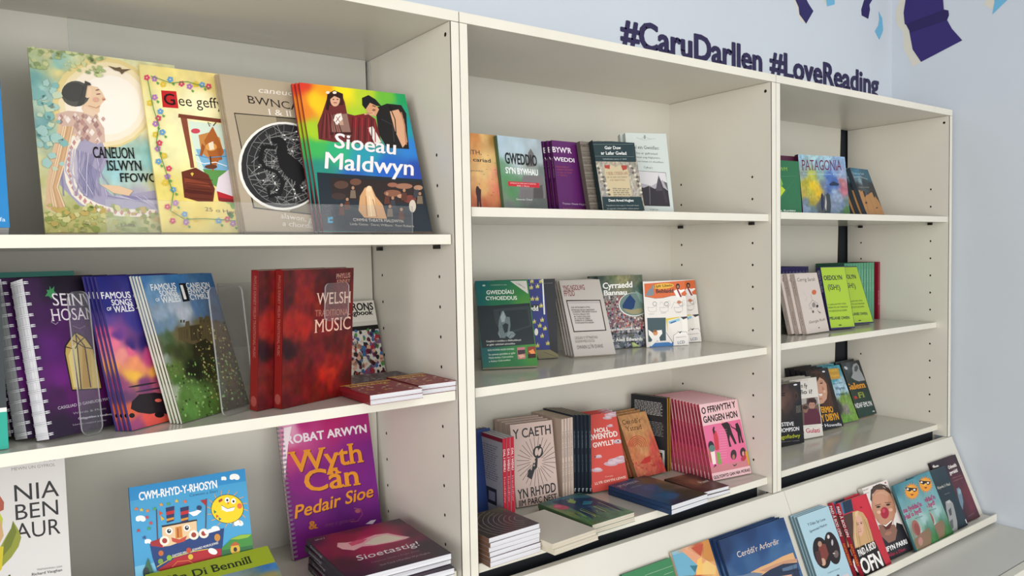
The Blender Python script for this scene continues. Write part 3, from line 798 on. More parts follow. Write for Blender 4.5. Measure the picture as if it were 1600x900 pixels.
'seinwn':[('g',56,.03,4,3,[(.018,.921,'#381a44'),(-.067,.553,'#3c1a48'),(-.11,.189,'#2a1830'),(.128,.764,'#40194c'),(.3,.942,'#1a1222'),(.574,.932,'#15101c'),(.141,.549,'#55196a'),(.183,.362,'#6a1c78'),(.373,.686,'#4a1656'),(.265,.244,'#5c1660'),(.652,.569,'#4a1450'),(.562,.222,'#551458'),(.154,.243,'#46184e'),(.461,.108,'#2e1834'),(.112,.067,'#261830'),(.576,-.004,'#28182e')]),
('p','#c9a85c',[.267,.272,.258,.508,.273,.553,.328,.595,.388,.635,.467,.6,.529,.515,.54,.418,.545,.249]),
('p','#e0cb84',[.287,.288,.285,.49,.339,.547,.392,.574,.342,.281]),
('p','#b98f3c',[.429,.54,.467,.504,.436,.27,.367,.273]),
('p','#d8bc70',[.502,.501,.525,.435,.523,.259,.463,.266]),
('l','#1c1014',.009,[.267,.272,.258,.508,.273,.553,.328,.595,.388,.635,.467,.597,.529,.515,.544,.417,.545,.249,.267,.272]),
('l','#1c1014',.0077,[.387,.63,.383,.559,.352,.267]),
('l','#1c1014',.0076,[.273,.55,.336,.532,.328,.27]),
('l','#1c1014',.0077,[.385,.622,.452,.538,.443,.269]),
('l','#1c1014',.0063,[.467,.597,.401,.566,.358,.53]),
('l','#1c1014',.0063,[.529,.515,.45,.53,.349,.586]),
('p','#3f8a55',[.224,.944,.234,.921,.265,.94,.254,.912,.271,.893,.235,.891,.223,.859,.198,.88,.167,.879,.195,.902,.19,.921,.215,.917]),
('t','SEINWN',0.227,0.817,0.771,0.789,0.08,'#e8dfe6','s'),
('t','HOSANNA',0.193,0.72,0.786,0.705,0.076,'#e8dfe6','s'),
('l','#b8a8bc',.003,[.208,.759,.185,.714,.22,.697,.245,.71]),
('l','#8a7a90',.0031,[.371,.679,.434,.654,.49,.67]),
('t','CASGLIAD O GANEUON MAWL',0.115,0.169,0.645,0.166,0.018,'#cfc6d0',''),
('t','Words & Music',0.239,0.121,0.557,0.111,0.013,'#a8a0ac',''),
('t','Golygyddion a threfnwyr',0.279,0.083,0.619,0.066,0.013,'#d8d0dc','b'),
('t','Lluniau: casgliad preifat',0.222,0.053,0.538,0.037,0.01,'#a8a0ac','')],
'songs2':[('g',70,.05,5,4,[(.008,.984,'#26287c'),(.445,.973,'#2a2c80'),(.045,.81,'#2a2a7a'),(.331,.698,'#3a3488'),(-.023,.704,'#5a4a98'),(.07,.603,'#6a3c8c'),(.376,.531,'#30246a'),(.204,.529,'#3c2a74'),(-.018,.618,'#e0608c'),(.025,.56,'#f27c98'),(.188,.49,'#e8648e'),(.399,.447,'#c84c84'),(.508,.42,'#d85c88'),(.073,.477,'#f79a90'),(-.041,.394,'#f9a05a'),(.185,.347,'#fbc04a'),(.416,.347,'#f8b050'),(.487,.373,'#f4907c'),(.213,.416,'#f69a6a'),(-.006,.282,'#9a4a78'),(.264,.266,'#7a3c70'),(.446,.278,'#a85070'),(.021,.217,'#6a4468'),(.443,.065,'#d85a5c'),(.045,.011,'#a04a78'),(.222,.032,'#ea5a50'),(.416,.004,'#f06048'),(.036,.122,'#e06a48'),(-.069,.259,'#4a3c6a')]),
('p','#241c22',[.073,.179,.171,.214,.354,.204,.493,.177,.521,.087,.462,.038,.355,.069,.24,.074,.111,.103,.042,.136]),
('e','#1a1418',.348,.054,.056,-.008,-.008,-.018,20),
('e','#1a1418',.038,.093,.031,-.004,-.006,-.015,20),
('e','#2a2030',.237,.269,.171,-.003,-.001,-.006,20),
('e','#3a2c48',.306,.229,.174,-.004,-.001,-.006,20),
('e','#e06a58',.374,.148,.04,-.005,-.005,-.011,20),
('t','FAMOUS',0.01,0.855,0.341,0.848,0.042,'#f2f2f6','b'),
('t','SONGS',0.103,0.807,0.339,0.802,0.038,'#f2f2f6','b'),
('t','OF',0.037,0.775,0.09,0.776,0.022,'#f2f2f6','b'),
('t','WALES',0.11,0.759,0.345,0.759,0.041,'#f2f2f6','b'),
('p','#1c1c50',[.388,.892,.529,.892,.492,.763,.357,.762]),
('t','2',0.367,0.771,0.466,0.771,0.104,'#c8c8d8','s')],
'songs1':[('g',80,.09,8,4,[(.021,.978,'#4a7eb4'),(.436,.976,'#3f78b0'),(.933,.973,'#3a6898'),(.129,.891,'#6f9ac0'),(.336,.797,'#a8b8c8'),(.111,.741,'#8fa4b8'),(.653,.747,'#5a7ea8'),(.995,.822,'#4a6a90'),(.439,.74,'#b4bcc8'),(.028,.646,'#6a86a0'),(.199,.668,'#7a94ac'),(.835,.683,'#4c6480'),(-.015,.567,'#6a7a5c'),(.145,.571,'#4e6440'),(.28,.578,'#6b6240'),(.656,.569,'#6e6038'),(.87,.553,'#5c5030'),(.101,.491,'#3e4c28'),(.484,.459,'#2a2e18'),(.279,.459,'#3c4424'),(.006,.434,'#9aa49a'),(.092,.36,'#5a7034'),(.342,.334,'#1e2212'),(.56,.347,'#2a2a14'),(.857,.409,'#4a4428'),(.778,.219,'#544c28'),(.766,.077,'#3e3a1e'),(.023,.235,'#9aa48c'),(.109,.159,'#557a34'),(.314,.168,'#5f8840'),(.117,.059,'#5a8a3a'),(.387,.056,'#4a6c2c'),(.022,.007,'#4c7030'),(.714,-.005,'#3a381c'),(.936,.038,'#464020'),(.109,.275,'#4a6a2c')]),
('p','#5e5236',[.29,.625,.393,.63,.422,.663,.472,.665,.459,.631,.608,.634,.621,.681,.673,.683,.674,.66,.735,.689,.78,.679,.778,.65,.903,.639,.915,.596,.916,.504,.72,.492,.437,.497,.261,.546]),
('p','#453c26',[.456,.626,.606,.63,.574,.522,.418,.525]),
('p','#2c2a18',[.437,.497,.631,.526,.71,.475,.729,.384,.38,.399]),
('d',260,5,.0,.0,1,.4,.004,.011,['#7ea858','#6a8a4a','#4a6a2c','#30421c','#8fb468']),
('d',170,6,.45,.1,1,.62,.004,.01,['#a89a58','#6a6234','#35301a','#c0b070']),
('p','#4c4230',[.342,.659,.366,.66,.376,.678,.353,.678]),
('p','#4c4230',[.381,.657,.405,.657,.416,.676,.392,.675]),
('p','#4c4230',[.613,.642,.638,.643,.649,.662,.624,.661]),
('p','#4c4230',[.662,.639,.687,.64,.698,.659,.673,.658]),
('p','#4c4230',[.714,.636,.74,.636,.751,.655,.726,.655]),
('p','#4c4230',[.775,.632,.801,.632,.812,.652,.786,.651]),
('p','#4c4230',[.832,.629,.859,.629,.87,.648,.844,.648]),
('l','#544a32',.005,[.338,.621,.304,.551]),
('l','#544a32',.005,[.368,.61,.34,.548]),
('l','#40382a',.005,[.404,.607,.375,.545]),
('l','#6e6444',.005,[.443,.61,.411,.543]),
('l','#544a32',.005,[.479,.606,.448,.54]),
('l','#40382a',.005,[.513,.598,.484,.537]),
('l','#6e6444',.0051,[.549,.594,.521,.534]),
('l','#40382a',.0051,[.588,.593,.559,.531]),
('l','#544a32',.0051,[.632,.602,.596,.529]),
('l','#544a32',.0051,[.667,.594,.634,.526]),
('l','#544a32',.0052,[.709,.597,.672,.523]),
('l','#40382a',.0052,[.747,.593,.711,.52]),
('l','#544a32',.0052,[.786,.59,.75,.517]),
('l','#6e6444',.0052,[.82,.577,.789,.514]),
('l','#544a32',.0052,[.864,.582,.829,.511]),
('l','#544a32',.0053,[.901,.574,.869,.508]),
('t','FAMOUS',0.088,0.896,0.426,0.898,0.043,'#f2f4f6','b'),
('t','SONGS',0.178,0.852,0.418,0.853,0.04,'#f2f4f6','b'),
('t','OF',0.106,0.82,0.161,0.821,0.021,'#f2f4f6','b'),
('t','WALES',0.177,0.805,0.436,0.807,0.043,'#f2f4f6','b'),
('p','#10141a',[.474,.935,.578,.935,.559,.805,.46,.802]),
('t','1',0.485,0.822,0.523,0.822,0.097,'#f4f4f4','B'),
('t','CANEUON',0.569,0.896,0.915,0.892,0.039,'#f2f4f6','b'),
('t','ENWOG',0.573,0.854,0.87,0.853,0.039,'#f2f4f6','b'),
('t','CYMRU',0.576,0.811,0.851,0.81,0.039,'#f2f4f6','b')],
'red':[('g',70,.22,5,4,[(.032,.986,'#4c1214'),(.258,.964,'#6a1818'),(.598,.975,'#4c1216'),(.964,.967,'#5a1416'),(.036,.814,'#461012'),(.237,.576,'#a01c14'),(.263,.788,'#7a1814'),(.106,.585,'#8c1a14'),(.899,.724,'#6a1414'),(.675,.826,'#561214'),(.613,.59,'#701414'),(.078,.446,'#2c0c0e'),(.376,.405,'#681212'),(.69,.437,'#5c1010'),(.905,.573,'#501012'),(.083,.27,'#6c1614'),(.278,.305,'#580f10'),(.662,.215,'#b02418'),(.696,.268,'#8c1814'),(.121,.071,'#5e1414'),(.455,.106,'#6c1412'),(.924,.133,'#4c0e10'),(.889,.06,'#701614')]),
('t','PHYLLIS',0.736,0.92,0.947,0.926,0.037,'#c89a88','s'),
('t','KINNEY',0.745,0.887,0.948,0.888,0.026,'#b88a78','s'),
('t','WELSH',0.454,0.733,0.963,0.729,0.087,'#e8c8b4','s'),
('t','TRADITIONAL',0.436,0.647,0.963,0.634,0.047,'#b87860','s'),
('t','MUSIC',0.433,0.524,0.968,0.522,0.098,'#e8b8a4','s')],
'ons':[('p','#e8e4dc',[0,.72,1,.72,1,1,0,1]),
('p','#1a1418',[0,.6,1,.6,1,.66,0,.66]),
('d',240,3,0,0,1,.6,.02,.05,['#a83040','#3c6aa0','#4a9048','#e4dcd0','#202028','#7a5a8a','#d8a890','#5a2030']),
('t','BARRONS',0.168,0.887,0.964,0.869,0.097,'#141414','B'),
('t','songbook',0.262,0.817,0.935,0.803,0.065,'#141414','B'),
('t','cyfrol dau',0.343,0.774,0.91,0.75,0.026,'#e8e4dc','')],
'nia':[('p','#d4d1cf',[0,0,1,0,1,1,0,1]),
('t','HOLL GANEUON Y SIOE',0.542,0.977,0.944,0.967,0.016,'#8a8a90',''),
('t','MEWN UN GYFROL',0.68,0.948,0.942,0.937,0.015,'#8a8086',''),
('t','NIA',0.689,0.793,0.955,0.782,0.082,'#1c1c20',''),
('t','BEN',0.689,0.701,0.944,0.689,0.076,'#1c1c20',''),
('t','AUR',0.681,0.605,0.951,0.591,0.078,'#1c1c20',''),
('p','#8a9030',[.672,.702,.701,.651,.715,.612,.696,.569,.65,.523,.584,.481,.561,.449,.52,.458,.568,.556,.625,.628,.659,.667]),
('p','#6a7420',[.613,.602,.659,.667,.672,.702,.69,.644,.653,.577,.598,.533]),
('p','#b8c030',[.5,.802,.582,.789,.615,.72,.607,.676,.572,.628,.49,.642]),
('p','#a8503a',[.503,.846,.597,.85,.627,.8,.623,.764,.58,.753,.498,.766]),
('p','#c8a070',[.496,.731,.604,.713,.615,.638,.592,.606,.489,.624]),
('p','#c8b820',[.488,.607,.611,.585,.594,.479,.561,.449,.479,.466]),
('p','#40441c',[.629,.441,.639,.443,.644,.429,.623,.428]),
('t','TREFNIANNAU GAN',0.794,0.431,0.947,0.419,0.009,'#5a5a5e',''),
('t','Richard Vaughan',0.764,0.411,0.947,0.4,0.013,'#26262a','b')],
'cwm':[('p','#469fd0',[0,0,1,0,1,1,0,1]),
('p','#2f8cc8',[0,.9,1,.9,1,1,0,1]),
('p','#78bede',[0,0,1,0,1,.42,0,.42]),
('t','CWM-RHYD-Y-RHOSYN',0.073,0.893,0.737,0.887,0.058,'#f2f4f4','B'),
('t','Caneuon a Stori',0.491,0.854,0.736,0.851,0.021,'#1c3a70','is'),
('e','#f4f4f0',.074,.762,.038,-.007,-.002,-.019,20),
('e','#f4f4f0',.092,.751,.023,-.004,-.001,-.018,20),
('e','#f4f4f0',.054,.755,.019,-.003,-.001,-.014,20),
('e','#f4f4f0',.898,.951,.043,-.006,-.002,-.021,20),
('e','#f4f4f0',.919,.939,.026,-.004,-.002,-.019,20),
('e','#f4f4f0',.875,.943,.022,-.003,-.002,-.015,20),
('e','#f4f4f0',.801,.954,.023,-.003,-.001,-.011,20),
('e','#f4f4f0',.811,.943,.014,-.002,-.001,-.01,20),
('e','#f4f4f0',.788,.944,.011,-.002,-.001,-.008,20),
('e','#f4f4f0',.893,.585,.04,-.007,-.002,-.019,20),
('e','#f4f4f0',.912,.573,.024,-.004,-.002,-.017,20),
('e','#f4f4f0',.872,.577,.02,-.003,-.002,-.014,20),
('e','#f4f4f0',.686,.578,.035,-.006,-.002,-.017,20),
('e','#f4f4f0',.702,.567,.021,-.004,-.002,-.015,20),
('e','#f4f4f0',.667,.57,.018,-.003,-.001,-.012,20),
('e','#f4f4f0',.119,.586,.026,-.005,-.001,-.013,20),
('e','#f4f4f0',.131,.576,.016,-.003,-.001,-.012,20),
('e','#f4f4f0',.105,.578,.013,-.002,-.001,-.01,20),
('e','#f4f4f0',.813,.61,.023,-.004,-.001,-.011,20),
('e','#f4f4f0',.823,.6,.014,-.002,-.001,-.01,20),
('e','#f4f4f0',.8,.601,.011,-.002,-.001,-.008,20),
('l','#e8a020',.005,[.945,.685,.989,.663]),
('l','#e8a020',.005,[.93,.645,.962,.612]),
('l','#e8a020',.005,[.896,.615,.911,.576]),
('l','#e8a020',.005,[.848,.6,.844,.561]),
('l','#e8a020',.0049,[.795,.601,.773,.568]),
('l','#e8a020',.0049,[.744,.618,.707,.596]),
('l','#e8a020',.0049,[.702,.649,.657,.641]),
('l','#e8a020',.0049,[.677,.688,.63,.696]),
('l','#e8a020',.0049,[.671,.731,.629,.753]),
('l','#e8a020',.005,[.686,.771,.655,.803]),
('l','#e8a020',.005,[.719,.801,.704,.84]),
('l','#e8a020',.005,[.765,.817,.769,.857]),
('l','#e8a020',.005,[.819,.817,.841,.851]),
('l','#e8a020',.005,[.871,.801,.909,.824]),
('l','#e8a020',.0051,[.913,.77,.961,.778]),
('l','#e8a020',.005,[.94,.729,.989,.721]),
('e','#3a3a20',.807,.708,.145,-.024,-.012,-.112,30),
('e','#f2d21c',.807,.708,.14,-.023,-.012,-.108,30),
('e','#ffffff',.811,.776,.021,-.003,-.002,-.021,20),
('e','#ffffff',.866,.759,.021,-.003,-.002,-.022,20),
('e','#202020',.813,.775,.01,-.002,-.001,-.01,20),
('e','#202020',.867,.757,.01,-.002,-.001,-.01,20),
('p','#ffffff',[.755,.746,.807,.708,.874,.712,.858,.685,.796,.686,.757,.71]),
('l','#303020',.0036,[.755,.746,.807,.708,.874,.712]),
('e','#e87040',.918,.712,.023,-.004,-.002,-.022,20),
('p','#b0402c',[.733,.786,.767,.798,.772,.78,.74,.767]),
('p','#e0742c',[.809,.762,.829,.756,.813,.738]),
('p','#388050',[.685,.722,.71,.7,.686,.69]),
('p','#c84a34',[.702,.681,.726,.666,.702,.653]),
('p','#38608a',[.722,.658,.746,.639,.722,.629]),
('p','#1c3c78',[.131,.557,.223,.578,.421,.556,.627,.56,.761,.565,.738,.455,.708,.333,.556,.335,.173,.357,.145,.457]),
('p','#b01c28',[.174,.359,.33,.421,.55,.434,.719,.416,.707,.319,.539,.324,.246,.331]),
('l','#e8c830',.0053,[.173,.384,.3,.426,.487,.439,.606,.434]),
('l','#d87830',.0053,[.294,.359,.343,.391,.435,.38,.493,.334]),
('p','#a02830',[.136,.574,.239,.589,.24,.513,.138,.546]),
('p','#e6c49a',[.24,.671,.529,.668,.524,.551,.293,.517,.233,.521]),
('p','#2a2020',[.238,.677,.533,.673,.535,.662,.24,.663]),
('p','#d08434',[.348,.645,.401,.646,.402,.559,.344,.561]),
('p','#9a4020',[.363,.636,.372,.634,.369,.565,.36,.567]),
('p','#c04838',[.308,.576,.373,.55,.44,.566,.418,.528,.358,.523,.314,.545]),
('e','#f4f2ea',.294,.626,.029,-.005,-.002,-.027,20),
('e','#f4f2ea',.443,.624,.028,-.005,-.003,-.026,20),
('e','#20242c',.294,.626,.017,-.003,-.001,-.016,20),
('e','#20242c',.443,.624,.017,-.003,-.002,-.017,20),
('e','#f4f2ea',.298,.631,.006,-.001,-.0,-.005,20),
('e','#f4f2ea',.446,.629,.006,-.001,-.001,-.006,20),
('e','#f0e8d8',.252,.562,.04,-.007,-.003,-.035,20),
('e','#a03c34',.252,.562,.021,-.004,-.002,-.019,20),
('e','#f0e8d8',.496,.561,.042,-.008,-.004,-.036,20),
('e','#a03c34',.496,.561,.022,-.004,-.002,-.019,20),
('e','#f0e8d8',.582,.557,.043,-.008,-.004,-.036,20),
('e','#a03c34',.582,.557,.022,-.004,-.002,-.019,20),
('p','#28305c',[.283,.803,.354,.805,.341,.695,.282,.689]),
('p','#c0282c',[.283,.772,.351,.775,.347,.75,.282,.747]),
('p','#d89020',[.281,.72,.343,.723,.342,.706,.281,.703]),
('p','#28305c',[.402,.783,.474,.785,.46,.675,.4,.668]),
('p','#c0282c',[.402,.752,.471,.755,.467,.73,.401,.727]),
('p','#d89020',[.4,.699,.463,.702,.461,.686,.4,.682]),
('l','#5a3430',.0068,[.206,.802,.196,.583]),
('l','#5a3430',.0071,[.631,.817,.602,.593]),
('p','#a8282c',[.576,.812,.631,.811,.622,.761]),
('p','#d85028',[.224,.792,.255,.766,.226,.754]),
('p','#e0b030',[.235,.753,.266,.722,.238,.713]),
('p','#d87a3a',[.046,.851,.051,.839,.062,.837,.053,.83,.057,.819,.044,.828,.03,.823,.036,.833,.027,.843,.039,.841]),
('p','#d8c03a',[.088,.837,.093,.825,.104,.823,.095,.816,.098,.805,.086,.814,.072,.809,.077,.819,.069,.829,.081,.827]),
('p','#e08a3a',[.136,.822,.141,.81,.153,.808,.143,.801,.147,.79,.134,.799,.12,.794,.125,.804,.117,.814,.129,.812]),
('p','#58a058',[.192,.827,.197,.815,.209,.813,.199,.806,.203,.794,.19,.803,.176,.799,.181,.809,.173,.819,.185,.817]),
('p','#e0a040',[.25,.849,.255,.837,.267,.835,.257,.828,.261,.816,.248,.826,.234,.821,.239,.831,.231,.841,.243,.839]),
('p','#58a058',[.308,.845,.313,.833,.325,.831,.316,.824,.319,.812,.306,.822,.292,.817,.297,.827,.289,.837,.301,.835]),
('p','#e0c040',[.379,.856,.384,.844,.396,.842,.386,.835,.39,.823,.377,.833,.362,.828,.368,.838,.36,.848,.372,.846]),
('p','#e07040',[.448,.841,.453,.829,.466,.827,.456,.82,.459,.808,.446,.817,.431,.812,.437,.823,.428,.833,.441,.831]),
('p','#c84848',[.127,.775,.132,.763,.144,.761,.135,.755,.138,.743,.125,.752,.112,.748,.117,.758,.109,.767,.121,.765]),
('p','#c84848',[.153,.727,.158,.715,.17,.713,.16,.706,.164,.694,.151,.704,.137,.699,.143,.709,.135,.719,.146,.717]),
('p','#48a058',[.135,.691,.14,.679,.152,.677,.142,.671,.146,.659,.133,.668,.119,.664,.125,.674,.117,.684,.128,.682]),
('p','#b04848',[.05,.69,.055,.678,.067,.676,.058,.67,.061,.658,.049,.667,.035,.663,.04,.673,.032,.682,.044,.68]),
('p','#3a508a',[.093,.631,.098,.619,.109,.617,.1,.61,.104,.599,.091,.608,.077,.604,.083,.613,.074,.623,.086,.621]),
('p','#f4f4f4',[.466,.736,.517,.738,.55,.744,.58,.728,.538,.704,.506,.702]),
('e','#28406a',.561,.757,.022,-.004,-.002,-.018,20),
('p','#f0f0f0',[.581,.576,.711,.588,.724,.557,.594,.549]),
('e','#c88a3a',.694,.505,.026,-.005,-.003,-.028,20),
('p','#3f8a3c',[.726,.421,.813,.469,.899,.485,1.013,.476,1.002,.333,.708,.33]),
('p','#90b838',[.797,.472,.899,.488,.999,.476,.963,.456,.879,.457]),
('p','#2c6a3c',[.724,.401,1.006,.39,1.002,.333,.709,.33]),
('e','#d8b040',.84,.386,.042,-.008,-.005,-.042,20),
('p','#b85c30',[.791,.419,.844,.446,.89,.412]),
('e','#3a2a20',.84,.386,.016,-.003,-.002,-.017,20),
('t','DAFYDD IWAN & EDWARD MORUS JONES',0.304,0.431,0.697,0.457,0.016,'#e8e8e8','b'),
('e','#c06a38',.214,.477,.021,-.004,-.002,-.02,20),
('e','#7aa048',.206,.418,.021,-.004,-.002,-.02,20),
('e','#88b838',.278,.431,.021,-.004,-.002,-.02,20),
('e','#d8b838',.453,.404,.021,-.004,-.002,-.02,20),
('e','#c04830',.442,.454,.021,-.004,-.002,-.02,20),
('e','#f0f0f0',.643,.409,.037,-.02,-.011,-.019,20),
('p','#3a6a50',[.073,.39,.108,.464,.132,.392,.143,.349,.084,.348]),
('e','#2a3a3a',.085,.361,.026,-.005,-.003,-.039,20)],
'wyth':[('g',50,.03,3,3,[(.119,.835,'#e8a8c8'),(.25,.858,'#b82a78'),(.579,.846,'#b4226c'),(.974,.813,'#a42474'),(.108,.664,'#c03878'),(.133,.462,'#8a2080'),(.401,.514,'#7f1c7c'),(.778,.568,'#7c1c80'),(.965,.542,'#7a2084'),(.138,.265,'#6c1a78'),(.56,.188,'#5c1470'),(.968,.327,'#7c2288'),(.971,.114,'#6c2080'),(.062,.749,'#d880a8'),(.041,.412,'#7a2278')]),
('t','ROBAT ARWYN',0.058,0.75,0.958,0.717,0.055,'#f0e6ee','B'),
('t','Wyth',0.065,0.552,0.885,0.511,0.137,'#5a1c40','bs'),
('t','Cân',0.199,0.407,0.815,0.361,0.14,'#5a1c40','bs'),
('t','Pedair Sioe',0.057,0.256,0.952,0.253,0.081,'#5a1c40','bi'),
('t','Wyth',0.058,0.558,0.877,0.517,0.137,'#e8962c','bs'),
('t','Cân',0.191,0.413,0.807,0.367,0.14,'#e8962c','bs'),
('t','Pedair Sioe',0.05,0.262,0.944,0.26,0.081,'#e8962c','bi'),
('t','&',0.183,0.167,0.28,0.16,0.051,'#c87820','Bs'),
('t','mwy o ganeuon',0.352,0.153,0.687,0.131,0.026,'#7a4068','is'),
('l','#a85a6a',.004,[.694,.219,.772,.199,.787,.161,.721,.125,.641,.133]),
('e','#a85a6a',.735,.191,.032,-.006,-.003,-.013,20),
('p','#f8e8f0',[.051,.859,.13,.86,.072,.748,-.0,.523,-.043,.491]),
('p','#e8e0f0',[.808,.088,.871,.101,.937,.095,.889,.073])],
'wythspiral':[],
'dibennill':[('p','#9fb02c',[0,0,1,0,1,1,0,1]),
('g',50,.1,6,3,[(.05,.72,'#4a6a9a'),(.5,.74,'#6f94c0'),(.95,.74,'#3f78b0'),(.2,.6,'#8a9aa4'),(.6,.62,'#8f9a90'),(.9,.6,'#9a8f58'),(.7,.5,'#7a7048'),(.3,.4,'#5a5c50'),(.8,.3,'#6a6a3a'),(.1,.2,'#40483a')]),
('p','#9fb02c',[0,.78,1,.78,1,1,0,1]),
('t','Cân Di Bennill',0.1,0.84,0.82,0.84,0.085,'#28301c','bs')],
'ith':[('g',40,.06,5,3,[(.551,.948,'#d0884a'),(.739,.946,'#dcb070'),(.894,.956,'#a88040'),(.698,.663,'#e2bc7c'),(.89,.672,'#ddb878'),(.528,.787,'#d89858'),(.669,.462,'#e4c080'),(.889,.403,'#e4a070'),(.957,.473,'#d88878'),(.907,.27,'#dc8064'),(.639,.262,'#e2b070'),(.81,.134,'#cc7c50'),(.517,.062,'#c06a48'),(.949,.03,'#b06848'),(.605,.024,'#b86040')]),
('t','FFYDD, GOBAITH,',-0.376,0.692,0.649,0.719,0.059,'#20242a',''),
('t','a cariad',0.375,0.624,0.813,0.62,0.048,'#20242a','b'),
('t','Detholiad o fyfyrdodau a gweddiau',-0.231,0.49,0.646,0.49,0.019,'#30343a',''),
('p','#40282c',[.474,.257,.495,.295,.524,.292,.546,.265,.573,.247,.556,.154,.549,.075,.551,.012,.517,.014,.515,.101,.495,.015,.466,.015,.478,.152,.467,.205]),
('p','#3a4040',[.749,.718,.771,.711,.795,.719,.772,.716]),
('p','#3a4040',[.869,.619,.891,.612,.915,.619,.892,.617]),
('p','#3a4040',[.856,.53,.878,.522,.902,.53,.878,.528]),
('p','#3a4040',[.697,.528,.719,.521,.743,.529,.72,.526]),
('p','#3a4040',[.784,.397,.806,.39,.83,.397,.807,.395]),
('p','#3a4040',[.782,.224,.803,.216,.827,.224,.804,.222]),
('p','#3a4040',[.913,.23,.935,.223,.959,.23,.936,.228]),
('p','#3a4040',[.737,.183,.759,.175,.783,.182,.76,.181]),
('p','#3a4040',[.529,.329,.551,.321,.574,.329,.551,.327]),
('p','#3a4040',[.63,.458,.652,.451,.676,.458,.653,.456])],
'gweddio':[('g',40,.03,4,3,[(.034,.978,'#b0c6d4'),(.824,.988,'#aebcc4'),(.962,.969,'#9aa4ac'),(.454,.84,'#b4c8d4'),(.108,.765,'#b0c4d0'),(.421,.644,'#b4c0c4'),(.919,.725,'#a4b0b4'),(.033,.571,'#6a9474'),(.112,.385,'#5a9060'),(.66,.572,'#90988e'),(.937,.557,'#6a7470'),(.37,.34,'#588c60'),(.196,.225,'#548858'),(.7,.268,'#6a6e68'),(.497,.151,'#686c68'),(.105,.074,'#6e7470'),(.916,.162,'#5a5f5c'),(.66,.031,'#5c605e'),(.072,.14,'#708a70')]),
('p','#6c6668',[.6,.598,.67,.796,.736,.859,.799,.789,.786,.606]),
('p','#787274',[.384,.285,.505,.469,.949,.487,.983,.276,.964,.163,.363,.161]),
('p','#54504e',[.705,.296,.927,.359,.916,.162,.681,.156]),
('l','#4c4a4a',.0041,[.427,.273,.415,.163]),
('l','#4c4a4a',.0042,[.468,.274,.456,.164]),
('l','#4c4a4a',.0042,[.509,.276,.497,.165]),
('l','#4c4a4a',.0042,[.55,.277,.538,.166]),
('l','#4c4a4a',.0042,[.591,.278,.579,.167]),
('l','#4c4a4a',.0042,[.633,.279,.621,.168]),
('l','#4c4a4a',.0042,[.675,.281,.663,.169]),
('l','#4c4a4a',.0042,[.717,.282,.704,.17]),
('l','#4c4a4a',.0042,[.759,.283,.746,.171]),
('l','#4c4a4a',.0042,[.801,.285,.789,.173]),
('l','#4c4a4a',.0042,[.843,.286,.831,.174]),
('l','#4c4a4a',.0042,[.886,.287,.873,.175]),
('l','#4c4a4a',.0042,[.929,.289,.916,.176]),
('t','GWEDDIO',0.124,0.623,0.854,0.621,0.144,'#1a1c1e','B'),
('t',"SY'N BYWHAU",0.111,0.487,0.849,0.483,0.082,'#eef0ee','B'),
('p','#c42a34',[.141,.377,.85,.377,.852,.309,.14,.313]),
('t','GWEDDIAU AR GYFER PLANT AC IEUENCTID',0.185,0.347,0.77,0.351,0.016,'#f0d8d8',''),
('t','BEIBL Y TEULU',0.335,0.314,0.607,0.315,0.017,'#f0d8d8',''),
('t','Gwenda Clwyd',0.285,0.124,0.649,0.127,0.025,'#d8dcd8','')],
'bywr':[('p','#5c2262',[0,0,1,0,1,1,0,1]),
('t',"BYW'R",0.001,0.832,0.516,0.833,0.075,'#efe8ee','b'),
('t','WEDDI',0.009,0.71,0.568,0.706,0.056,'#efe8ee','b'),
('t','Myfyrdodau ar',0.043,0.619,0.401,0.623,0.02,'#a8483c',''),
('t','weddiau cyfarwydd',0.054,0.581,0.489,0.587,0.02,'#a8483c',''),
('t','yr Iesu ac eraill',0.063,0.539,0.452,0.543,0.02,'#a8483c',''),
('t','o Gymru',0.074,0.502,0.319,0.501,0.02,'#a8483c',''),
('t','Trystan Owain Hughes',0.102,0.099,0.782,0.093,0.025,'#d0c0d0',''),
('t','Golygydd Cristnogaeth 21',0.11,0.035,0.796,0.03,0.017,'#a87068','')],
'emyn':[('p','#7e766c',[0,0,1,0,1,1,0,1]),
('t','EMYNAU CYMRU',-0.056,0.91,0.478,0.937,0.041,'#2c2826','b'),
('l','#3c3632',.0043,[-.759,.824,.39,.861]),
('l','#3c3632',.0029,[-.771,.792,.377,.828]),
('t','Emyn Dôn a Salm',-0.137,0.772,0.354,0.79,0.032,'#38322e','s'),
('l','#a89c8c',.0043,[-.792,.738,.354,.772]),
('l','#3c3632',.0043,[-.748,.715,.401,.749]),
('l','#3c3632',.0028,[-.76,.684,.388,.716]),
('t','Emyn Dôn a Salm',-0.126,0.662,0.365,0.678,0.032,'#38322e','s'),
('l','#a89c8c',.0043,[-.78,.63,.365,.661]),
('l','#3c3632',.0043,[-.736,.607,.412,.637]),
('l','#3c3632',.0028,[-.748,.576,.399,.605]),
('t','Emyn Dôn a Salm',-0.115,0.552,0.376,0.567,0.032,'#38322e','s'),
('l','#a89c8c',.0042,[-.769,.522,.376,.549]),
('l','#3c3632',.0042,[-.724,.499,.423,.526]),
('l','#3c3632',.0028,[-.736,.468,.41,.493]),
('t','Emyn Dôn a Salm',-0.103,0.442,0.386,0.455,0.032,'#38322e','s'),
('l','#a89c8c',.0042,[-.757,.414,.387,.438]),
('l','#3c3632',.0042,[-.713,.391,.434,.414]),
('l','#3c3632',.0028,[-.725,.36,.42,.382]),
('t','Emyn Dôn a Salm',-0.092,0.333,0.397,0.344,0.032,'#38322e','s'),
('l','#a89c8c',.0042,[-.746,.307,.398,.327]),
('l','#3c3632',.0042,[-.701,.284,.445,.303]),
('l','#3c3632',.0028,[-.713,.253,.431,.271]),
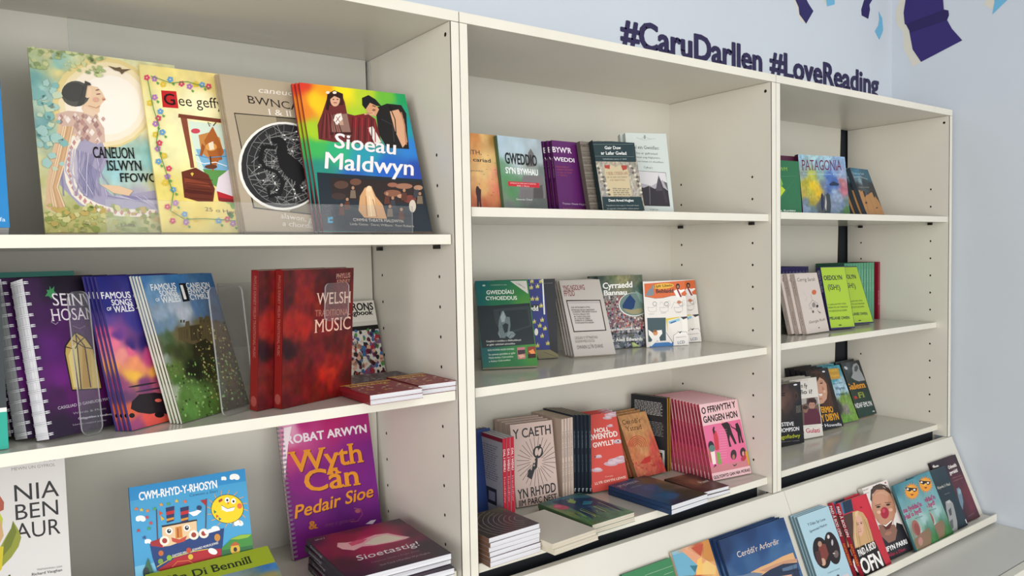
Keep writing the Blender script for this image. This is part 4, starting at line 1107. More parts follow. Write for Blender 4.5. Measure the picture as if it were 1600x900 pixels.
('t','Emyn Dôn a Salm',-0.081,0.223,0.408,0.234,0.031,'#38322e','s'),
('l','#a89c8c',.0042,[-.734,.199,.408,.216]),
('l','#3c3632',.0042,[-.69,.176,.455,.193]),
('l','#3c3632',.0028,[-.702,.145,.442,.161]),
('t','Emyn Dôn a Salm',-0.07,0.114,0.419,0.123,0.031,'#38322e','s'),
('l','#a89c8c',.0042,[-.723,.092,.419,.106]),
('l','#3c3632',.0042,[-.678,.069,.466,.082]),
('l','#3c3632',.0028,[-.69,.038,.453,.05]),
('t','Emyn Dôn a Salm',-0.059,0.005,0.429,0.013,0.031,'#38322e','s'),
('l','#a89c8c',.0042,[-.711,-.015,.43,-.005])],
'gair':[('p','#22363a',[0,0,1,0,1,1,0,1]),
('g',40,.25,16,3,[(.006,.68,'#a8a090'),(.424,.49,'#b4a88e'),(.866,.355,'#a49c90'),(.117,.198,'#98948c'),(-.157,.476,'#98948c'),(.944,.65,'#989488')]),
('p','#21363a',[-.031,.98,1.024,1.024,.971,.713,-.046,.689]),
('p','#21363a',[.027,.185,.958,.199,.989,-.005,.008,-.012]),
('l','#8a9a98',.0029,[-.005,.935,.962,.977,.932,.79,-.01,.765,-.005,.935]),
('t','Gair Duw',0.263,0.876,0.649,0.891,0.044,'#eef0ec','b'),
('t','ar Lafar Gwlad',0.154,0.794,0.764,0.812,0.047,'#eef0ec','b'),
('t',"Cyfieithiadau cynnar o'r Beibl",0.178,0.722,0.745,0.741,0.017,'#b8c0bc',''),
('t','Dewi Arwel Hughes',0.167,0.119,0.758,0.126,0.034,'#eef0ec','b'),
('t',"Ysgrythurau Cymraeg o'r Oesoedd Canol",0.091,0.056,0.861,0.064,0.014,'#b8c0bc',''),
('t','yn ogystal a llawysgrifau cyfoes cynnar',0.099,0.011,0.859,0.018,0.017,'#b8c0bc',''),
('p','#c8b894',[.179,.584,.348,.654,.457,.621,.586,.661,.737,.6,.731,.207,.185,.192]),
('p','#a84038',[.192,.639,.323,.649,.303,.588,.194,.599]),
('p','#a84038',[.583,.651,.74,.656,.713,.599,.611,.575]),
('t','Y BEIBL CYSSEGR-LAN',0.204,0.499,0.716,0.519,0.043,'#8a4a38','s'),
('t','SEF YR HEN DESTAMENT',0.209,0.456,0.704,0.471,0.022,'#6a5a48','s'),
('t',"A'R NEWYDD",0.264,0.414,0.632,0.425,0.023,'#8a5a40','s'),
('k',5,.3,.18,.72,.32,'#8f8672',.6),
('e','#d4ccb8',.004,.622,.035,.001,-.004,-.014,8),
('e','#d4ccb8',.81,.646,.037,.001,-.004,-.015,8),
('e','#5c564e',.045,.592,.027,-.01,-.015,-.013,8),
('e','#5c564e',.852,.615,.029,-.01,-.016,-.013,8),
('e','#d4ccb8',.085,.562,.013,-.018,-.022,-.008,8),
('e','#d4ccb8',.895,.584,.013,-.019,-.023,-.008,8),
('e','#5c564e',.043,.529,-.005,-.022,-.023,-.001,8),
('e','#5c564e',.85,.55,-.006,-.022,-.024,-.001,8),
('e','#d4ccb8',.084,.499,-.022,-.019,-.018,.007,8),
('e','#d4ccb8',.893,.519,-.023,-.02,-.019,.007,8),
('e','#5c564e',.125,.468,-.033,-.011,-.009,.012,8),
('e','#5c564e',.935,.488,-.035,-.012,-.009,.013,8),
('e','#d4ccb8',.082,.436,-.035,-.001,.004,.014,8),
('e','#d4ccb8',.89,.454,-.037,-.001,.004,.015,8),
('e','#5c564e',.123,.405,-.027,.01,.015,.013,8),
('e','#5c564e',.933,.423,-.029,.01,.016,.013,8),
('e','#d4ccb8',.164,.375,-.013,.018,.022,.008,8),
('e','#d4ccb8',.976,.392,-.013,.019,.023,.008,8),
('e','#5c564e',.121,.343,.005,.021,.023,.0,8),
('e','#5c564e',.93,.359,.006,.022,.024,.0,8),
('e','#d4ccb8',.162,.312,.022,.019,.018,-.007,8),
('e','#d4ccb8',.973,.327,.024,.019,.019,-.007,8),
('e','#5c564e',.203,.282,.033,.011,.009,-.012,8),
('e','#5c564e',1.016,.296,.035,.012,.009,-.013,8),
('e','#d4ccb8',.16,.25,.035,.001,-.004,-.014,8),
('e','#d4ccb8',.97,.263,.037,.001,-.004,-.015,8),
('e','#5c564e',.201,.219,.028,-.01,-.015,-.013,8),
('e','#5c564e',1.013,.232,.029,-.011,-.016,-.013,8)],
'gwin':[('p','#c6cfca',[0,0,1,0,1,1,0,1]),
('p','#5a5c60',[.186,.522,.898,.5,.922,.069,.285,.08]),
('p','#d0cdd0',[.197,.517,.887,.494,.904,.368,.8,.393,.515,.292,.232,.316]),
('p','#a8a4aa',[.241,.366,.522,.329,.802,.406,.909,.267,.271,.266]),
('p','#2c2830',[.244,.316,.326,.304,.45,.329,.587,.292,.785,.317,.909,.267,.92,.071,.289,.08]),
('p','#4c4450',[.607,.267,.712,.468,.824,.267]),
('p','#38323a',[.712,.468,.771,.368,.892,.116,.82,.116]),
('l','#8a8488',.005,[.469,.329,.442,.092]),
('l','#9a9498',.0038,[.715,.481,.703,.418]),
('l','#8a9490',.0038,[.261,.941,.366,.923,.469,.956,.584,.925,.72,.933]),
('e','#8a9490',.468,.95,.024,.0,-.005,-.028,20),
('l','#8a9490',.0026,[.343,.929,.459,.905,.597,.928]),
('t','Gofal ein Gwinllan:',0.033,0.803,0.79,0.792,0.041,'#30343a','s'),
('t','Ysgrifau ar gyfraniad',0.045,0.737,0.741,0.725,0.024,'#3a3e44','s'),
('t','yr Eglwys yng Nghymru',0.06,0.686,0.793,0.674,0.021,'#3a3e44','s'),
('t',"i'n llen, ein hanes a'n diwylliant",0.027,0.635,0.868,0.621,0.019,'#3a3e44','s'),
('t','Cyfrol I',0.376,0.553,0.581,0.544,0.025,'#30343a','s'),
('t','Golygwyd gan',0.419,0.03,0.624,0.024,0.015,'#4a4e54',''),
('t','A. Cynfael Lake',0.366,0.005,0.653,-0.001,0.012,'#4a4e54','')],
'gweddiau':[('g',40,.02,3,3,[(.04,.988,'#1f6468'),(.554,.979,'#2c7058'),(.946,.753,'#4a8840'),(.006,.744,'#1f6260'),(.407,.736,'#2a7050'),(.863,.891,'#3c8048'),(.051,.182,'#1c5c5c'),(.496,.007,'#2c7444'),(1.023,.157,'#4c8c3c'),(1.019,.03,'#40843c')]),
('p','#2c3438',[-.012,.704,.296,.701,.987,.718,.989,.241,.016,.219]),
('p','#3a4246',[.289,.658,.976,.685,.973,.445,.45,.352,.306,.499]),
('p','#2e3639',[.369,.63,.926,.645,.933,.459,.52,.389]),
('p','#d0ccc6',[.659,.989,.972,.987,.977,.826]),
('t','Llyfr',0.771,0.955,0.873,0.919,0.018,'#6a6a68',''),
('t','Gweddi',0.819,0.945,0.928,0.89,0.019,'#6a6a68',''),
('p','#6a787c',[.353,.458,.373,.524,.437,.628,.476,.638,.51,.587,.527,.534,.524,.567,.58,.559,.579,.467,.551,.389,.492,.351,.445,.32,.363,.328,.329,.374,.357,.419]),
('p','#97a4a6',[.405,.563,.472,.634,.502,.561,.476,.508,.423,.503]),
('p','#2c3438',[.432,.47,.495,.495,.544,.474,.509,.39,.455,.378]),
('p','#7c8a8e',[.481,.345,.531,.396,.604,.394,.657,.36,.614,.329,.548,.311]),
('l','#2f383c',.0039,[.52,.331,.579,.368,.651,.358]),
('l','#2f383c',.0033,[.384,.432,.422,.496,.438,.404]),
('l','#aab4b6',.0032,[.351,.38,.366,.322]),
('t','GWEDDÏAU',0.193,0.835,0.706,0.834,0.046,'#eef0e8','b'),
('t','CYHOEDDUS',0.17,0.768,0.754,0.762,0.043,'#eef0e8','b'),
('t',"CYHOEDDIADAU'R GAIR",0.285,0.937,0.59,0.937,0.014,'#a8c0b0',''),
('e','#a8c0b0',.157,.942,.03,-.0,-.002,-.011,20),
('t','Casgliad o weddïau a ddefnyddiwyd',0.107,0.283,0.741,0.285,0.018,'#eef0e8','s'),
('t','ar gyfer addoliad cyhoeddus',0.11,0.244,0.625,0.247,0.018,'#eef0e8','s'),
('t','GOLYGYDD ALED DAVIES',0.117,0.183,0.598,0.186,0.018,'#dce6d8','s'),
('t','Yn cynnwys gweddïau ar gyfer',0.122,0.132,0.614,0.14,0.02,'#dce6d8','s'),
('t','Myfyrdodau Cyhoeddus',0.125,0.097,0.567,0.103,0.018,'#dce6d8','s'),
('t','a Suliau Cyhoeddus',0.123,0.059,0.511,0.067,0.017,'#dce6d8','s'),
('p','#b8787c',[.656,.208,.799,.212,.787,.082,.645,.078]),
('p','#40343c',[.659,.179,.797,.182,.793,.138,.658,.128]),
('p','#d8a890',[.657,.122,.746,.129,.791,.106,.696,.087]),
('p','#8a4034',[.844,.211,.992,.215,.98,.087,.833,.083]),
('p','#e89050',[.856,.162,.945,.185,.981,.133,.911,.122]),
('p','#3a2420',[.838,.13,.985,.133,.98,.087,.833,.083])],
'iris':[('p','#14171e',[0,0,1,0,1,1,0,1]),
('p','#1c2a78',[.513,1.005,.802,1.002,.869,.11,.599,.12]),
('p','#e6e6e0',[.779,1.0,.802,.999,.808,.555,.785,.553]),
('p','#c8b84a',[.565,.875,.56,.918,.582,.901,.596,.938,.605,.9,.626,.92,.615,.874]),
('p','#7a9a58',[.583,.875,.595,.918,.602,.875]),
('p','#eae8d8',[.588,.895,.599,.932,.605,.894]),
('p','#c8b84a',[.672,.887,.667,.93,.689,.913,.702,.95,.712,.912,.732,.932,.722,.886]),
('p','#7a9a58',[.689,.887,.701,.93,.709,.886]),
('p','#eae8d8',[.694,.907,.706,.944,.712,.906]),
('p','#c8b84a',[.733,.95,.728,.993,.75,.976,.764,1.013,.773,.975,.794,.995,.783,.949]),
('p','#7a9a58',[.751,.95,.763,.993,.77,.95]),
('p','#eae8d8',[.756,.97,.767,1.007,.773,.97]),
('p','#c8b84a',[.579,.954,.574,.997,.596,.979,.61,1.016,.619,.979,.639,.998,.629,.953]),
('p','#7a9a58',[.597,.953,.609,.996,.616,.953]),
('p','#eae8d8',[.602,.973,.613,1.01,.619,.973]),
('p','#c8b84a',[.577,.732,.572,.775,.594,.758,.607,.795,.617,.757,.637,.777,.627,.731]),
('p','#7a9a58',[.594,.732,.606,.775,.613,.732]),
('p','#eae8d8',[.599,.752,.611,.789,.616,.751]),
('p','#c8b84a',[.654,.731,.648,.774,.671,.756,.684,.793,.694,.755,.714,.775,.704,.729]),
('p','#7a9a58',[.671,.73,.683,.773,.69,.73]),
('p','#eae8d8',[.676,.75,.688,.787,.693,.75]),
('p','#c8b84a',[.59,.447,.585,.49,.607,.472,.621,.509,.63,.472,.65,.491,.64,.446]),
('p','#7a9a58',[.608,.447,.619,.489,.627,.446]),
('p','#eae8d8',[.612,.467,.624,.503,.63,.466]),
('p','#c8b84a',[.684,.395,.678,.437,.7,.42,.714,.456,.723,.419,.744,.438,.734,.393]),
('p','#7a9a58',[.701,.394,.713,.436,.72,.393]),
('p','#eae8d8',[.706,.414,.717,.451,.723,.413]),
('p','#c8b84a',[.726,.465,.721,.508,.743,.49,.756,.526,.766,.489,.786,.508,.776,.463]),
('p','#7a9a58',[.743,.464,.755,.506,.763,.463]),
('p','#eae8d8',[.748,.484,.76,.521,.766,.483]),
('p','#c8b84a',[.768,.356,.763,.399,.785,.381,.799,.418,.808,.381,.829,.4,.818,.355]),
('p','#7a9a58',[.786,.356,.798,.398,.805,.355]),
('p','#eae8d8',[.791,.375,.802,.412,.808,.375]),
('p','#c8b84a',[.715,.265,.71,.308,.732,.29,.745,.327,.755,.29,.775,.309,.765,.264]),
('p','#7a9a58',[.732,.265,.744,.307,.752,.264]),
('p','#eae8d8',[.737,.285,.749,.321,.755,.284]),
('p','#c8b84a',[.806,.17,.801,.213,.823,.195,.837,.231,.846,.194,.867,.213,.856,.168]),
('p','#7a9a58',[.824,.169,.836,.211,.843,.168]),
('p','#eae8d8',[.829,.189,.84,.225,.846,.188]),
('p','#c8b84a',[.632,.147,.626,.19,.648,.172,.662,.209,.671,.172,.692,.191,.681,.146]),
('p','#7a9a58',[.649,.147,.661,.189,.668,.146]),
('p','#eae8d8',[.654,.166,.665,.203,.671,.166]),
('p','#c8b84a',[.716,.643,.711,.686,.733,.669,.747,.705,.756,.668,.777,.687,.767,.642]),
('p','#7a9a58',[.734,.643,.746,.685,.753,.642]),
('p','#eae8d8',[.739,.663,.75,.7,.756,.662]),
('e','#e6e4dc',.646,.339,.031,-.001,-.002,-.045,20),
('p','#0e1014',[.4,.683,.718,.68,.718,.6,.406,.606]),
('t','Tir Newydd',0.188,0.615,0.699,0.604,0.059,'#eeeeea','Bs'),
('t','Casgliad o farddoniaeth newydd',0.529,0.939,0.954,0.941,0.014,'#7a7c84',''),
('p','#7a7450',[.599,.115,.869,.11,1.001,.048,1.018,.007,.67,.001]),
('l','#3a382c',.0043,[.751,.086,.98,.013])],
'ngolwg':[('p','#c0bab4',[0,0,1,0,1,1,0,1]),
('t','YNG NGOLWG',0.052,0.861,0.588,0.864,0.069,'#7a1f2c','b'),
('t','FFYDD',0.055,0.784,0.314,0.787,0.073,'#7a1f2c','b'),
('p','#30201f',[.071,.734,.914,.719,.896,.306,.099,.309]),
('p','#c6c0bc',[.093,.718,.889,.707,.87,.319,.123,.323]),
('p','#a8a2a4',[.102,.701,.878,.69,.878,.679,.102,.69]),
('t','DUW, GWYDDONIAETH A FFYDD',0.158,0.623,0.618,0.616,0.019,'#3a2a2a','B'),
('t','MYFYRDODAU GAN RAI O BREGETHWYR',0.154,0.589,0.714,0.579,0.019,'#3a2a2a','B'),
('t','DYLANWADOL CYMRU HEDDIW YN SON AM',0.167,0.563,0.759,0.552,0.019,'#3a2a2a','B'),
('t','YR HYN A WELANT HWY',0.171,0.531,0.582,0.525,0.019,'#3a2a2a','B'),
('t','AR Y DAITH GYDA DUW',0.175,0.501,0.578,0.495,0.019,'#3a2a2a','B'),
('t','AC O FYD EU CREDO',0.18,0.474,0.568,0.468,0.019,'#3a2a2a','B'),
('t','GOBAITH A CHARIAD',0.178,0.449,0.612,0.441,0.019,'#3a2a2a','B'),
('t','YN NGOLEUNI FFYDD HEDDIW',0.175,0.419,0.631,0.411,0.019,'#3a2a2a','B'),
('t','CASGLIAD O YSTYRIAETHAU',0.092,0.218,0.646,0.213,0.033,'#4a3a3a',''),
('t','GOLEUNI WEDI GOLYGU',0.09,0.173,0.559,0.17,0.033,'#4a3a3a',''),
('t','OWAIN LLŶR EVANS',0.104,0.091,0.729,0.09,0.045,'#2c2020','')],
'bannau':[('g',60,.16,12,3,[(.059,.994,'#3a4a40'),(.276,.989,'#5c6a4c'),(.629,.982,'#8a8660'),(.946,.989,'#58604c'),(.129,.831,'#4a5a50'),(.49,.93,'#8c8a64'),(.803,.923,'#6a705a'),(.926,.811,'#486058'),(.95,.605,'#5a7068'),(.89,.47,'#6a7870'),(.202,.695,'#8a8482'),(.344,.583,'#8c7c7c'),(.221,.453,'#7c6c74'),(.434,.392,'#8a6468'),(.876,.347,'#8a6a6a'),(.644,.275,'#8a8480'),(.307,.235,'#686c72'),(.853,.13,'#808890'),(.4,.07,'#5c6870'),(.662,.031,'#3a4048'),(.931,.018,'#5a5c64')]),
('d',520,8,.02,.22,.98,.72,.008,.018,['#b8384a','#d8d4d0','#38343c','#8a2c3c','#d0a890','#5a6a8a','#a8a4a0','#40302c']),
('d',120,9,.02,.0,.98,.22,.01,.03,['#8a90a0','#30343c','#b0b0b8','#5a6048']),
('e','#e6e6e0',.767,.59,.349,-.011,-.018,-.165,30),
('e','#6a827c',.776,.594,.335,-.011,-.017,-.157,30),
('p','#1c3c6c',[.499,.589,.596,.67,.692,.732,.775,.665,.806,.636,.762,.542,.669,.512,.505,.548]),
('p','#9a9470',[.516,.544,.714,.517,.942,.536,.972,.494,.865,.454,.708,.456,.578,.494]),
('p','#82a098',[.811,.786,1.094,.669,1.079,.532,.907,.633]),
('t','Cyrraedd',0.089,0.826,0.759,0.831,0.079,'#f0f0ec','B'),
('t','Bannau',0.106,0.735,0.621,0.734,0.067,'#f0f0ec','B'),
('t','Newid Byd, Cenedl a Byd',0.134,0.248,0.877,0.247,0.029,'#eaeae6','B'),
('t','Wrth i Addewidion Betty Bynning',0.128,0.19,0.796,0.187,0.024,'#26262a','b'),
('t','Hywel Teifi ac Aled Edwards',-0.35,0.111,0.916,0.087,0.044,'#f0f0ec','B'),
('p','#a8bc70',[.655,.069,.711,.069,.84,.009,.682,.003]),
('p','#c8d098',[.676,.057,.732,.052,.796,.018,.707,.029])],
'lliwio':[('p','#e4dfda',[0,0,1,0,1,1,0,1]),
('p','#d4693a',[.031,.967,1.019,.996,1.003,.758,.841,.773,.65,.766,.459,.741,.271,.736,.03,.773]),
('l','#3a2a28',.0045,[.03,.773,.271,.736,.459,.741,.65,.766,.841,.773,1.003,.758]),
('e','#e4b040',.476,.921,.256,.006,.001,-.043,20),
('t','Llyfr Lliwio',0.258,0.901,0.693,0.913,0.037,'#3c2c20','b'),
('t','Beiblaidd',0.297,0.818,0.707,0.817,0.058,'#3c2420','B'),
('p','#7c8890',[.042,.785,.119,.866,.192,.903,.215,.948,.243,.947,.24,.864,.253,.802,.181,.774]),
('p','#f0ece8',[.716,.837,.791,.866,.873,.857,.91,.74,.79,.735,.748,.79]),
('p','#8c2c3a',[.784,.866,.826,.865,.906,.745,.862,.741]),
('e','#2c2424',.821,.91,.048,-.001,-.004,-.043,20),
('e','#a87858',.821,.904,.026,-.001,-.002,-.023,20),
('p','#f0ece8',[.873,.849,.97,.862,.992,.846,.892,.802]),
('l','#4a4a50',.003,[.084,.609,.102,.548,.182,.529,.276,.543,.296,.626,.271,.611,.165,.596,.084,.609]),
('e','#4a4a50',.249,.655,.049,-.001,-.003,-.033,20),
('e','#e4dfda',.249,.655,.04,-.001,-.003,-.027,20),
('l','#4a4a50',.003,[.359,.601,.377,.54,.457,.521,.553,.535,.573,.618,.548,.604,.44,.588,.359,.601]),
('e','#4a4a50',.526,.647,.049,-.001,-.003,-.034,20),
('e','#e4dfda',.526,.647,.04,-.001,-.003,-.027,20),
('l','#4a4a50',.0031,[.698,.592,.716,.53,.797,.511,.894,.525,.914,.609,.889,.594,.78,.579,.698,.592]),
('e','#4a4a50',.867,.638,.05,-.001,-.003,-.034,20),
('e','#e4dfda',.867,.638,.041,-.001,-.003,-.028,20),
('l','#4a4a50',.003,[.367,.639,.395,.684,.451,.66,.47,.606]),
('l','#4a4a50',.0031,[.498,.651,.608,.694,.614,.632,.527,.581]),
('l','#4a4a50',.0031,[.632,.571,.712,.668,.782,.651]),
('l','#4a4a50',.0031,[.853,.641,.954,.7,.952,.623,.872,.587]),
('e','#c07858',.826,.665,.048,-.001,-.002,-.026,20),
('t','Cam',0.097,0.495,0.214,0.496,0.015,'#6a6a70',''),
('t','Cam',0.383,0.502,0.5,0.503,0.015,'#6a6a70',''),
('t','Cam',0.737,0.5,0.856,0.501,0.015,'#6a6a70',''),
('p','#3c5258',[.053,.445,.487,.437,.459,.088,.048,.081]),
('p','#3a78b8',[.052,-.002,.186,.061,.631,.059,.625,-.002]),
('p','#d8c048',[.488,.422,.81,.44,.82,.419,.532,.39,.515,.208]),
('p','#e6e2dc',[.532,.39,.809,.427,.894,.194,.618,.174]),
('p','#8ec0d4',[.543,.375,.808,.418,.823,.381,.563,.336]),
('p','#28609c',[.588,.358,.721,.384,.731,.366,.598,.339]),
('p','#ece8e2',[.843,.411,1.013,.437,1.022,.159,.882,.195]),
('p','#38383c',[.833,.434,1.001,.44,1.004,.418,.901,.394,.867,.418]),
('p','#f0ece8',[.065,.269,.154,.221,.196,.174,.238,.248,.378,.251,.385,.197,.309,.139,.33,.055,.259,.096,.209,.067,.111,.011,.068,.042,.143,.108,.069,.186]),
('l','#40404a',.003,[.065,.269,.154,.221,.196,.174]),
('e','#d0905c',.223,.211,.056,-.002,-.004,-.039,20),
('e','#8c5c3c',.214,.241,.047,-.002,-.002,-.018,20),
('p','#f0ece8',[.626,.006,.652,.157,.764,.207,.955,.205,1.019,.129,1.018,-.002]),
('l','#3a3a44',.0046,[.626,.006,.652,.157,.764,.207,.955,.205,1.019,.129,1.018,-.002]),
('p','#3a4a4a',[.742,.227,.787,.206,.855,.219,.804,.182]),
('t','Addasiadau Syml',0.698,0.119,0.942,0.125,0.015,'#40404a',''),
('t','LCD',0.735,0.024,0.902,0.029,0.041,'#3c5a7a','b'),
('p','#ece8e4',[.468,.209,.607,.052,.582,.038,.464,.088]),
('l','#2c2c34',.0061,[.475,.209,.625,.044])],
'caeth':[('p','#ccb4aa',[0,0,1,0,1,1,0,1]),
('t','Y CAETH',0.051,0.824,0.949,0.832,0.112,'#1c1a1c','b'),
('l','#3a2c2c',.0059,[.715,.494,1.017,.47]),
('l','#3a2c2c',.0059,[.672,.482,.982,.404]),
('l','#3a2c2c',.0059,[.684,.455,.926,.344]),
('l','#3a2c2c',.0059,[.635,.455,.851,.294]),
('l','#3a2c2c',.0059,[.626,.428,.761,.255]),
('l','#3a2c2c',.0059,[.581,.44,.661,.229]),
('l','#3a2c2c',.0058,[.552,.419,.556,.217]),
('l','#3a2c2c',.0058,[.52,.441,.451,.221]),
('l','#3a2c2c',.0058,[.477,.429,.351,.239]),
('l','#3a2c2c',.0058,[.465,.456,.261,.271]),
('l','#3a2c2c',.0058,[.417,.457,.186,.315]),
('l','#3a2c2c',.0058,[.426,.483,.128,.369]),
('l','#3a2c2c',.0058,[.382,.496,.092,.43]),
('l','#3a2c2c',.0058,[.41,.517,.078,.496]),
('l','#3a2c2c',.0058,[.379,.539,.087,.562]),
('l','#3a2c2c',.0058,[.422,.551,.12,.627]),
('l','#3a2c2c',.0058,[.41,.578,.173,.686]),
('l','#3a2c2c',.0059,[.458,.578,.245,.737]),
('l','#3a2c2c',.0059,[.468,.605,.333,.777]),
('l','#3a2c2c',.0059,[.512,.593,.432,.804]),
('l','#3a2c2c',.0059,[.541,.614,.537,.817]),
('l','#3a2c2c',.0059,[.573,.592,.644,.815]),
('l','#3a2c2c',.0059,[.616,.604,.746,.798]),
('l','#3a2c2c',.0059,[.629,.577,.838,.767]),
('l','#3a2c2c',.0059,[.678,.577,.916,.722]),
('l','#3a2c2c',.0059,[.668,.55,.975,.667]),
('l','#3a2c2c',.0059,[.713,.537,1.013,.605]),
('l','#3a2c2c',.0059,[.684,.516,1.027,.538]),
('e','#1a181c',.6,.628,.116,-.019,-.038,-.073,20),
('e','#ccb4aa',.566,.634,.037,-.005,-.018,-.047,20),
('e','#ccb4aa',.64,.625,.035,-.007,-.031,-.045,20),
('p','#1a181c',[.653,.724,.68,.712,.667,.683,.627,.689]),
('p','#1a181c',[.531,.562,.581,.551,.549,.442,.487,.417,.397,.307,.291,.352,.333,.4,.316,.416,.377,.441,.415,.416,.457,.494]),
('e','#ccb4aa',.498,.517,.016,-.003,-.011,-.018,20),
('e','#ccb4aa',.482,.474,.014,-.003,-.007,-.012,20),
('t','YN RHYDD',0.047,0.097,0.949,0.116,0.111,'#1c1a1c','b'),
('t','JIM PARC NEST',0.039,0.008,0.956,0.02,0.072,'#1c1a1c','b')],
'awenydd':[('p','#cc4c42',[0,0,1,0,1,1,0,1]),
('e','#c4a4ae',.85,.961,.175,-.011,-.011,-.028,20),
('e','#d4bcc4',.881,.974,.105,-.007,-.008,-.02,20),
('e','#c4a4ae',1.005,.983,.128,-.008,-.008,-.021,20),
('e','#d4bcc4',1.036,.996,.077,-.005,-.006,-.015,20),
('e','#c4a4ae',.741,.929,.126,-.008,-.008,-.02,20),
('e','#d4bcc4',.771,.941,.076,-.005,-.006,-.015,20),
('e','#c4a4ae',.305,.438,.107,-.008,-.006,-.017,20),
('e','#d4bcc4',.335,.45,.064,-.005,-.005,-.013,20),
('e','#c4a4ae',.779,.348,.235,-.018,-.014,-.037,20),
('e','#d4bcc4',.809,.36,.141,-.011,-.01,-.027,20),
('e','#c4a4ae',.61,.323,.186,-.014,-.011,-.029,20),
('e','#d4bcc4',.64,.334,.112,-.009,-.008,-.021,20),
('e','#c4a4ae',.903,.377,.141,-.011,-.009,-.022,20),
('e','#d4bcc4',.933,.389,.085,-.006,-.006,-.016,20),
('e','#c4a4ae',.213,.27,.152,-.012,-.009,-.024,20),
('e','#d4bcc4',.242,.282,.091,-.007,-.006,-.018,20),
('e','#c4a4ae',.89,.596,.152,-.011,-.009,-.024,20),
('e','#d4bcc4',.92,.608,.091,-.006,-.007,-.018,20),
('e','#c4a4ae',.764,.817,.088,-.006,-.005,-.014,20),
('e','#d4bcc4',.794,.829,.053,-.003,-.004,-.01,20),
('e','#c4a4ae',1.013,.369,.126,-.01,-.008,-.02,20),
('e','#d4bcc4',1.043,.381,.076,-.006,-.006,-.014,20),
('e','#2a2a30',.226,.444,.021,-.002,-.004,-.01,20),
('e','#2a2a30',.915,.602,.022,-.002,-.004,-.011,20),
('t','HOLL',0.326,0.754,0.739,0.751,0.055,'#f0e4dc','B'),
('t','AWENYDD',0.107,0.667,0.935,0.671,0.068,'#f0e4dc','B'),
('t','GWYLLT',0.219,0.564,0.8,0.571,0.06,'#f0e4dc','B'),
('t','Cerddi',0.398,0.163,0.605,0.158,0.015,'#f0c8b8',''),
('t','LLYR GWYN LEWIS',0.1,0.089,0.944,0.109,0.03,'#f0d8c8','b')],
'ystrad':[('p','#c49262',[0,0,1,0,1,1,0,1]),
('g',36,.12,8,4,[(.0,.98,'#c49262'),(.5,.98,'#c49262'),(1,.98,'#c49262'),(.5,.75,'#c49262'),(.1,.4,'#c47a50'),(.9,.35,'#c8584c'),(.5,.1,'#c86450'),(.2,.05,'#c87454'),(.9,.05,'#c04848'),(.5,.45,'#c89060')]),
('l','#b8382c',.0105,[.414,.458,.42,.47,.421,.481,.417,.492,.408,.501,.394,.509,.377,.515,.357,.518,.335,.519,.313,.517,.291,.513,.271,.506,.253,.498,.238,.488,.228,.477]),
('l','#b8382c',.0105,[.469,.453,.478,.471,.479,.489,.473,.506,.459,.521,.437,.533,.41,.542,.379,.547,.344,.549,.309,.546,.274,.539,.241,.529,.213,.516,.19,.5,.174,.483]),
('l','#b8382c',.0105,[.524,.447,.536,.472,.538,.497,.529,.52,.51,.54,.481,.557,.443,.57,.4,.577,.353,.579,.304,.575,.256,.566,.212,.552,.173,.533,.142,.512,.12,.488]),
('l','#b8382c',.0105,[.579,.441,.595,.473,.598,.504,.586,.534,.561,.56,.524,.582,.477,.598,.422,.607,.362,.609,.3,.604,.239,.592,.183,.574,.134,.551,.094,.524,.066,.494]),
('l','#b8382c',.0105,[.634,.436,.654,.474,.657,.512,.643,.548,.613,.58,.568,.606,.51,.625,.443,.637,.37,.639,.295,.633,.222,.619,.154,.597,.094,.568,.047,.535,.013,.499]),
('p','#c03a34',[.214,.209,.429,.279,.646,.293,.62,.202,.41,.197]),
('t',"Cerddi'r",0.084,0.855,0.723,0.838,0.072,'#3a2a20','s'),
('t','Ystrad',0.133,0.74,0.678,0.731,0.075,'#3a2a20','s'),
('d',60,5,0,0,1,.3,.01,.03,['#c8544a','#c07850','#b84440'])],
'black_back':[('p','#26282c',[0,0,1,0,1,1,0,1]),
('k',9,.1,.74,.88,.93,'#a8a8a8',.5),
('k',9,.12,.46,.9,.66,'#808284',.4),
('p','#d0d0cc',[.68,.06,.92,.06,.92,.28,.68,.28]),
('p','#30302f',[.72,.1,.86,.1,.86,.24,.72,.24]),
('p','#a09488',[.76,.12,.82,.12,.82,.22,.76,.22])],
'ffrwyth':[('p','#e4bcc0',[0,0,1,0,1,1,0,1]),
('p','#dc6c94',[.006,.713,.98,.725,1.001,.098,-.012,.095]),
('p','#c47c84',[-.025,.179,1.003,.183,1.007,.097,-.012,.095]),
('t','O FFRWYTH Y',0.035,0.868,0.93,0.895,0.082,'#181416','B'),
('t','GANGEN HON',0.04,0.751,0.929,0.762,0.083,'#181416','B'),
('t','GOLYGWYD GAN NIA MORAIS',0.034,0.02,0.98,0.027,0.039,'#181416','B'),
('p','#2a2428',[.465,.705,.622,.718,.678,.687,.703,.568,.768,.415,.719,.408,.633,.543,.601,.484,.62,.389,.565,.387,.559,.534,.537,.613]),
('p','#2a2428',[.678,.703,.732,.643,.822,.612,.827,.674,.893,.685,.918,.643,.939,.579,.934,.485,.956,.413,.911,.409,.892,.52,.875,.412,.829,.414,.838,.556,.794,.604,.713,.633]),
('p','#e0a888',[.453,.706,.505,.748,.521,.724]),
('p','#c4404a',[.226,.625,.309,.625,.329,.539,.303,.389,.257,.37,.197,.383]),
('p','#33262a',[.219,.649,.26,.687,.287,.678,.267,.64,.283,.62,.224,.579]),
('e','#302c30',.115,.437,.076,-.002,-.006,-.071,20),
('e','#5a7a74',.124,.411,.074,-.007,-.016,-.044,20),
('p','#e8dcd4',[.072,.365,.177,.37,.155,.206,.073,.206]),
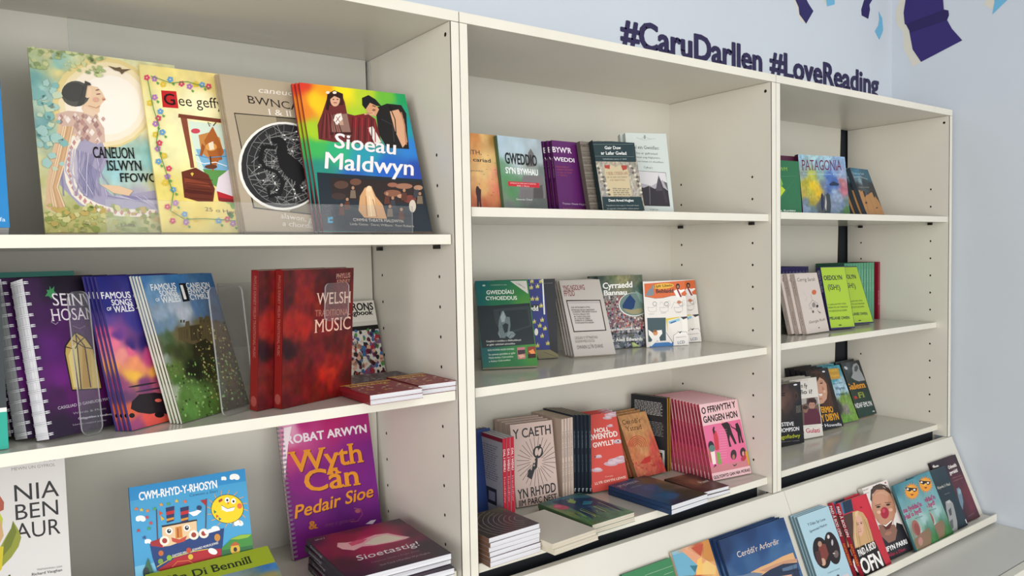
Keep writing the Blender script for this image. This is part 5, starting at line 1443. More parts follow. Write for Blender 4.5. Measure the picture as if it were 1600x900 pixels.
('p','#2a2428',[.071,.162,.132,.208,.179,.158,.147,.184]),
('p','#7aa050',[.215,.351,.301,.343,.298,.191,.201,.194]),
('p','#a86c4c',[.041,.443,.063,.381,.052,.231,.024,.234,.013,.325]),
('e','#3c3034',.634,.28,.077,-.007,-.025,-.065,20),
('e','#b06c60',.623,.251,.035,-.003,-.012,-.033,20),
('p','#2a2428',[.56,.165,.611,.142,.681,.165,.647,.138,.588,.129]),
('e','#3a2c30',.883,.287,.072,-.007,-.024,-.063,20),
('p','#b03c4c',[.8,.218,.928,.268,.955,.218,.875,.172,.801,.18]),
('p','#d89838',[.936,.29,1.011,.298,1.022,.119,.959,.11]),
('e','#d8949c',.883,.272,.027,-.003,-.012,-.03,20),
('l','#e8bcc8',.0022,[.391,.626,.586,.622]),
('l','#e8bcc8',.0022,[.379,.593,.574,.589]),
('l','#e8bcc8',.0022,[.366,.56,.561,.556]),
('l','#e8bcc8',.0022,[.354,.528,.549,.523]),
('l','#e8bcc8',.0022,[.342,.495,.536,.49]),
('l','#e8bcc8',.0022,[.33,.462,.524,.457]),
('l','#e8bcc8',.0022,[.318,.43,.512,.424]),
('l','#e8bcc8',.0022,[.306,.397,.5,.392]),
('l','#e8bcc8',.0022,[.294,.365,.487,.359]),
('l','#e8bcc8',.0022,[.282,.333,.475,.326]),
('l','#e8bcc8',.0022,[.27,.3,.463,.294]),
('l','#e8bcc8',.0022,[.258,.268,.451,.261])],
'greenwm':[('p','#2f6e4a',[0,0,1,0,1,1,0,1]),
('t','CWM',0.271,0.793,0.616,0.804,0.073,'#8ab040',''),
('l','#6aa878',.004,[.051,.674,.917,.717,.349,.27]),
('p','#b8d034',[.356,.545,.52,.436,.33,.286]),
('p','#7ab050',[.297,.528,.391,.676,.457,.548,.384,.481]),
('p','#d4c83c',[.225,.333,.342,.4,.33,.286,.271,.269]),
('t','atgof a lluniau',-0.014,0.024,0.794,0.033,0.032,'#e8f0e8','b')],
'patag':[('g',80,.13,9,4,[(.04,.977,'#8fb4c8'),(.307,.974,'#a0c0c4'),(.577,.957,'#9cbccc'),(.916,.986,'#8aaacc'),(.116,.865,'#90a8b8'),(.076,.662,'#8c9c98'),(.382,.846,'#8ab0c4'),(.743,.787,'#7c98c4'),(.253,.653,'#a8b050'),(.131,.519,'#b0a838'),(.432,.644,'#88a8a4'),(.629,.606,'#4c6cb0'),(.917,.674,'#8c9cb8'),(.251,.479,'#d8b828'),(.154,.405,'#b0b044'),(.366,.381,'#d8b030'),(.06,.36,'#b8a850'),(.487,.485,'#70809c'),(.712,.521,'#3c60a4'),(.901,.541,'#b07880'),(.925,.423,'#b06c7c'),(.693,.359,'#8aa0b8'),(.607,.415,'#5068a0'),(.224,.234,'#a8983c'),(.078,.203,'#6c7c8c'),(.49,.194,'#4a4c50'),(.406,.092,'#50565c'),(.776,.272,'#8898b0'),(.856,.155,'#6c7c98'),(.048,.088,'#8094b0'),(.203,.046,'#6c8494'),(.626,.094,'#7888a0'),(.94,.068,'#4c7444'),(.955,.201,'#687c7c')]),
('l','#c4b830',.0072,[.187,.709,.184,.521,.18,.319]),
('l','#d4b820',.0116,[.24,.696,.246,.508,.236,.263]),
('l','#d8bc28',.0102,[.283,.524,.312,.38,.314,.235]),
('l','#e0b820',.0145,[.367,.468,.378,.323,.391,.28]),
('l','#9aa848',.0058,[.092,.648,.088,.375]),
('l','#c8b02c',.0072,[.074,.489,.094,.318]),
('p','#24304c',[.601,.518,.698,.564,.824,.524,.802,.494,.616,.489]),
('p','#3c4448',[.505,.326,.551,.37,.597,.327,.601,.123,.571,.021,.452,.02]),
('p','#28304c',[.405,.324,.437,.368,.456,.296,.446,.121,.408,.034,.382,.12]),
('p','#b8b4b4',[.464,.121,.505,.326,.514,.209,.488,.049]),
('l','#a85868',.0074,[.853,.613,.853,.451,.87,.274]),
('l','#b87070',.006,[.949,.631,.949,.468]),
('t','PATAGONIA',0.059,0.736,0.909,0.766,0.171,'#6a1c38','s'),
('t','Across Hispanic Point',0.058,0.664,0.902,0.68,0.02,'#b0d0e0',''),
('t','N Gwyn Bartel',0.251,-0.004,0.633,-0.005,0.024,'#e8e8ec','')],
'wood':[('g',30,.12,8,4,[(.088,.999,'#2c6478'),(.871,.98,'#2a5c70'),(.27,.896,'#38708c'),(.89,.848,'#305c70'),(.302,.731,'#8098a4'),(.096,.759,'#54707c'),(.473,.663,'#2c3840'),(.098,.612,'#242c34'),(.846,.601,'#24282c'),(.218,.543,'#40484c'),(.871,.527,'#2c2a28')]),
('p','#b0804c',[.03,.515,.149,.519,.093,.484,.259,.511,.367,.502,.292,.399,.499,.441,.802,.506,.833,.414,.946,.305,1.045,.009,.03,.003,-.023,.191]),
('l','#6a4428',.0113,[.232,.36,.133,.013]),
('l','#8a5c34',.0114,[.511,.405,.518,.019]),
('l','#8a5c34',.0095,[.771,.375,.864,.025]),
('p','#1c1c1c',[.24,.507,.357,.502,.317,.39,.226,.364]),
('p','#241e1c',[.462,.477,.502,.469,.505,.423,.45,.44]),
('p','#1c1a18',[.756,.509,.861,.518,.82,.376,.755,.384]),
('e','#3a2418',.197,.25,.058,.001,-.025,-.026,20),
('e','#3a2418',.696,.151,.05,.001,-.017,-.017,20),
('l','#b4ccd4',.0096,[.036,.794,.384,.818,.774,.777]),
('t','Trysorau Teifi',0.008,0.863,0.667,0.867,0.042,'#a8c8d4',''),
('t','Golwg ar hen bontydd',0.107,0.572,0.686,0.587,0.019,'#b8b4a8','')],
'cerrig':[('p','#d4c8c0',[0,0,1,0,1,1,0,1]),
('t','Cerrig Sarah',0.077,0.869,0.854,0.86,0.058,'#4a4444','i'),
('e','#cc6844',.692,.67,.096,-.014,-.053,-.041,9),
('l','#4a4644',.0058,[.532,.645,.541,.544,.365,.467,.402,.415,.464,.329]),
('l','#4a4644',.0058,[.541,.544,.765,.468]),
('l','#5a5654',.0049,[.535,.494,.64,.405,.758,.299]),
('e','#2c2828',.701,.433,.053,-.002,-.014,-.025,20),
('e','#8a8480',.559,.459,.078,-.003,-.024,-.043,20),
('e','#5c5652',.466,.349,.043,-.002,-.013,-.023,20),
('p','#2c2828',[.66,.362,.812,.313,.733,.317]),
('l','#a09890',.0041,[.207,.69,.353,.601,.231,.539]),
('l','#6a6460',.0041,[.353,.484,.329,.402,.467,.413]),
('t','Georgia Ruth',0.195,0.163,0.917,0.182,0.042,'#4a4444','i'),
('e','#3a3434',.577,.076,.035,-.002,-.005,-.008,20)],
'oedolyn':[('p','#34305c',[0,0,1,0,1,1,0,1]),
('p','#a8c83e',[.015,.03,.985,.02,.99,.985,.01,.99]),
('t','OEDOLYN',0.062,0.787,0.812,0.783,0.07,'#1c2838','B'),
('t','(ISH!)',0.165,0.634,0.663,0.615,0.084,'#2c3c30','b'),
('t','Y CANLLAW PWY SYDD',0.04,0.383,0.791,0.383,0.023,'#2c3c30','b'),
('t','EI EISIAU FO, SUT MAE BOD',-0.004,0.336,0.842,0.33,0.025,'#2c3c30','b'),
('t','YN OEDOLYN GO IAWN',0.043,0.278,0.775,0.275,0.028,'#2c3c30','b'),
('t','MELANIE OWEN',0.023,0.159,0.833,0.145,0.044,'#1c2838','B'),
('e','#2c3c30',.4,.061,.064,-.002,-.004,-.009,20)],
'darkgreen':[('g',40,.12,10,3,[(.852,.919,'#1c3436'),(.743,.625,'#2c6450'),(.829,.493,'#1f3c34'),(.592,.4,'#24302c'),(.911,.277,'#383c34'),(.622,.085,'#444840'),(.962,.0,'#2c302c')]),
('l','#a8a898',.0041,[.624,.314,.685,.06]),
('l','#787c70',.004,[.423,.139,.96,.147])],
'steve':[('g',36,.04,4,3,[(.256,.961,'#3a2c2c'),(.34,1.008,'#2c2424'),(.484,.929,'#4c3834'),(.504,.806,'#5c443c'),(.307,.786,'#644a42'),(.253,.686,'#6c5046'),(.517,.632,'#4a3834'),(.686,.968,'#2c2628'),(.777,.787,'#40322f'),(.947,.863,'#26262a'),(.907,.603,'#202428'),(.607,.452,'#2a2426'),(.255,.445,'#34292a'),(.789,.35,'#1c1e22'),(.388,.296,'#1c1e22'),(.744,.058,'#1a1c20'),(.204,.106,'#1a1c20'),(-.092,.677,'#6c5046'),(-.216,.857,'#4a3834')]),
('e','#1c1614',.32,.819,.1,-.002,.001,-.01,20),
('e','#181210',.317,.85,.115,-.001,.001,-.009,20),
('p','#503a34',[.173,.795,.234,.817,.234,.687,.134,.66]),
('p','#3c2a28',[.086,.595,.259,.599,.313,.57,.158,.563]),
('e','#4a3630',.816,.784,.063,-.004,-.01,-.066,20),
('e','#2c2020',.815,.776,.031,-.002,-.006,-.041,20),
('t','STEVE',0.215,0.331,0.656,0.309,0.058,'#eeeef0','b'),
('t','THOMPSON',0.033,0.24,0.839,0.213,0.061,'#eeeef0','b'),
('t','Bythgofiadwy',-0.134,0.143,0.861,0.1,0.06,'#a8b02c','b'),
('t','Hunangofiant chwaraewr snwcer a sylwebydd',-0.253,0.102,0.821,0.044,0.013,'#9a9aa0',''),
('e','#e8e8ec',.811,.96,.071,-.0,.002,-.014,8),
('k',6,.78,.5,.96,.62,'#9a9486',.3)],
'gulati':[('p','#dad6ce',[0,0,1,0,1,1,0,1]),
('p','#6a5850',[.279,.672,.963,.661,.98,.202,.281,.228]),
('p','#a8a49c',[.31,.67,.545,.668,.523,.583,.302,.563]),
('p','#9c9a94',[.862,.659,.962,.658,.974,.551,.846,.524]),
('e','#4c3432',.723,.587,.181,-.013,-.02,-.075,20),
('e','#b08474',.716,.533,.118,-.008,-.017,-.064,20),
('e','#3a2628',.749,.612,.15,-.01,-.009,-.032,20),
('e','#2c2020',.671,.544,.02,-.001,-.001,-.005,20),
('e','#2c2020',.77,.54,.02,-.001,-.001,-.005,20),
('p','#5c2c3c',[.409,.447,.616,.486,.89,.466,.983,.332,.966,.207,.351,.23]),
('e','#8a6858',.464,.479,.085,-.006,-.014,-.053,20),
('e','#40302c',.458,.516,.093,-.007,-.008,-.032,20),
('t',"Wyt ti'n fy",-0.067,0.863,0.631,0.843,0.074,'#282828','b'),
('t','nghofio i?',-0.129,0.768,0.785,0.731,0.07,'#282828','b'),
('t','Hunangofiant Leena',0.196,0.983,0.68,0.967,0.011,'#a84838',''),
('t','Bywyd, gwaith a theulu yn y Gymru fodern',-0.114,0.228,0.804,0.172,0.007,'#4a4a4a',''),
('t','Leena Gulati',-0.178,0.129,0.887,0.065,0.074,'#b82c4c','b')],
'ermio':[('g',40,.05,5,3,[(.271,.976,'#2c2420'),(.879,.957,'#2a2e34'),(.023,.956,'#241f20'),(.864,.538,'#241e1e'),(.83,.36,'#2c2422'),(.904,.067,'#1c1e24'),(.324,.063,'#20222a'),(-.098,.255,'#2a2422'),(-.213,.615,'#2c2220')]),
('p','#4a3028',[.157,.947,.465,.982,.669,.933,.811,.796,.848,.648,.814,.47,.805,.326,.417,.32,.311,.435,.383,.933]),
('p','#cc9c84',[.344,.845,.521,.861,.673,.805,.751,.728,.687,.587,.585,.486,.403,.432,.254,.422,.156,.482,.164,.624]),
('p','#3c2820',[.311,.865,.519,.924,.638,.89,.515,.852,.34,.773,.246,.708]),
('e','#3a2824',.541,.756,.071,-.0,-.003,-.011,20),
('p','#f0e4dc',[.292,.594,.466,.585,.421,.549,.321,.549]),
('l','#9c4c44',.0051,[.277,.598,.48,.591]),
('p','#b47c68',[.552,.705,.597,.648,.527,.631,.492,.655]),
('l','#3a2824',.0052,[.47,.79,.635,.786]),
('e','#b87c6c',.323,.506,.09,-.007,-.01,-.014,20),
('e','#e4b8a0',.581,.613,.046,-.003,-.017,-.024,20),
('l','#5a3a2c',.0069,[.212,.926,.001,.724,-.098,.484]),
('l','#6a4434',.0069,[.807,.724,.747,.51,.6,.342]),
('l','#3a2820',.0069,[.467,.919,.683,.887,.765,.799]),
('t','TEIMLO FY ERMIO',-0.676,0.34,0.732,0.253,0.095,'#e0a028','B'),
('t','AR Y DIBYN',-0.173,0.15,0.887,0.122,0.109,'#e0a028','B'),
('t','Nerys Elinor Howells',-1.005,0.118,0.921,0.012,0.048,'#e4e4e8','b'),
('e','#e8e8ec',.769,.938,.065,-.004,-.01,-.014,20)],
'wayne':[('p','#5aa4b4',[0,.42,1,.42,1,1,0,1]),
('g',36,.16,10,5,[(.1,.4,'#90a850'),(.6,.42,'#7a9c48'),(.95,.38,'#70944c'),(.3,.25,'#383c3c'),(.1,.12,'#7aa048'),(.6,.22,'#88847c'),(.9,.2,'#7aa44c'),(.5,.05,'#6a9c44'),(.9,.03,'#7cac4c'),(.2,.33,'#30343a'),(.6,.62,'#a8c8dc'),(.2,.6,'#a8c8dc'),(.95,.6,'#a8c8dc'),(.5,.8,'#4c9cb0'),(0,1,'#4c9cb0'),(1,1,'#4c9cb0'),(.5,.52,'#a8c8dc')]),
('p','#c89c48',[.379,.96,.915,.945,.832,.758,.34,.764]),
('t','Diolch',0.366,0.902,0.814,0.893,0.045,'#ecc050','b'),
('t','o Waelod',0.339,0.807,0.808,0.799,0.049,'#ecc050','b'),
('t','CALON',0.317,0.673,0.843,0.671,0.022,'#28506c','b'),
('t','Wayne',0.444,0.572,0.865,0.565,0.052,'#20405c','bi'),
('t','Howard',0.388,0.469,0.91,0.46,0.055,'#20405c','bi')],
'salem':[('p','#203434',[0,0,1,0,1,1,0,1]),
('g',40,.05,6,3,[(.1,.95,'#3a4448'),(.3,.9,'#4c5860'),(.6,.9,'#383c40'),(.9,.95,'#242a2c'),(.7,.8,'#4a4c50'),(.3,.7,'#283838'),(.9,.7,'#242c2c'),(.5,.5,'#1c2c2c'),(.1,.4,'#283c34'),(.5,.2,'#1f3c38'),(.5,0,'#1f4440'),(.9,.3,'#1c3834')]),
('p','#9aa0a4',[.492,.88,.625,.941,.819,.955,.88,.895,.86,.815,.916,.751,.962,.617,.604,.623,.409,.667,.28,.716,.437,.784]),
('p','#50545a',[.634,.891,.813,.919,.819,.858,.661,.799,.558,.816]),
('e','#c8ccd4',.17,.901,.061,-.029,-.059,-.014,20),
('t','Salem',-0.083,0.515,0.883,0.493,0.105,'#e0982c','Bs'),
('t','a',0.091,0.338,0.266,0.336,0.064,'#c8382c','Bs'),
('t','Fi',0.324,0.335,0.668,0.332,0.097,'#8a9a3c','Bs'),
('t','ENDAF EMLYN',-0.07,0.178,0.899,0.155,0.083,'#e8eaec','b'),
('e','#c0c8c8',.862,.05,.068,-.006,-.011,-.011,20)],
'cerddi':[('g',70,.03,5,4,[(-.076,1.006,'#1c3050'),(.465,1.009,'#203862'),(.981,.983,'#22406c'),(.046,.86,'#20365c'),(.584,.829,'#284878'),(.949,.762,'#2c5284'),(.159,.687,'#2c5080'),(.703,.649,'#3c6490'),(.939,.644,'#3c6490'),(.045,.621,'#3c5c84'),(.322,.64,'#385c88')]),
('p','#d8a878',[.292,.563,.445,.576,.596,.576,.798,.593,.965,.589,.968,.516,.983,.466,.835,.494,.644,.505,.515,.47,.359,.501]),
('p','#c09074',[.413,.542,.66,.544,.852,.534,.992,.509,.986,.481,.686,.514,.525,.495]),
('p','#6a7c94',[.004,.605,.185,.566,.325,.554,.453,.502,.243,.437,-.043,.523]),
('p','#28344c',[.409,.486,.57,.511,.764,.514,.98,.468,.956,.311,.929,.201,.364,.372]),
('p','#58708c',[.736,.471,.969,.456,.956,.412,.73,.433]),
('l','#1c2638',.0066,[.906,.474,.878,.334]),
('l','#1c2638',.0065,[.697,.446,.985,.377]),
('p','#d8a888',[.606,.414,.861,.368,.851,.254,.564,.312]),
('p','#30425c',[.849,.387,.878,.385,.839,.272,.813,.28]),
('t',"Cerddi'r Arfordir",0.185,0.757,0.814,0.738,0.063,'#dccabc','')],
'abstract':[('g',40,.05,5,3,[(.005,.952,'#8cb4c4'),(.001,.787,'#84b0c8'),(.224,.841,'#5c9cb4'),(.354,.74,'#5c8c98'),(.703,.984,'#b85c40'),(.926,.957,'#c88c48'),(.817,.85,'#b87c48'),(.92,.7,'#e0b070'),(.649,.743,'#e8b860'),(.53,.835,'#e0a45c'),(.47,.708,'#b84c30'),(.385,.947,'#dca480')]),
('p','#dc9c78',[.287,.976,.454,.964,.818,.79,1.015,.721,.994,.673,.776,.786,.492,.806]),
('p','#b8503c',[.5,.975,.838,.976,.683,.858]),
('p','#c88848',[.864,.986,1.017,.972,.962,.763,.728,.835]),
('p','#ecbc68',[.571,.838,.696,.848,.587,.676,.425,.697]),
('p','#6ca8c0',[-.003,.97,.277,.96,.537,.783,.407,.7,-.035,.759]),
('p','#3c7484',[.339,.809,.537,.783,.421,.723]),
('p','#e8c078',[.646,.769,.786,.802,.986,.708,.916,.632,.587,.676])],
'greenledge':[('p','#3f8054',[0,0,1,0,1,1,0,1]),
('l','#c8d8c4',.0023,[.427,.913,.998,.911]),
('l','#c8d8c4',.0023,[.774,.851,.975,.85]),
('t','Blodeugerdd o emynau ii',0.42,0.8,0.8,0.8,0.03,'#dce8dc',''),
('l','#c8d8c4',.0023,[.427,.913,.411,.815,.965,.783])],
'love':[('p','#a9c9d6',[0,0,1,0,1,1,0,1]),
('t','Y Ddau Syr Love',0.222,0.85,0.777,0.842,0.033,'#26323c','b'),
('t','Sgwenniad Madryn',0.211,0.765,0.771,0.774,0.028,'#34424c','b'),
('e','#241a1c',.354,.482,.242,-.014,-.035,-.196,28),
('e','#241a1c',.701,.484,.211,-.012,-.039,-.205,28),
('p','#7c3c34',[.345,.596,.538,.565,.531,.432,.404,.371,.208,.421]),
('e','#b08c78',.38,.591,.056,-.009,-.025,-.033,20),
('e','#c8a088',.306,.371,.072,-.007,-.016,-.046,20),
('p','#4c2c2c',[.174,.525,.322,.517,.266,.345,.13,.369]),
('e','#d8ccc8',.691,.633,.036,-.006,-.019,-.024,20),
('e','#b4b4bc',.744,.548,.029,-.005,-.029,-.036,20),
('e','#6c5c5c',.743,.397,.071,-.012,-.036,-.044,20),
('e','#d0c0b8',.685,.415,.035,-.006,-.006,-.007,20),
('t','Casgliad o hanesion',0.321,0.218,0.705,0.211,0.016,'#4c5c68',''),
('p','#d4c8cc',[.542,.124,.883,.122,.919,.066,.531,.086]),
('e','#4a4a50',.584,.142,.038,-.007,-.014,-.017,20)],
'ofn':[('p','#be2c3a',[0,0,1,0,1,1,0,1]),
('p','#1c3048',[.057,1.004,.45,1.003,.388,.842,.062,.843]),
('p','#3c6c8c',[.057,1.004,.13,1.002,.082,.845,.025,.843]),
('p','#4c3430',[.015,.83,.331,.83,.373,.764,.008,.365,-.08,.398]),
('p','#c82c3c',[.467,1.001,.932,1.01,.902,.588,.559,.818]),
('e','#8a1c28',.669,.848,.039,-.005,-.01,-.013,20),
('p','#c8a070',[.34,.829,.516,.824,.666,.773,.729,.673,.712,.535,.68,.38,.72,.255,.022,.353,.077,.51,.238,.683]),
('p','#dcbc90',[.424,.817,.532,.814,.393,.701,.197,.531,.159,.381,.036,.4,.203,.609]),
('p','#d8a890',[.367,.745,.501,.776,.57,.726,.541,.62,.46,.532,.341,.49,.251,.523,.281,.637]),
('e','#5c3c34',.361,.65,.034,-.005,-.006,-.007,20),
('e','#5c3c34',.492,.647,.034,-.005,-.006,-.007,20),
('l','#8c3c38',.0053,[.3,.556,.414,.551]),
('l','#a87c68',.0054,[.422,.637,.376,.592]),
('l','#b08858',.0072,[.621,.729,.604,.55,.565,.358]),
('p','#1c1616',[-.073,.378,.723,.373,.801,.006,.377,-.041,.022,-.018,-.127,.081]),
('l','#b08850',.0054,[.381,.763,.175,.574,.071,.375]),
('l','#e4c89c',.0054,[.377,.739,.195,.571,.096,.371]),
('l','#8c6c40',.0054,[.372,.716,.216,.568,.121,.367]),
('l','#b08850',.0054,[.368,.693,.237,.565,.146,.363]),
('l','#e4c89c',.0054,[.363,.669,.258,.562,.17,.359]),
('l','#8c6c40',.0053,[.359,.646,.279,.559,.195,.356]),
('l','#b08850',.0053,[.354,.623,.3,.556,.22,.352]),
('l','#b08850',.0054,[.595,.733,.568,.536,.515,.326]),
('l','#e4c89c',.0054,[.609,.714,.598,.531,.549,.321]),
('l','#8c6c40',.0054,[.623,.696,.628,.527,.583,.315]),
('l','#b08850',.0054,[.637,.678,.658,.523,.617,.31]),
('l','#e4c89c',.0054,[.651,.66,.688,.518,.651,.305]),
('l','#8c6c40',.0054,[.665,.642,.719,.514,.685,.3]),
('l','#4c342c',.0053,[.326,.671,.417,.666]),
('l','#4c342c',.0054,[.465,.667,.545,.659]),
('e','#c88c74',.385,.579,.03,-.004,-.007,-.009,20),
('t','PAID Â BOD',0.063,0.26,0.692,0.279,0.084,'#f0ece8','B'),
('t','OFN',-0.006,0.032,0.731,0.027,0.193,'#f0ece8','B'),
('t','NON PARRY',0.873,0.021,0.904,0.579,0.008,'#e0a030','B')],
'stifyn':[('p','#e6ded8',[0,0,1,0,1,1,0,1]),
('p','#26242a',[-.043,.385,.109,.421,.238,.345,.559,.26,.772,.416,.956,.361,1.028,-.003,-.161,.002,-.054,.234]),
('p','#8a6454',[.111,.479,.685,.399,.702,.318,.512,.209,.241,.21,.078,.329]),
('e','#c08c70',.531,.676,.434,-.031,-.129,-.255,28),
('p','#4c3c34',[.156,.824,.295,.945,.551,.984,.825,.951,.975,.861,.946,.743,.926,.806,.768,.887,.496,.92,.285,.877,.179,.782]),
('e','#b07c64',.054,.603,.054,-.003,-.023,-.058,20),
('e','#b48068',.888,.589,.048,-.003,-.023,-.052,20),
('e','#cc9c80',.613,.825,.265,-.018,-.028,-.056,20),
('e','#c89478',.52,.777,.271,-.035,-.063,-.071,20),
('e','#3c2824',.341,.697,.078,-.006,-.006,-.013,20),
('e','#3c2824',.712,.677,.08,-.006,-.007,-.013,20),
('l','#5c4034',.0088,[.239,.726,.47,.72]),
('l','#5c4034',.0089,[.617,.717,.847,.691]),
('e','#a8283c',.487,.593,.148,-.02,-.065,-.074,20),
('e','#c84c58',.475,.624,.054,-.007,-.022,-.025,20),
('p','#5c2420',[.24,.47,.373,.442,.667,.48,.611,.429,.462,.375,.309,.381]),
('p','#efe6dc',[.253,.463,.37,.439,.652,.474,.612,.452,.352,.418]),
('l','#946450',.0069,[.171,.548,.183,.449,.253,.362]),
('l','#946450',.0071,[.744,.509,.656,.423,.488,.348]),
('e','#a87460',.347,.329,.13,-.004,-.004,-.025,20),
('l','#a87860',.0052,[.182,.644,.194,.574,.117,.497]),
('l','#a87860',.0053,[.793,.602,.778,.524]),
('e','#e0b094',.291,.629,.071,-.009,-.018,-.021,20),
('e','#e0b094',.735,.6,.073,-.01,-.019,-.021,20),
('l','#3c2c28',.0108,[.264,.909,.415,.97,.696,.976,.924,.918,.986,.799]),
('e','#141014',.338,.694,.027,-.003,-.006,-.007,20),
('e','#141014',.709,.673,.027,-.004,-.006,-.007,20),
('l','#f0e0d0',.0055,[.83,.899,.755,.929]),
('e','#c02c3c',.906,.967,.028,-.003,-.01,-.011,20),
('t','"Stori ddoniol a gonest"',-0.049,0.958,0.227,0.963,0.017,'#5a5a5a',''),
('t','Dewr, onest, emosiynol',-0.018,0.915,0.206,0.916,0.012,'#5a5a5a',''),
('t','STIFYN PARRI',-0.098,0.118,0.894,0.106,0.06,'#f2f0ee','B'),
('t','Allan o Diwn',0.07,0.046,0.728,0.032,0.044,'#a82c48','b')],
'haf':[('g',44,.04,5,3,[(.032,.974,'#3c7484'),(.666,.963,'#4c8c9c'),(1.205,.944,'#54909c'),(-.086,.713,'#6ca0ac'),(.817,.64,'#74a8b0'),(-.06,.5,'#8cb8bc'),(.707,.397,'#a4c4c4'),(.344,.236,'#b4c8c4'),(.75,.264,'#5c8c80'),(.06,.276,'#7c8c7c'),(.696,.145,'#54804c'),(.132,.06,'#5c8c50'),(.642,.027,'#3c7c3c'),(.937,.048,'#34743c'),(.008,.098,'#70806c')]),
('p','#e08c28',[.862,.815,.954,.791,.841,.791]),
('p','#e08c28',[.837,.789,.903,.754,.797,.768]),
('p','#e08c28',[.792,.766,.826,.725,.738,.751]),
('p','#e08c28',[.731,.749,.731,.706,.67,.741]),
('p','#e08c28',[.662,.741,.627,.699,.598,.741]),
('p','#e08c28',[.59,.741,.525,.705,.53,.749]),
('p','#e08c28',[.523,.75,.434,.724,.473,.764]),
('p','#e08c28',[.467,.767,.363,.752,.431,.787]),
('p','#e08c28',[.428,.789,.318,.788,.41,.813]),
('p','#e08c28',[.409,.816,.305,.828,.41,.841]),
('p','#e08c28',[.412,.844,.323,.868,.432,.868]),
('p','#e08c28',[.436,.871,.372,.905,.475,.891]),
('p','#e08c28',[.48,.893,.446,.934,.533,.909]),
('p','#e08c28',[.54,.91,.54,.954,.601,.918]),
('p','#e08c28',[.609,.919,.644,.961,.673,.919]),
('p','#e08c28',[.681,.919,.747,.956,.742,.912]),
('p','#e08c28',[.749,.91,.84,.938,.8,.896]),
('p','#e08c28',[.806,.894,.914,.909,.843,.874]),
('p','#e08c28',[.846,.871,.959,.873,.864,.847]),
('p','#e08c28',[.865,.844,.973,.832,.864,.819]),
('e','#e89a30',.635,.83,.238,-.029,-.083,-.093,24),
('e','#f0b850',.609,.861,.128,-.016,-.038,-.043,20),
('p','#2c1c1c',[.444,.92,.881,.846,.829,.813,.716,.809,.655,.851,.555,.837,.451,.867]),
('e','#e8e0d8',.508,.882,.044,-.005,-.012,-.014,20),
('e','#e8e0d8',.754,.839,.05,-.006,-.012,-.014,20),
('p','#7c2c20',[.524,.802,.671,.784,.582,.769]),
('t',"na fyddai'n",0.027,0.589,0.823,0.586,0.064,'#a82c68','Bs'),
('t','Haf o hyd!',-0.004,0.493,0.719,0.507,0.064,'#a82c68','Bs'),
('t','Mari Gwilym',0.371,0.447,0.693,0.442,0.016,'#3c5c58',''),
('e','#a4605c',.277,.329,.152,-.006,-.026,-.114,20),
('e','#8c4c44',.292,.31,.101,-.004,-.02,-.086,20),
('p','#8c6c58',[.065,.193,.344,.236,.75,.264,.779,.176,.593,.034,.201,.019,-.009,.08]),
('e','#b8847c',.253,.135,.086,-.012,-.049,-.055,20),
('l','#3c7c44',.0056,[.599,.159,.638,.322]),
('l','#4c9450',.0054,[.069,.048,.087,.128]),
('l','#3c7c44',.0056,[.642,.146,.69,.306]),
('l','#4c9450',.0054,[.164,.049,.181,.127]),
('l','#3c7c44',.0056,[.685,.134,.742,.291]),
('l','#4c9450',.0055,[.261,.049,.276,.125]),
('l','#3c7c44',.0056,[.729,.121,.794,.275]),
('l','#4c9450',.0055,[.358,.049,.372,.124]),
('l','#3c7c44',.0056,[.773,.109,.846,.26]),
('l','#4c9450',.0055,[.455,.05,.468,.123]),
('l','#3c7c44',.0056,[.816,.096,.898,.244]),
('l','#4c9450',.0055,[.554,.05,.565,.122]),
('l','#3c7c44',.0056,[.86,.084,.95,.228]),
('l','#4c9450',.0055,[.652,.051,.662,.12]),
('l','#3c7c44',.0056,[.904,.071,1.002,.212]),
('l','#4c9450',.0055,[.752,.051,.76,.119]),
('l','#3c7c44',.0056,[.948,.059,1.055,.197]),
('l','#4c9450',.0056,[.852,.051,.858,.118])],
'rhyw':[('g',36,.03,4,3,[(.375,.972,'#2c4048'),(.936,.973,'#2c3c48'),(.377,.665,'#24343c'),(1.033,.695,'#22343e'),(.494,.414,'#24343c'),(.987,.343,'#1f3440'),(1.006,.058,'#1c3240'),(.38,.062,'#26343c'),(.532,-.03,'#1c2c34')]),
('p','#9a9c9c',[.454,.467,.648,.474,.733,.404,.688,.269,.613,.118,.499,-.002,.319,.003,.248,.083,.316,.209,.358,.341]),
('p','#4c5052',[.438,.33,.588,.354,.511,.249,.41,.241]),
('p','#5c6064',[.302,.166,.476,.185,.38,.062,.26,.035]),
('p','#b8bab8',[.481,.463,.642,.468,.688,.422,.538,.427]),
('t',"Rhywle i'r Haul",0.35,0.687,0.929,0.68,0.044,'#d8d4c8','s'),
('t','ALAN LLWYD',0.542,0.572,0.76,0.565,0.014,'#a0a49c',''),
('p','#f0ece8',[.968,.083,1.032,.082,1.029,.031,.965,.032]),
('e','#f0ece8',.999,.087,.028,-.004,-.015,-.014,20)],
'maroon':[('g',40,.05,5,3,[(.008,.989,'#2c202c'),(1.002,.971,'#34242e'),(.436,.909,'#302430'),(.982,.767,'#3c2832'),(.951,.612,'#5c2c3c'),(.915,.393,'#6c2c3c'),(.669,.585,'#542c3a'),(.833,.183,'#6c2c3e'),(.912,.038,'#4c2430'),(.505,.103,'#3c2430'),(.662,.166,'#502838')]),
('p','#6c8898',[.556,.513,.663,.519,.677,.428,.62,.304,.483,.194,.469,.283,.499,.389]),
('e','#8ca8b4',.621,.459,.054,-.008,-.034,-.039,20),
('t','Odwaith',0.554,0.821,0.883,0.822,0.051,'#ece6e4','B'),
('t','gwraidd',0.526,0.74,0.844,0.74,0.051,'#ece6e4','B'),
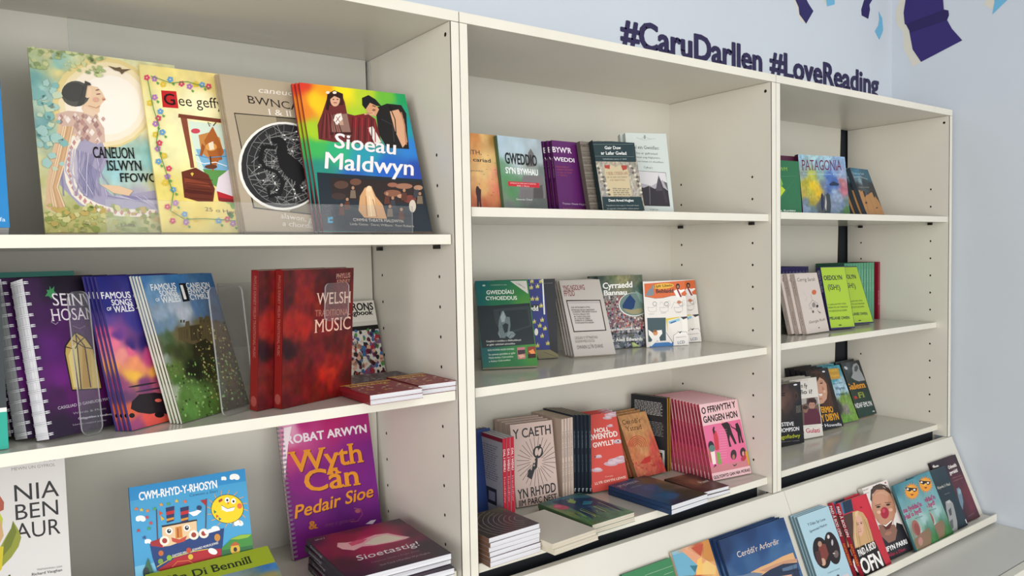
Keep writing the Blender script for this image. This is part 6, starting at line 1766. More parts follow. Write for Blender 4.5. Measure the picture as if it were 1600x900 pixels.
('t','Detholiad o gerddi',0.565,0.672,0.906,0.668,0.013,'#b87c78',''),
('t','a ffotograffau newydd',0.541,0.626,0.921,0.626,0.013,'#b87c78',''),
('t','Y GOLYGYDD',0.566,0.068,0.836,0.081,0.013,'#9c7c84',''),
('p','#d8d4d0',[.028,.942,.083,.961,.128,.933,.212,.939,.269,.918,.211,.908,.047,.917])],
'sioetastig':[('g',50,.02,3,3,[(.0,1,'#30243a'),(.5,1,'#4c1c38'),(1,1,'#342434'),(.3,.85,'#8c1c44'),(.6,.85,'#a82050'),(.15,.6,'#801c44'),(.5,.65,'#d83c6c'),(.7,.6,'#c02c5c'),(.9,.6,'#501c38'),(.4,.4,'#a8204c'),(.7,.4,'#8c1c44'),(.1,.3,'#3c2034'),(.5,.25,'#601c3c'),(.9,.25,'#2c2030'),(0,0,'#282030'),(.5,0,'#2c2232'),(1,0,'#2c2432')]),
('p','#ecb4bc',[.2,.6,.18,.68,.22,.76,.3,.72,.42,.7,.6,.75,.72,.72,.78,.62,.86,.52,.8,.5,.66,.5,.5,.52,.38,.56,.28,.52]),
('p','#e4dcc8',[.55,.68,.68,.7,.74,.62,.8,.53,.66,.52,.5,.54,.42,.6]),
('p','#d8587c',[.3,.62,.42,.64,.5,.7,.4,.72,.3,.7]),
('t','Sioetastig!',0.22,0.3,0.86,0.3,0.1,'#ece8ec','is'),
('t','Caneuon Dinas a Roger Jones',0.3,0.19,0.78,0.19,0.03,'#8c6c7c','i'),
('t','Sioe Caryl a Myrddin Wyn Hughes',0.34,0.1,0.84,0.1,0.03,'#a894a0',''),
('t','cyfrol 2',0.06,0.92,0.16,0.92,0.03,'#c8c0c8','i')],
'brown':[('g',40,.1,8,3,[(0,1,'#5c5030'),(.3,.9,'#4c4430'),(1,1,'#6c6450'),(0,.5,'#4c4430'),(.5,.5,'#504448'),(1,.5,'#544850'),(0,0,'#484038'),(.5,.1,'#443a40'),(1,0,'#4c4448')]),
('l','#b0a49c',.008,[.895,.473,.858,.454,.829,.428,.809,.395,.8,.358,.804,.321,.819,.286,.844,.257,.878,.234]),
('l','#b0a49c',.008,[.863,.544,.804,.515,.758,.473,.727,.421,.713,.363,.718,.304,.742,.249,.782,.202,.836,.167]),
('l','#b0a49c',.008,[.83,.616,.751,.576,.687,.518,.644,.447,.626,.368,.633,.288,.665,.212,.72,.148,.793,.099]),
('l','#b0a49c',.008,[.798,.688,.697,.637,.616,.563,.562,.473,.538,.373,.547,.271,.589,.175,.658,.093,.751,.032]),
('l','#b0a49c',.008,[.766,.759,.644,.698,.545,.609,.48,.499,.451,.378,.462,.254,.512,.138,.596,.039,.709,-.036]),
('l','#b0a49c',.008,[.734,.831,.59,.759,.475,.654,.397,.525,.364,.382,.377,.237,.435,.101,.535,-.016,.667,-.103]),
('l','#b0a49c',.008,[.702,.902,.536,.819,.404,.699,.315,.551,.276,.387,.291,.22,.358,.064,.473,-.07,.625,-.171]),
('l','#b0a49c',.008,[.669,.974,.483,.88,.333,.744,.233,.577,.189,.392,.206,.204,.282,.027,.411,-.124,.583,-.238]),
('l','#b0a49c',.008,[.637,1.045,.429,.941,.262,.79,.15,.603,.102,.397,.12,.187,.205,-.01,.349,-.179,.541,-.305]),
('l','#8c8448',.006,[.1,1.0,.2,.85,.15,.7]),
('l','#8c8448',.006,[.2,1.0,.28,.85,.25,.7]),
('l','#8c8448',.006,[.3,1.0,.36,.85,.35,.7]),
('l','#8c8448',.006,[.4,1.0,.44,.85,.45,.7]),
('l','#8c8448',.006,[.5,1.0,.52,.85,.55,.7]),
('l','#8c8448',.006,[.6,1.0,.6,.85,.65,.7])],
'blank':[('p','#dad4c6',[0,0,1,0,1,1,0,1])],
'painting':[('g',50,.14,7,3,[(0,1,'#3c6858'),(.5,1,'#2c6c84'),(1,1,'#3c5c50'),(.1,.7,'#7c8450'),(.4,.8,'#2c6c8c'),(.8,.8,'#3c6c7c'),(.1,.4,'#6c8048'),(.5,.5,'#1c5478'),(.8,.5,'#30706c'),(1,.4,'#4c8474'),(0,0,'#54743c'),(.3,.15,'#3c7458'),(.6,.1,'#508468'),(1,0,'#6c9070')]),
('e','#c44c6c',.2,.72,.13,.0,.0,.11,18),
('e','#d46c84',.18,.75,.07,.0,.0,.05,18),
('p','#1c3c5c',[.3,.95,.6,.9,.95,.75,.98,.4,.9,.1,.8,.35,.7,.5,.5,.55,.35,.3,.2,.12,.28,.45,.3,.7,.22,.9]),
('p','#8ca850',[.45,.8,.62,.88,.6,.75,.5,.7]),
('p','#2c7c94',[.55,.6,.72,.7,.85,.62,.7,.55]),
('p','#102c48',[.3,.35,.5,.52,.56,.46,.4,.2]),
('t','Y Tir',0.5,0.82,0.66,0.82,0.05,'#c8d8a8',''),
('l','#6c9c58',.012,[.05,.1,.1,.2,.08,.32]),
('l','#2c6488',.012,[.115,.27,.162,.43,.146,.36]),
('l','#8cb070',.012,[.18,.24,.224,.36,.212,.4]),
('l','#1c4468',.012,[.245,.21,.286,.29,.278,.44]),
('l','#b0bc70',.012,[.31,.18,.348,.22,.344,.48]),
('l','#6c9c58',.012,[.375,.15,.41,.45,.41,.52]),
('l','#2c6488',.012,[.44,.12,.472,.38,.476,.56]),
('l','#8cb070',.012,[.505,.29,.534,.31,.542,.35]),
('l','#1c4468',.012,[.57,.26,.596,.24,.608,.39]),
('l','#b0bc70',.012,[.635,.23,.658,.47,.674,.43]),
('l','#6c9c58',.012,[.7,.2,.72,.4,.74,.47]),
('l','#2c6488',.012,[.765,.17,.782,.33,.806,.51]),
('l','#8cb070',.012,[.83,.14,.844,.26,.872,.55]),
('l','#1c4468',.012,[.895,.11,.906,.49,.938,.34])],
'navy':[('g',50,.06,6,4,[(0,1,'#243c64'),(.5,1,'#2c4c78'),(1,1,'#3c3438'),(.2,.6,'#284a78'),(.5,.6,'#2c5888'),(.8,.8,'#5c5044'),(.8,.5,'#5c5448'),(1,.4,'#706050'),(0,.2,'#1f5078'),(.4,.25,'#206090'),(.55,.1,'#283c34'),(.8,.2,'#34402c'),(1,.05,'#304020'),(.3,0,'#20304c'),(1,.7,'#8c6c50')]),
('t','JIM JOHNSON',0.08,0.86,0.62,0.86,0.06,'#b8c4cc',''),
('t','cerddi a lluniau',0.2,0.74,0.5,0.74,0.03,'#8ca0b4','')],
'cliff':[('g',40,.16,9,3,[(0,1,'#44342c'),(.5,1,'#7c5c44'),(1,1,'#382c28'),(0,.5,'#5c4434'),(.5,.5,'#8c6448'),(1,.5,'#2c2424'),(0,0,'#3c2c28'),(1,0,'#28221f'),(.6,.2,'#54443c')]),
('t','Pam?',0.55,0.4,0.9,0.4,0.1,'#dcd8d0','b')],
'annual':[('p','#8c2430',[0,0,1,0,1,1,0,1]),
('p','#d8b440',[0,.9,1,.9,1,.96,0,.96]),
('d',60,3,.04,.05,.96,.88,.015,.04,['#e0b8a4','#b83c44','#6c1c28','#e0ccb8','#c8902c','#a83040']),
('t','HIWMOR LOL',0.1,0.72,0.85,0.72,0.1,'#e8c850','B')],
'crowdflat':[('p','#54464e',[0,0,1,0,1,1,0,1]),
('d',220,5,.02,.02,.98,.98,.012,.04,['#8c8490','#40343c','#a87c70','#6c7c6c','#b0a8a0','#7c4c54','#2c2830'])],
'lavback':[('p','#a9a5ad',[0,0,1,0,1,1,0,1]),
('p','#8c2434',[0,.955,1,.955,1,1,0,1]),
('k',16,.08,.5,.86,.9,'#6c6874',.4),
('p','#2c2c34',[.45,.24,.8,.24,.8,.42,.45,.42]),
('p','#8c88a0',[.55,.28,.75,.28,.75,.38,.55,.38])],
'plainblue':[('p','#243a70',[0,0,1,0,1,1,0,1])],
'brightblue':[('p','#2a86c6',[0,0,1,0,1,1,0,1]),
('t','Lolfa',0.9,0.03,0.98,0.03,0.02,'#d8e8f0','')],
'tealbook':[('p','#1f9484',[0,0,1,0,1,1,0,1])],
'darkteal':[('p','#16a08c',[0,0,1,0,1,.22,0,.22]),
('p','#e4e4e0',[0,.22,1,.22,1,.245,0,.245]),
('p','#2c3438',[0,.245,1,.245,1,1,0,1])],
'maroonplain':[('p','#50203a',[0,0,1,0,1,1,0,1])],
'purpleback':[('p','#2f2a60',[0,0,1,0,1,1,0,1])],
'blank_pink':[('p','#c4aca0',[0,0,1,0,1,1,0,1])],
'stripes':[('p','#e8e8e8',[0,0,1,0,1,1,0,1]),
('l','#1c1c1c',.05,[.0,.1,.3,.2,.7,.16,1.0,.05]),
('l','#1c1c1c',.05,[.0,.27,.3,.37,.7,.33,1.0,.22]),
('l','#1c1c1c',.05,[.0,.44,.3,.54,.7,.5,1.0,.39]),
('l','#1c1c1c',.05,[.0,.61,.3,.71,.7,.67,1.0,.56]),
('l','#1c1c1c',.05,[.0,.78,.3,.88,.7,.84,1.0,.73]),
('l','#1c1c1c',.05,[.0,.95,.3,1.05,.7,1.01,1.0,.9])],
}
POSE={
'islwyn':(-0.6201,0.0930,1.5403,0.0324,0.3715,0.2050,0.2990,0.006),
'gee':(-0.4718,0.0845,1.5422,0.0335,0.3755,0.2050,0.2899,0.006),
'bwn':(-0.3578,0.0600,1.5412,0.0342,0.3796,0.2050,0.2818,0.007),
'sioeau':(-0.2422,0.0360,1.5405,-0.0230,0.3487,0.1983,0.2715,0.006),
'seinwn':(-0.6316,0.0245,1.2655,0.5001,0.1906,0.1550,0.2165,0.028),
'songs2':(-0.5340,0.0229,1.2620,0.5806,0.2541,0.1500,0.2227,0.004),
'songs1':(-0.4656,0.0336,1.2622,0.6011,0.3074,0.1469,0.2248,0.004),
'red':(-0.3165,0.0439,1.2610,0.3537,-0.0700,0.1488,0.2198,0.019),
'ons':(-0.1291,0.2570,1.2630,0.1546,0.2466,0.1084,0.1507,0.005),
'cwm':(-0.5176,0.1352,0.9391,-0.0408,0.2759,0.1793,0.2089,0.012),
'nia':(-0.8090,0.1200,0.9363,0.0423,0.0781,0.2050,0.2850,0.008),
'wyth':(-0.2372,0.2356,0.9364,0.1745,0.1695,0.2009,0.2850,0.009),
'ith':(0.0169,0.0682,1.5880,-0.0060,0.1474,0.1200,0.1455,0.01),
'gweddio':(0.1304,0.0587,1.5873,0.0617,0.1293,0.1126,0.1436,0.01),
'bywr':(0.2937,0.0920,1.5870,-0.0000,0.1505,0.1000,0.1510,0.009),
'emyn':(0.3562,0.0660,1.5860,0.0003,0.2081,0.0750,0.1517,0.012),
'gair':(0.3731,0.0461,1.5839,-0.1136,0.2276,0.1117,0.1533,0.014),
'gwin':(0.5033,0.0914,1.5852,-0.3761,0.1994,0.1012,0.1854,0.014),
'gweddiau':(0.1485,0.1724,1.2641,-0.4425,0.4776,0.1170,0.1994,0.014),
'iris':(0.2515,0.2637,1.2599,-0.3806,0.0861,0.1399,0.1818,0.012),
'ngolwg':(0.4095,0.1877,1.2618,-0.2905,0.4535,0.1052,0.1908,0.009),
'bannau':(0.5313,0.2300,1.2599,-0.1961,0.0953,0.1300,0.1816,0.012),
'lliwio':(0.6675,0.2127,1.2586,-0.3183,0.1034,0.1200,0.1655,0.004),
'lliwio2':(0.7435,0.2346,1.2586,-0.2988,0.1844,0.1200,0.1639,0.004),
'caeth':(0.2566,0.2114,0.9381,-0.1860,0.1545,0.1062,0.1813,0.0195),
'awenydd':(0.4557,0.1840,0.9391,-0.1739,0.3177,0.1032,0.1782,0.014),
'ystrad':(0.6103,0.1903,0.9411,-0.0105,0.4578,0.0986,0.1596,0.014),
'black':(0.7033,0.3075,0.9350,-1.3547,-0.0049,0.1080,0.1890,0.008),
'ffrwyth':(0.7459,0.0712,0.9372,-0.1259,0.2609,0.1283,0.1862,0.0086),
'greenI':(0.9452,0.0501,1.5915,-0.1005,0.0738,0.1200,0.1354,0.01),
'patag':(1.1186,0.0698,1.5918,-0.1638,0.1108,0.1790,0.1620,0.012),
'wood':(1.4161,0.0596,1.5922,0.0749,0.3522,0.1140,0.1490,0.012),
'cerrig':(1.1800,0.0997,1.2601,0.0530,0.2264,0.1200,0.1717,0.013),
'oed':(1.3234,0.1155,1.2605,-0.1307,0.2024,0.1057,0.1863,0.016),
'oed2':(1.4799,0.1419,1.2632,-0.0976,0.3301,0.1070,0.1865,0.016),
'darkg':(1.0943,0.1613,1.2600,-0.0195,0.3162,0.1200,0.1400,0.014),
'steve':(1.1426,0.1750,0.9352,-0.1001,0.0805,0.1150,0.1776,0.02),
'gulati':(1.2552,0.1839,0.9349,-0.1332,0.1478,0.1153,0.1762,0.018),
'ermio':(1.4080,0.1992,0.9367,-0.0432,0.3074,0.1150,0.1889,0.016),
'wayne':(1.5223,0.2142,0.9379,-0.0381,0.3906,0.1150,0.1861,0.016),
'salem':(1.6623,0.2230,0.9371,0.0202,0.3480,0.1140,0.1864,0.015),
'cerddi':(0.6204,-0.1126,0.6750,-0.0330,0.3885,0.2397,0.1959,0.007),
'abstract':(0.4877,-0.1115,0.6750,-0.0950,0.3907,0.1196,0.1968,0.008),
'greenL':(0.3387,-0.1096,0.6750,-0.0562,0.3920,0.1423,0.1880,0.008),
'love':(0.9122,-0.1111,0.6750,-0.0228,0.3893,0.1342,0.1841,0.006),
'ofn':(1.0827,-0.1044,0.6751,-0.0533,0.3890,0.1303,0.1819,0.012),
'stifyn':(1.2050,-0.1202,0.6749,-0.0625,0.3897,0.1309,0.1901,0.014),
'haf':(1.3380,-0.1276,0.6748,-0.0748,0.3803,0.1261,0.1817,0.006),
'haf2':(1.4308,-0.1197,0.6749,-0.0689,0.3899,0.1307,0.1758,0.006),
'rhyw':(1.5318,-0.1169,0.6749,-0.0365,0.3926,0.1303,0.1762,0.008),
'maroon':(1.6067,-0.1098,0.6750,-0.0610,0.3834,0.1582,0.1914,0.008),
}
DECALS=[('b','#2c2560',[1.2625,2.2447,1.3135,2.2587,1.3334,2.2299,1.3414,2.222,1.3674,2.2031,1.3308,2.1607,1.2975,2.1822,1.2936,2.2022,1.278,2.2201],'#d9d4c8',[1.2471,2.2373,1.2741,2.2468,1.278,2.2201,1.2936,2.2022,1.2975,2.1822,1.3308,2.1607,1.3014,2.1644,1.2857,2.194,1.2702,2.2187]),('b','#6fb4d8',[1.4239,2.2743,1.4767,2.2888,1.4793,2.2556,1.4793,2.2421,1.4407,2.2297,1.434,2.2476],'#cfd0c8',[1.4113,2.2672,1.4255,2.2746,1.434,2.2476,1.439,2.2304,1.4196,2.2451]),('b','#2c2560',[1.6835,2.3218,1.7317,2.3358,1.6932,2.2932,1.6761,2.2751,1.68,2.2606,1.6696,2.2296,1.632,2.234,1.6291,2.252,1.6458,2.2849],'#1f1a4a',[1.6291,2.252,1.6458,2.2849,1.6496,2.2846,1.6347,2.2529,1.6366,2.2337,1.632,2.234]),('b','#6fb4d8',[1.7321,2.2643,1.7538,2.2448,1.76,2.2071,1.7375,2.1738,1.7101,2.1968,1.7304,2.2179,1.7371,2.2395],'#4c98bc',[1.7323,2.2156,1.76,2.2071,1.7375,2.1738,1.7227,2.186]),('r','#35296c',[0.134,2.3678,0.0443,2.3557,0.0365,2.2695,0.0339,2.2391,0.0205,2.2331,0.0185,2.2178,0.0241,2.2045,0.0096,2.1738,-0.0211,2.1311,0.1035,2.0918,0.1303,2.137,0.1409,2.1933,0.1435,2.2145,0.1566,2.2255,0.1604,2.2625,0.1543,2.3021],'#d6d2c4',[0.1494,2.3622,0.134,2.3678,0.1543,2.3021,0.1604,2.2625,0.1566,2.2255,0.1435,2.2145,0.1409,2.1933,0.1303,2.137,0.1035,2.0918,0.13,2.0815,0.1588,2.1434,0.1633,2.1988,0.1829,2.2321,0.1884,2.2647,0.1779,2.2982]),('r','#6fb4d8',[-0.1121,2.2565,-0.1717,2.2487,-0.1455,2.2192,-0.1053,2.1879,-0.1103,2.2195],'#d8d2c4',[-0.0946,2.2616,-0.1121,2.2565,-0.1103,2.2195,-0.1052,2.202,-0.0817,2.2235,-0.0869,2.2354])]
BAND=[0.1529,2.2246,0.1383,2.1927,0.0241,2.2045,0.0185,2.2178,0.0205,2.2331,0.0339,2.2391]

# a few covers are plain repeats of others
# ------------------------------------------------------------------ mesh helpers
class MB:
    def __init__(s): s.v = []; s.f = []; s.m = []
    def box(s, x0, y0, z0, x1, y1, z1, mi=0):
        b = len(s.v)
        s.v += [(x0,y0,z0),(x1,y0,z0),(x1,y1,z0),(x0,y1,z0),(x0,y0,z1),(x1,y0,z1),(x1,y1,z1),(x0,y1,z1)]
        for q in ((0,3,2,1),(4,5,6,7),(0,1,5,4),(1,2,6,5),(2,3,7,6),(3,0,4,7)):
            s.f.append(tuple(b+i for i in q)); s.m.append(mi)
        return s
    def prism(s, pts, axis, a, b_, mi=0):
        """extrude a 2D outline along axis ('x': pts are (y,z); 'y': pts are (x,z); 'z': pts are (x,y))"""
        def P(p, t): return (t, p[0], p[1]) if axis == 'x' else ((p[0], t, p[1]) if axis == 'y' else (p[0], p[1], t))
        b = len(s.v); n = len(pts)
        s.v += [P(p, a) for p in pts] + [P(p, b_) for p in pts]
        for tri in tessellate_polygon([[Vector((p[0], p[1], 0)) for p in pts]]):
            s.f.append(tuple(b+i for i in tri)); s.f.append(tuple(b+n+i for i in reversed(tri))); s.m += [mi, mi]
        for i in range(n):
            j = (i+1) % n; s.f.append((b+i, b+j, b+n+j, b+n+i)); s.m.append(mi)
        return s
    def obj(s, name, mats, parent=None, loc=None):
        me = bpy.data.meshes.new(name); me.from_pydata(s.v, [], s.f)
        mats = mats if isinstance(mats, (list, tuple)) else [mats]
        for m in mats: me.materials.append(m)
        if len(mats) > 1: me.polygons.foreach_set('material_index', s.m)
        me.update()
        return link(name, me, parent, loc)

def link(name, data, parent=None, loc=None):
    o = bpy.data.objects.new(name, data); COL.objects.link(o)
    if parent is not None: o.parent = parent
    if loc: o.location = loc
    return o

def tag(o, label, cat, group=None):
    o['label'] = label; o['category'] = cat
    if group: o['group'] = group
    return o

def bevel(o, w, seg=2):
    m = o.modifiers.new('bevel', 'BEVEL'); m.width = w; m.segments = seg; m.limit_method = 'ANGLE'
    return o

# lettering: glyph outlines are taken from Blender's built-in font
_tc = {}; _base = {}
def level(i, text, st):
    n = _base.get((text, st), 1 << 30)
    return 0 if i < n else 1 + ((i - n)//4) % 5
def glyphs(text, st):
    k = (text, st)
    if k in _tc: return _tc[k]
    def mesh_of(t):
        c = bpy.data.curves.new('t', 'FONT'); c.body = t; c.resolution_u = 3
        o = bpy.data.objects.new('t', c)
        me = bpy.data.meshes.new_from_object(o)
        v = np.empty(len(me.vertices) * 3); me.vertices.foreach_get('co', v); v = v.reshape(-1, 3)[:, :2].copy()
        me.calc_loop_triangles()
        f = [tuple(p.vertices) for p in me.polygons]
        bpy.data.objects.remove(o); bpy.data.curves.remove(c); bpy.data.meshes.remove(me)
        return v, f
    if ('H', 'cap' + st) not in _tc:
        hv, _ = mesh_of('H'); _tc[('H', 'cap' + st)] = (hv[:, 1].min(), hv[:, 1].max())
    b0, b1 = _tc[('H', 'cap' + st)]
    v, f = mesh_of(text)
    v[:, 1] = (v[:, 1] - b0) / (b1 - b0)
    x0, x1 = v[:, 0].min(), v[:, 0].max()
    em = 1.0 / (b1 - b0)
    if 's' in st:   # slab serifs on short horizontal stroke ends
        from collections import Counter
        cnt = Counter()
        for q in f:
            for i in range(len(q)): cnt[frozenset((q[i], q[(i+1) % len(q)]))] += 1
        ex = []; 
        for e, c in cnt.items():
            if c != 1 or len(e) != 2: continue
            a, b = tuple(e); A, B = v[a], v[b]
            if abs(A[1]-B[1]) < 0.01 and 0.03 < abs(A[0]-B[0]) < 0.22:
                y = A[1]
                if abs(y) < .03 or abs(y-1) < .04 or abs(y-.73) < .05 or abs(y-1.03) < .03:
                    xa, xb = min(A[0], B[0]) - .045, max(A[0], B[0]) + .045
                    t = .05; yy = (y, y+t) if y < .3 else (y-t, y)
                    ex.append((xa, xb, yy[0], yy[1]))
        vl = [tuple(p) for p in v]; f = list(f)
        for xa, xb, ya, yb in ex:
            b = len(vl); vl += [(xa, ya), (xb, ya), (xb, yb), (xa, yb)]; f.append((b, b+1, b+2, b+3))
        v = np.array(vl)
    bd = 0.044 if 'W' in st else 0.034 if 'B' in st else 0.018 if 'b' in st else 0.0
    if bd:   # heavier weight: a narrow band along every outline edge
        from collections import Counter
        cnt = Counter(); f = list(f); vl = [tuple(p) for p in v]; _base[k] = len(vl)
        for q in f:
            for i in range(len(q)): cnt[(min(q[i], q[(i+1) % len(q)]), max(q[i], q[(i+1) % len(q)]))] += 1
        for (a, b), c in cnt.items():
            if c != 1: continue
            A, B = v[a], v[b]; d = B - A; L = math.hypot(*d)
            if L < 1e-6: continue
            u = d / L; n = np.array([-u[1], u[0]]) * bd; e = u * bd * .5; k0 = len(vl)
            vl += [tuple(A-e-n), tuple(B+e-n), tuple(B+e+n), tuple(A-e+n)]; f.append((k0, k0+1, k0+2, k0+3))
        v = np.array(vl)
    if 'i' in st: v[:, 0] += 0.2 * v[:, 1] / em
    x0, x1 = v[:, 0].min(), v[:, 0].max()
    v[:, 0] = (v[:, 0] - x0) / (x1 - x0)
    _tc[k] = (v, f)
    return _tc[k]

def vnoise(U, V, s, seed=0):
    rng = np.random.RandomState(seed); tot = np.zeros_like(U); amp = 1.0; norm = 0
    for o in range(4):
        n = int(s * 2 ** o) + 3; g = rng.rand(n + 2, n + 2)
        x = np.clip(U, 0, 1) * n; y = np.clip(V, 0, 1) * n
        xi = x.astype(int); yi = y.astype(int); fx = x - xi; fy = y - yi
        fx = fx * fx * (3 - 2 * fx); fy = fy * fy * (3 - 2 * fy)
        tot += amp * ((g[yi, xi] * (1-fx) + g[yi, xi+1] * fx) * (1-fy) + (g[yi+1, xi] * (1-fx) + g[yi+1, xi+1] * fx) * fy)
        norm += amp; amp *= .55
    return tot / norm - .5

def clip01(pts):
    for ax, lim, sg in ((0, 0, 1), (0, 1, -1), (1, 0, 1), (1, 1, -1)):
        out = []
        for i in range(len(pts)):
            a, b = pts[i], pts[(i+1) % len(pts)]; da = sg*(a[ax]-lim); db = sg*(b[ax]-lim)
            if da >= 0: out.append(a)
            if da * db < 0:
                t = da/(da-db); out.append((a[0]+t*(b[0]-a[0]), a[1]+t*(b[1]-a[1])))
        pts = out
        if len(pts) < 3: return []
    return pts

class Layers:
    """flat print: coloured outlines a few hundredths of a millimetre proud of the card"""
    def __init__(s): s.v = []; s.c = []; s.f = []; s.n = 0
    def face(s, pts, col, lay):
        pts = clip01(pts)
        if not pts: return
        b = len(s.v)
        s.v += [(p[0], p[1], lay) for p in pts]; s.c += [col] * len(pts)
        if len(pts) <= 4 and False: s.f.append(tuple(range(b, b+len(pts))))
        else:
            for t in tessellate_polygon([[Vector((p[0], p[1], 0)) for p in pts]]): s.f.append(tuple(b+i for i in t))

def paint(key, asp):
    L = Layers()
    for o in ART[key]:
        k = o[0]; L.n += 1; lay = L.n
        if k == 'g':
            _, nx, amp, sc, pw, pts = o
            ny = int(nx / asp); U, V = np.meshgrid(np.linspace(0, 1, nx+1), np.linspace(0, 1, ny+1))
            seed = sum(map(ord, key))
            Uw = U + vnoise(U, V, sc, seed) * .10; Vw = V + vnoise(U, V, sc, seed+1) * .08
            num = np.zeros(U.shape + (3,)); den = np.zeros(U.shape)
            for (u, v, c) in pts:
                w = 1.0 / (((Uw-u)*asp)**2 + (Vw-v)**2 + 1e-4) ** (pw/2.0)
                den += w; num += w[..., None] * np.array([int(c[i:i+2], 16)/255 for i in (1, 3, 5)])
            C = num / den[..., None]
            C = C * (1 + amp * 3.0 * vnoise(U, V, sc*2, seed+2))[..., None] + amp * .5 * np.stack([vnoise(U, V, sc*3, seed+i) for i in (3, 4, 5)], -1)
            C = np.clip(C, 0, 1); C = np.where(C <= .04045, C/12.92, ((C+.055)/1.055)**2.4)
            b = len(L.v)
            L.v += [(float(a), float(c), lay) for a, c in zip(U.ravel(), V.ravel())]; L.c += [tuple(x) for x in C.reshape(-1, 3).tolist()]
            W = nx + 1
            L.f += [(b+j*W+i, b+j*W+i+1, b+(j+1)*W+i+1, b+(j+1)*W+i) for j in range(ny) for i in range(nx)]
        elif k == 'p':
            q = o[2]; L.face([(q[i], q[i+1]) for i in range(0, len(q), 2)], lin(o[1]), lay)
        elif k == 'e':
            _, c, cx, cy, ax, ay, bx, by, n = o
            L.face([(cx+ax*math.cos(t)+bx*math.sin(t), cy+ay*math.cos(t)+by*math.sin(t)) for t in [2*math.pi*i/n for i in range(n)]], lin(c), lay)
        elif k == 'l':
            _, c, w, q = o; P = [np.array((q[i]*asp, q[i+1])) for i in range(0, len(q), 2)]; A = []; B = []
            for i, p in enumerate(P):
                d = P[min(len(P)-1, i+1)] - P[max(0, i-1)]; n = np.array([-d[1], d[0]]) / (np.linalg.norm(d) or 1) * w/2
                A.append(p+n); B.append(p-n)
            for i in range(len(P)-1):
                L.face([(x[0]/asp, x[1]) for x in (A[i], A[i+1], B[i+1], B[i])], lin(c), lay)
        elif k == 't':
            _, t, u0, v0, u1, v1, h, c, st = o
            gv, gf = glyphs(t, st); b = len(L.v); cc = lin(c)
            vv = [(u0 + (u1-u0)*x, v0 + (v1-v0)*x + h*y) for x, y in gv.tolist()]
            ok = [0 <= a <= 1 and 0 <= d <= 1 for a, d in vv]
            L.v += [(a, d, lay + .16*level(i, t, st)) for i, (a, d) in enumerate(vv)]; L.c += [cc] * len(vv)
            L.f += [tuple(b+i for i in q) for q in gf if all(ok[i] for i in q)]
        elif k == 'd':
            _, n, seed, u0, v0, u1, v1, r0, r1, pal = o; rn = random.Random(seed)
            for i in range(n):
                u, v, r = rn.uniform(u0, u1), rn.uniform(v0, v1), rn.uniform(r0, r1); c = lin(rn.choice(pal)); m = rn.choice((5, 6, 7)); ph = rn.uniform(0, 3)
                L.face([(u + r/asp*math.cos(ph+a)*rn.uniform(.6, 1.2), v + r*math.sin(ph+a)*rn.uniform(.6, 1.3)) for a in [2*math.pi*j/m for j in range(m)]], c, lay + (i % 3) * .3)
        elif k == 'k':
            _, n, u0, v0, u1, v1, c, fill = o; rn = random.Random(n*7+1); cc = lin(c); dv = (v1-v0)/n
            for i in range(n):
                v = v1 - (i+.75)*dv; u = u0; end = u1 - rn.uniform(0, .12)*(u1-u0)
                while u < end:
                    w = rn.uniform(.03, .1); L.face([(u, v), (min(u+w, end), v), (min(u+w, end), v+dv*fill), (u, v+dv*fill)], cc, lay); u += w + .018
    return L

_pc = {}
def cover_mesh(key, w, h, t, front=None, back=None, spine='#888888', body=None, spine_text=None, card=.0005, gloss=True, has_spine=True, over=0.0):
    """card cover (front, back, spine) in local axes: x width, z height, y depth; front faces -y"""
    if key in _pc: return _pc[key]
    v = []; f = []; c = []
    body = lin(body or spine); sc = lin(spine)
    def box(x0, y0, z0, x1, y1, z1, col):
        b = len(v); v.extend([(x0,y0,z0),(x1,y0,z0),(x1,y1,z0),(x0,y1,z0),(x0,y0,z1),(x1,y0,z1),(x1,y1,z1),(x0,y1,z1)]); c.extend([col]*8)
        for q in ((0,3,2,1),(4,5,6,7),(0,1,5,4),(1,2,6,5),(2,3,7,6),(3,0,4,7)): f.append(tuple(b+i for i in q))
    box(0, 0, 0, w, card, h, body); box(0, t-card, 0, w, t, h, body)
    if has_spine: box(0, 0, 0, card, t, h, sc)
    e0, es = 4e-5, 1.2e-5
    def add(L, fn):
        b = len(v); v.extend([fn(p) for p in L.v]); c.extend(L.c); f.extend([tuple(b+i for i in q) for q in L.f])
    if front: add(paint(front, w/h), lambda p: (p[0]*w, -(e0+es*p[2]), p[1]*h))
    if back: add(paint(back, w/h), lambda p: ((1-p[0])*w, t+e0+es*p[2], p[1]*h))
    if spine_text:   # list of (text, start, end (from the top, 0..1), letter height fraction of thickness, colour, style)
        for (txt, a, bb, hh, colr, st) in spine_text:
            gv, gf = glyphs(txt, st); b = len(v); cc = lin(colr)
            z0, z1 = h*(1-a), h*(1-bb)
            # reads downwards; letters' tops towards the front cover side
            v.extend([(-(e0+es*(1+.3*level(i, txt, st))), t/2 + hh*t*(.5-y), z0 + (z1-z0)*x) for i, (x, y) in enumerate(gv.tolist())]); c.extend([cc]*len(gv))
            f.extend([tuple(b+i for i in q) for q in gf])
    me = bpy.data.meshes.new('cover'); me.from_pydata(v, [], f)
    at = me.color_attributes.new('Col', 'FLOAT_COLOR', 'POINT')
    at.data.foreach_set('color', np.hstack([np.array(c), np.ones((len(c), 1))]).astype(np.float32).ravel())
    me.materials.append(M_GLOSS if gloss else M_PRINT); me.update()
    _pc[key] = me
    return me

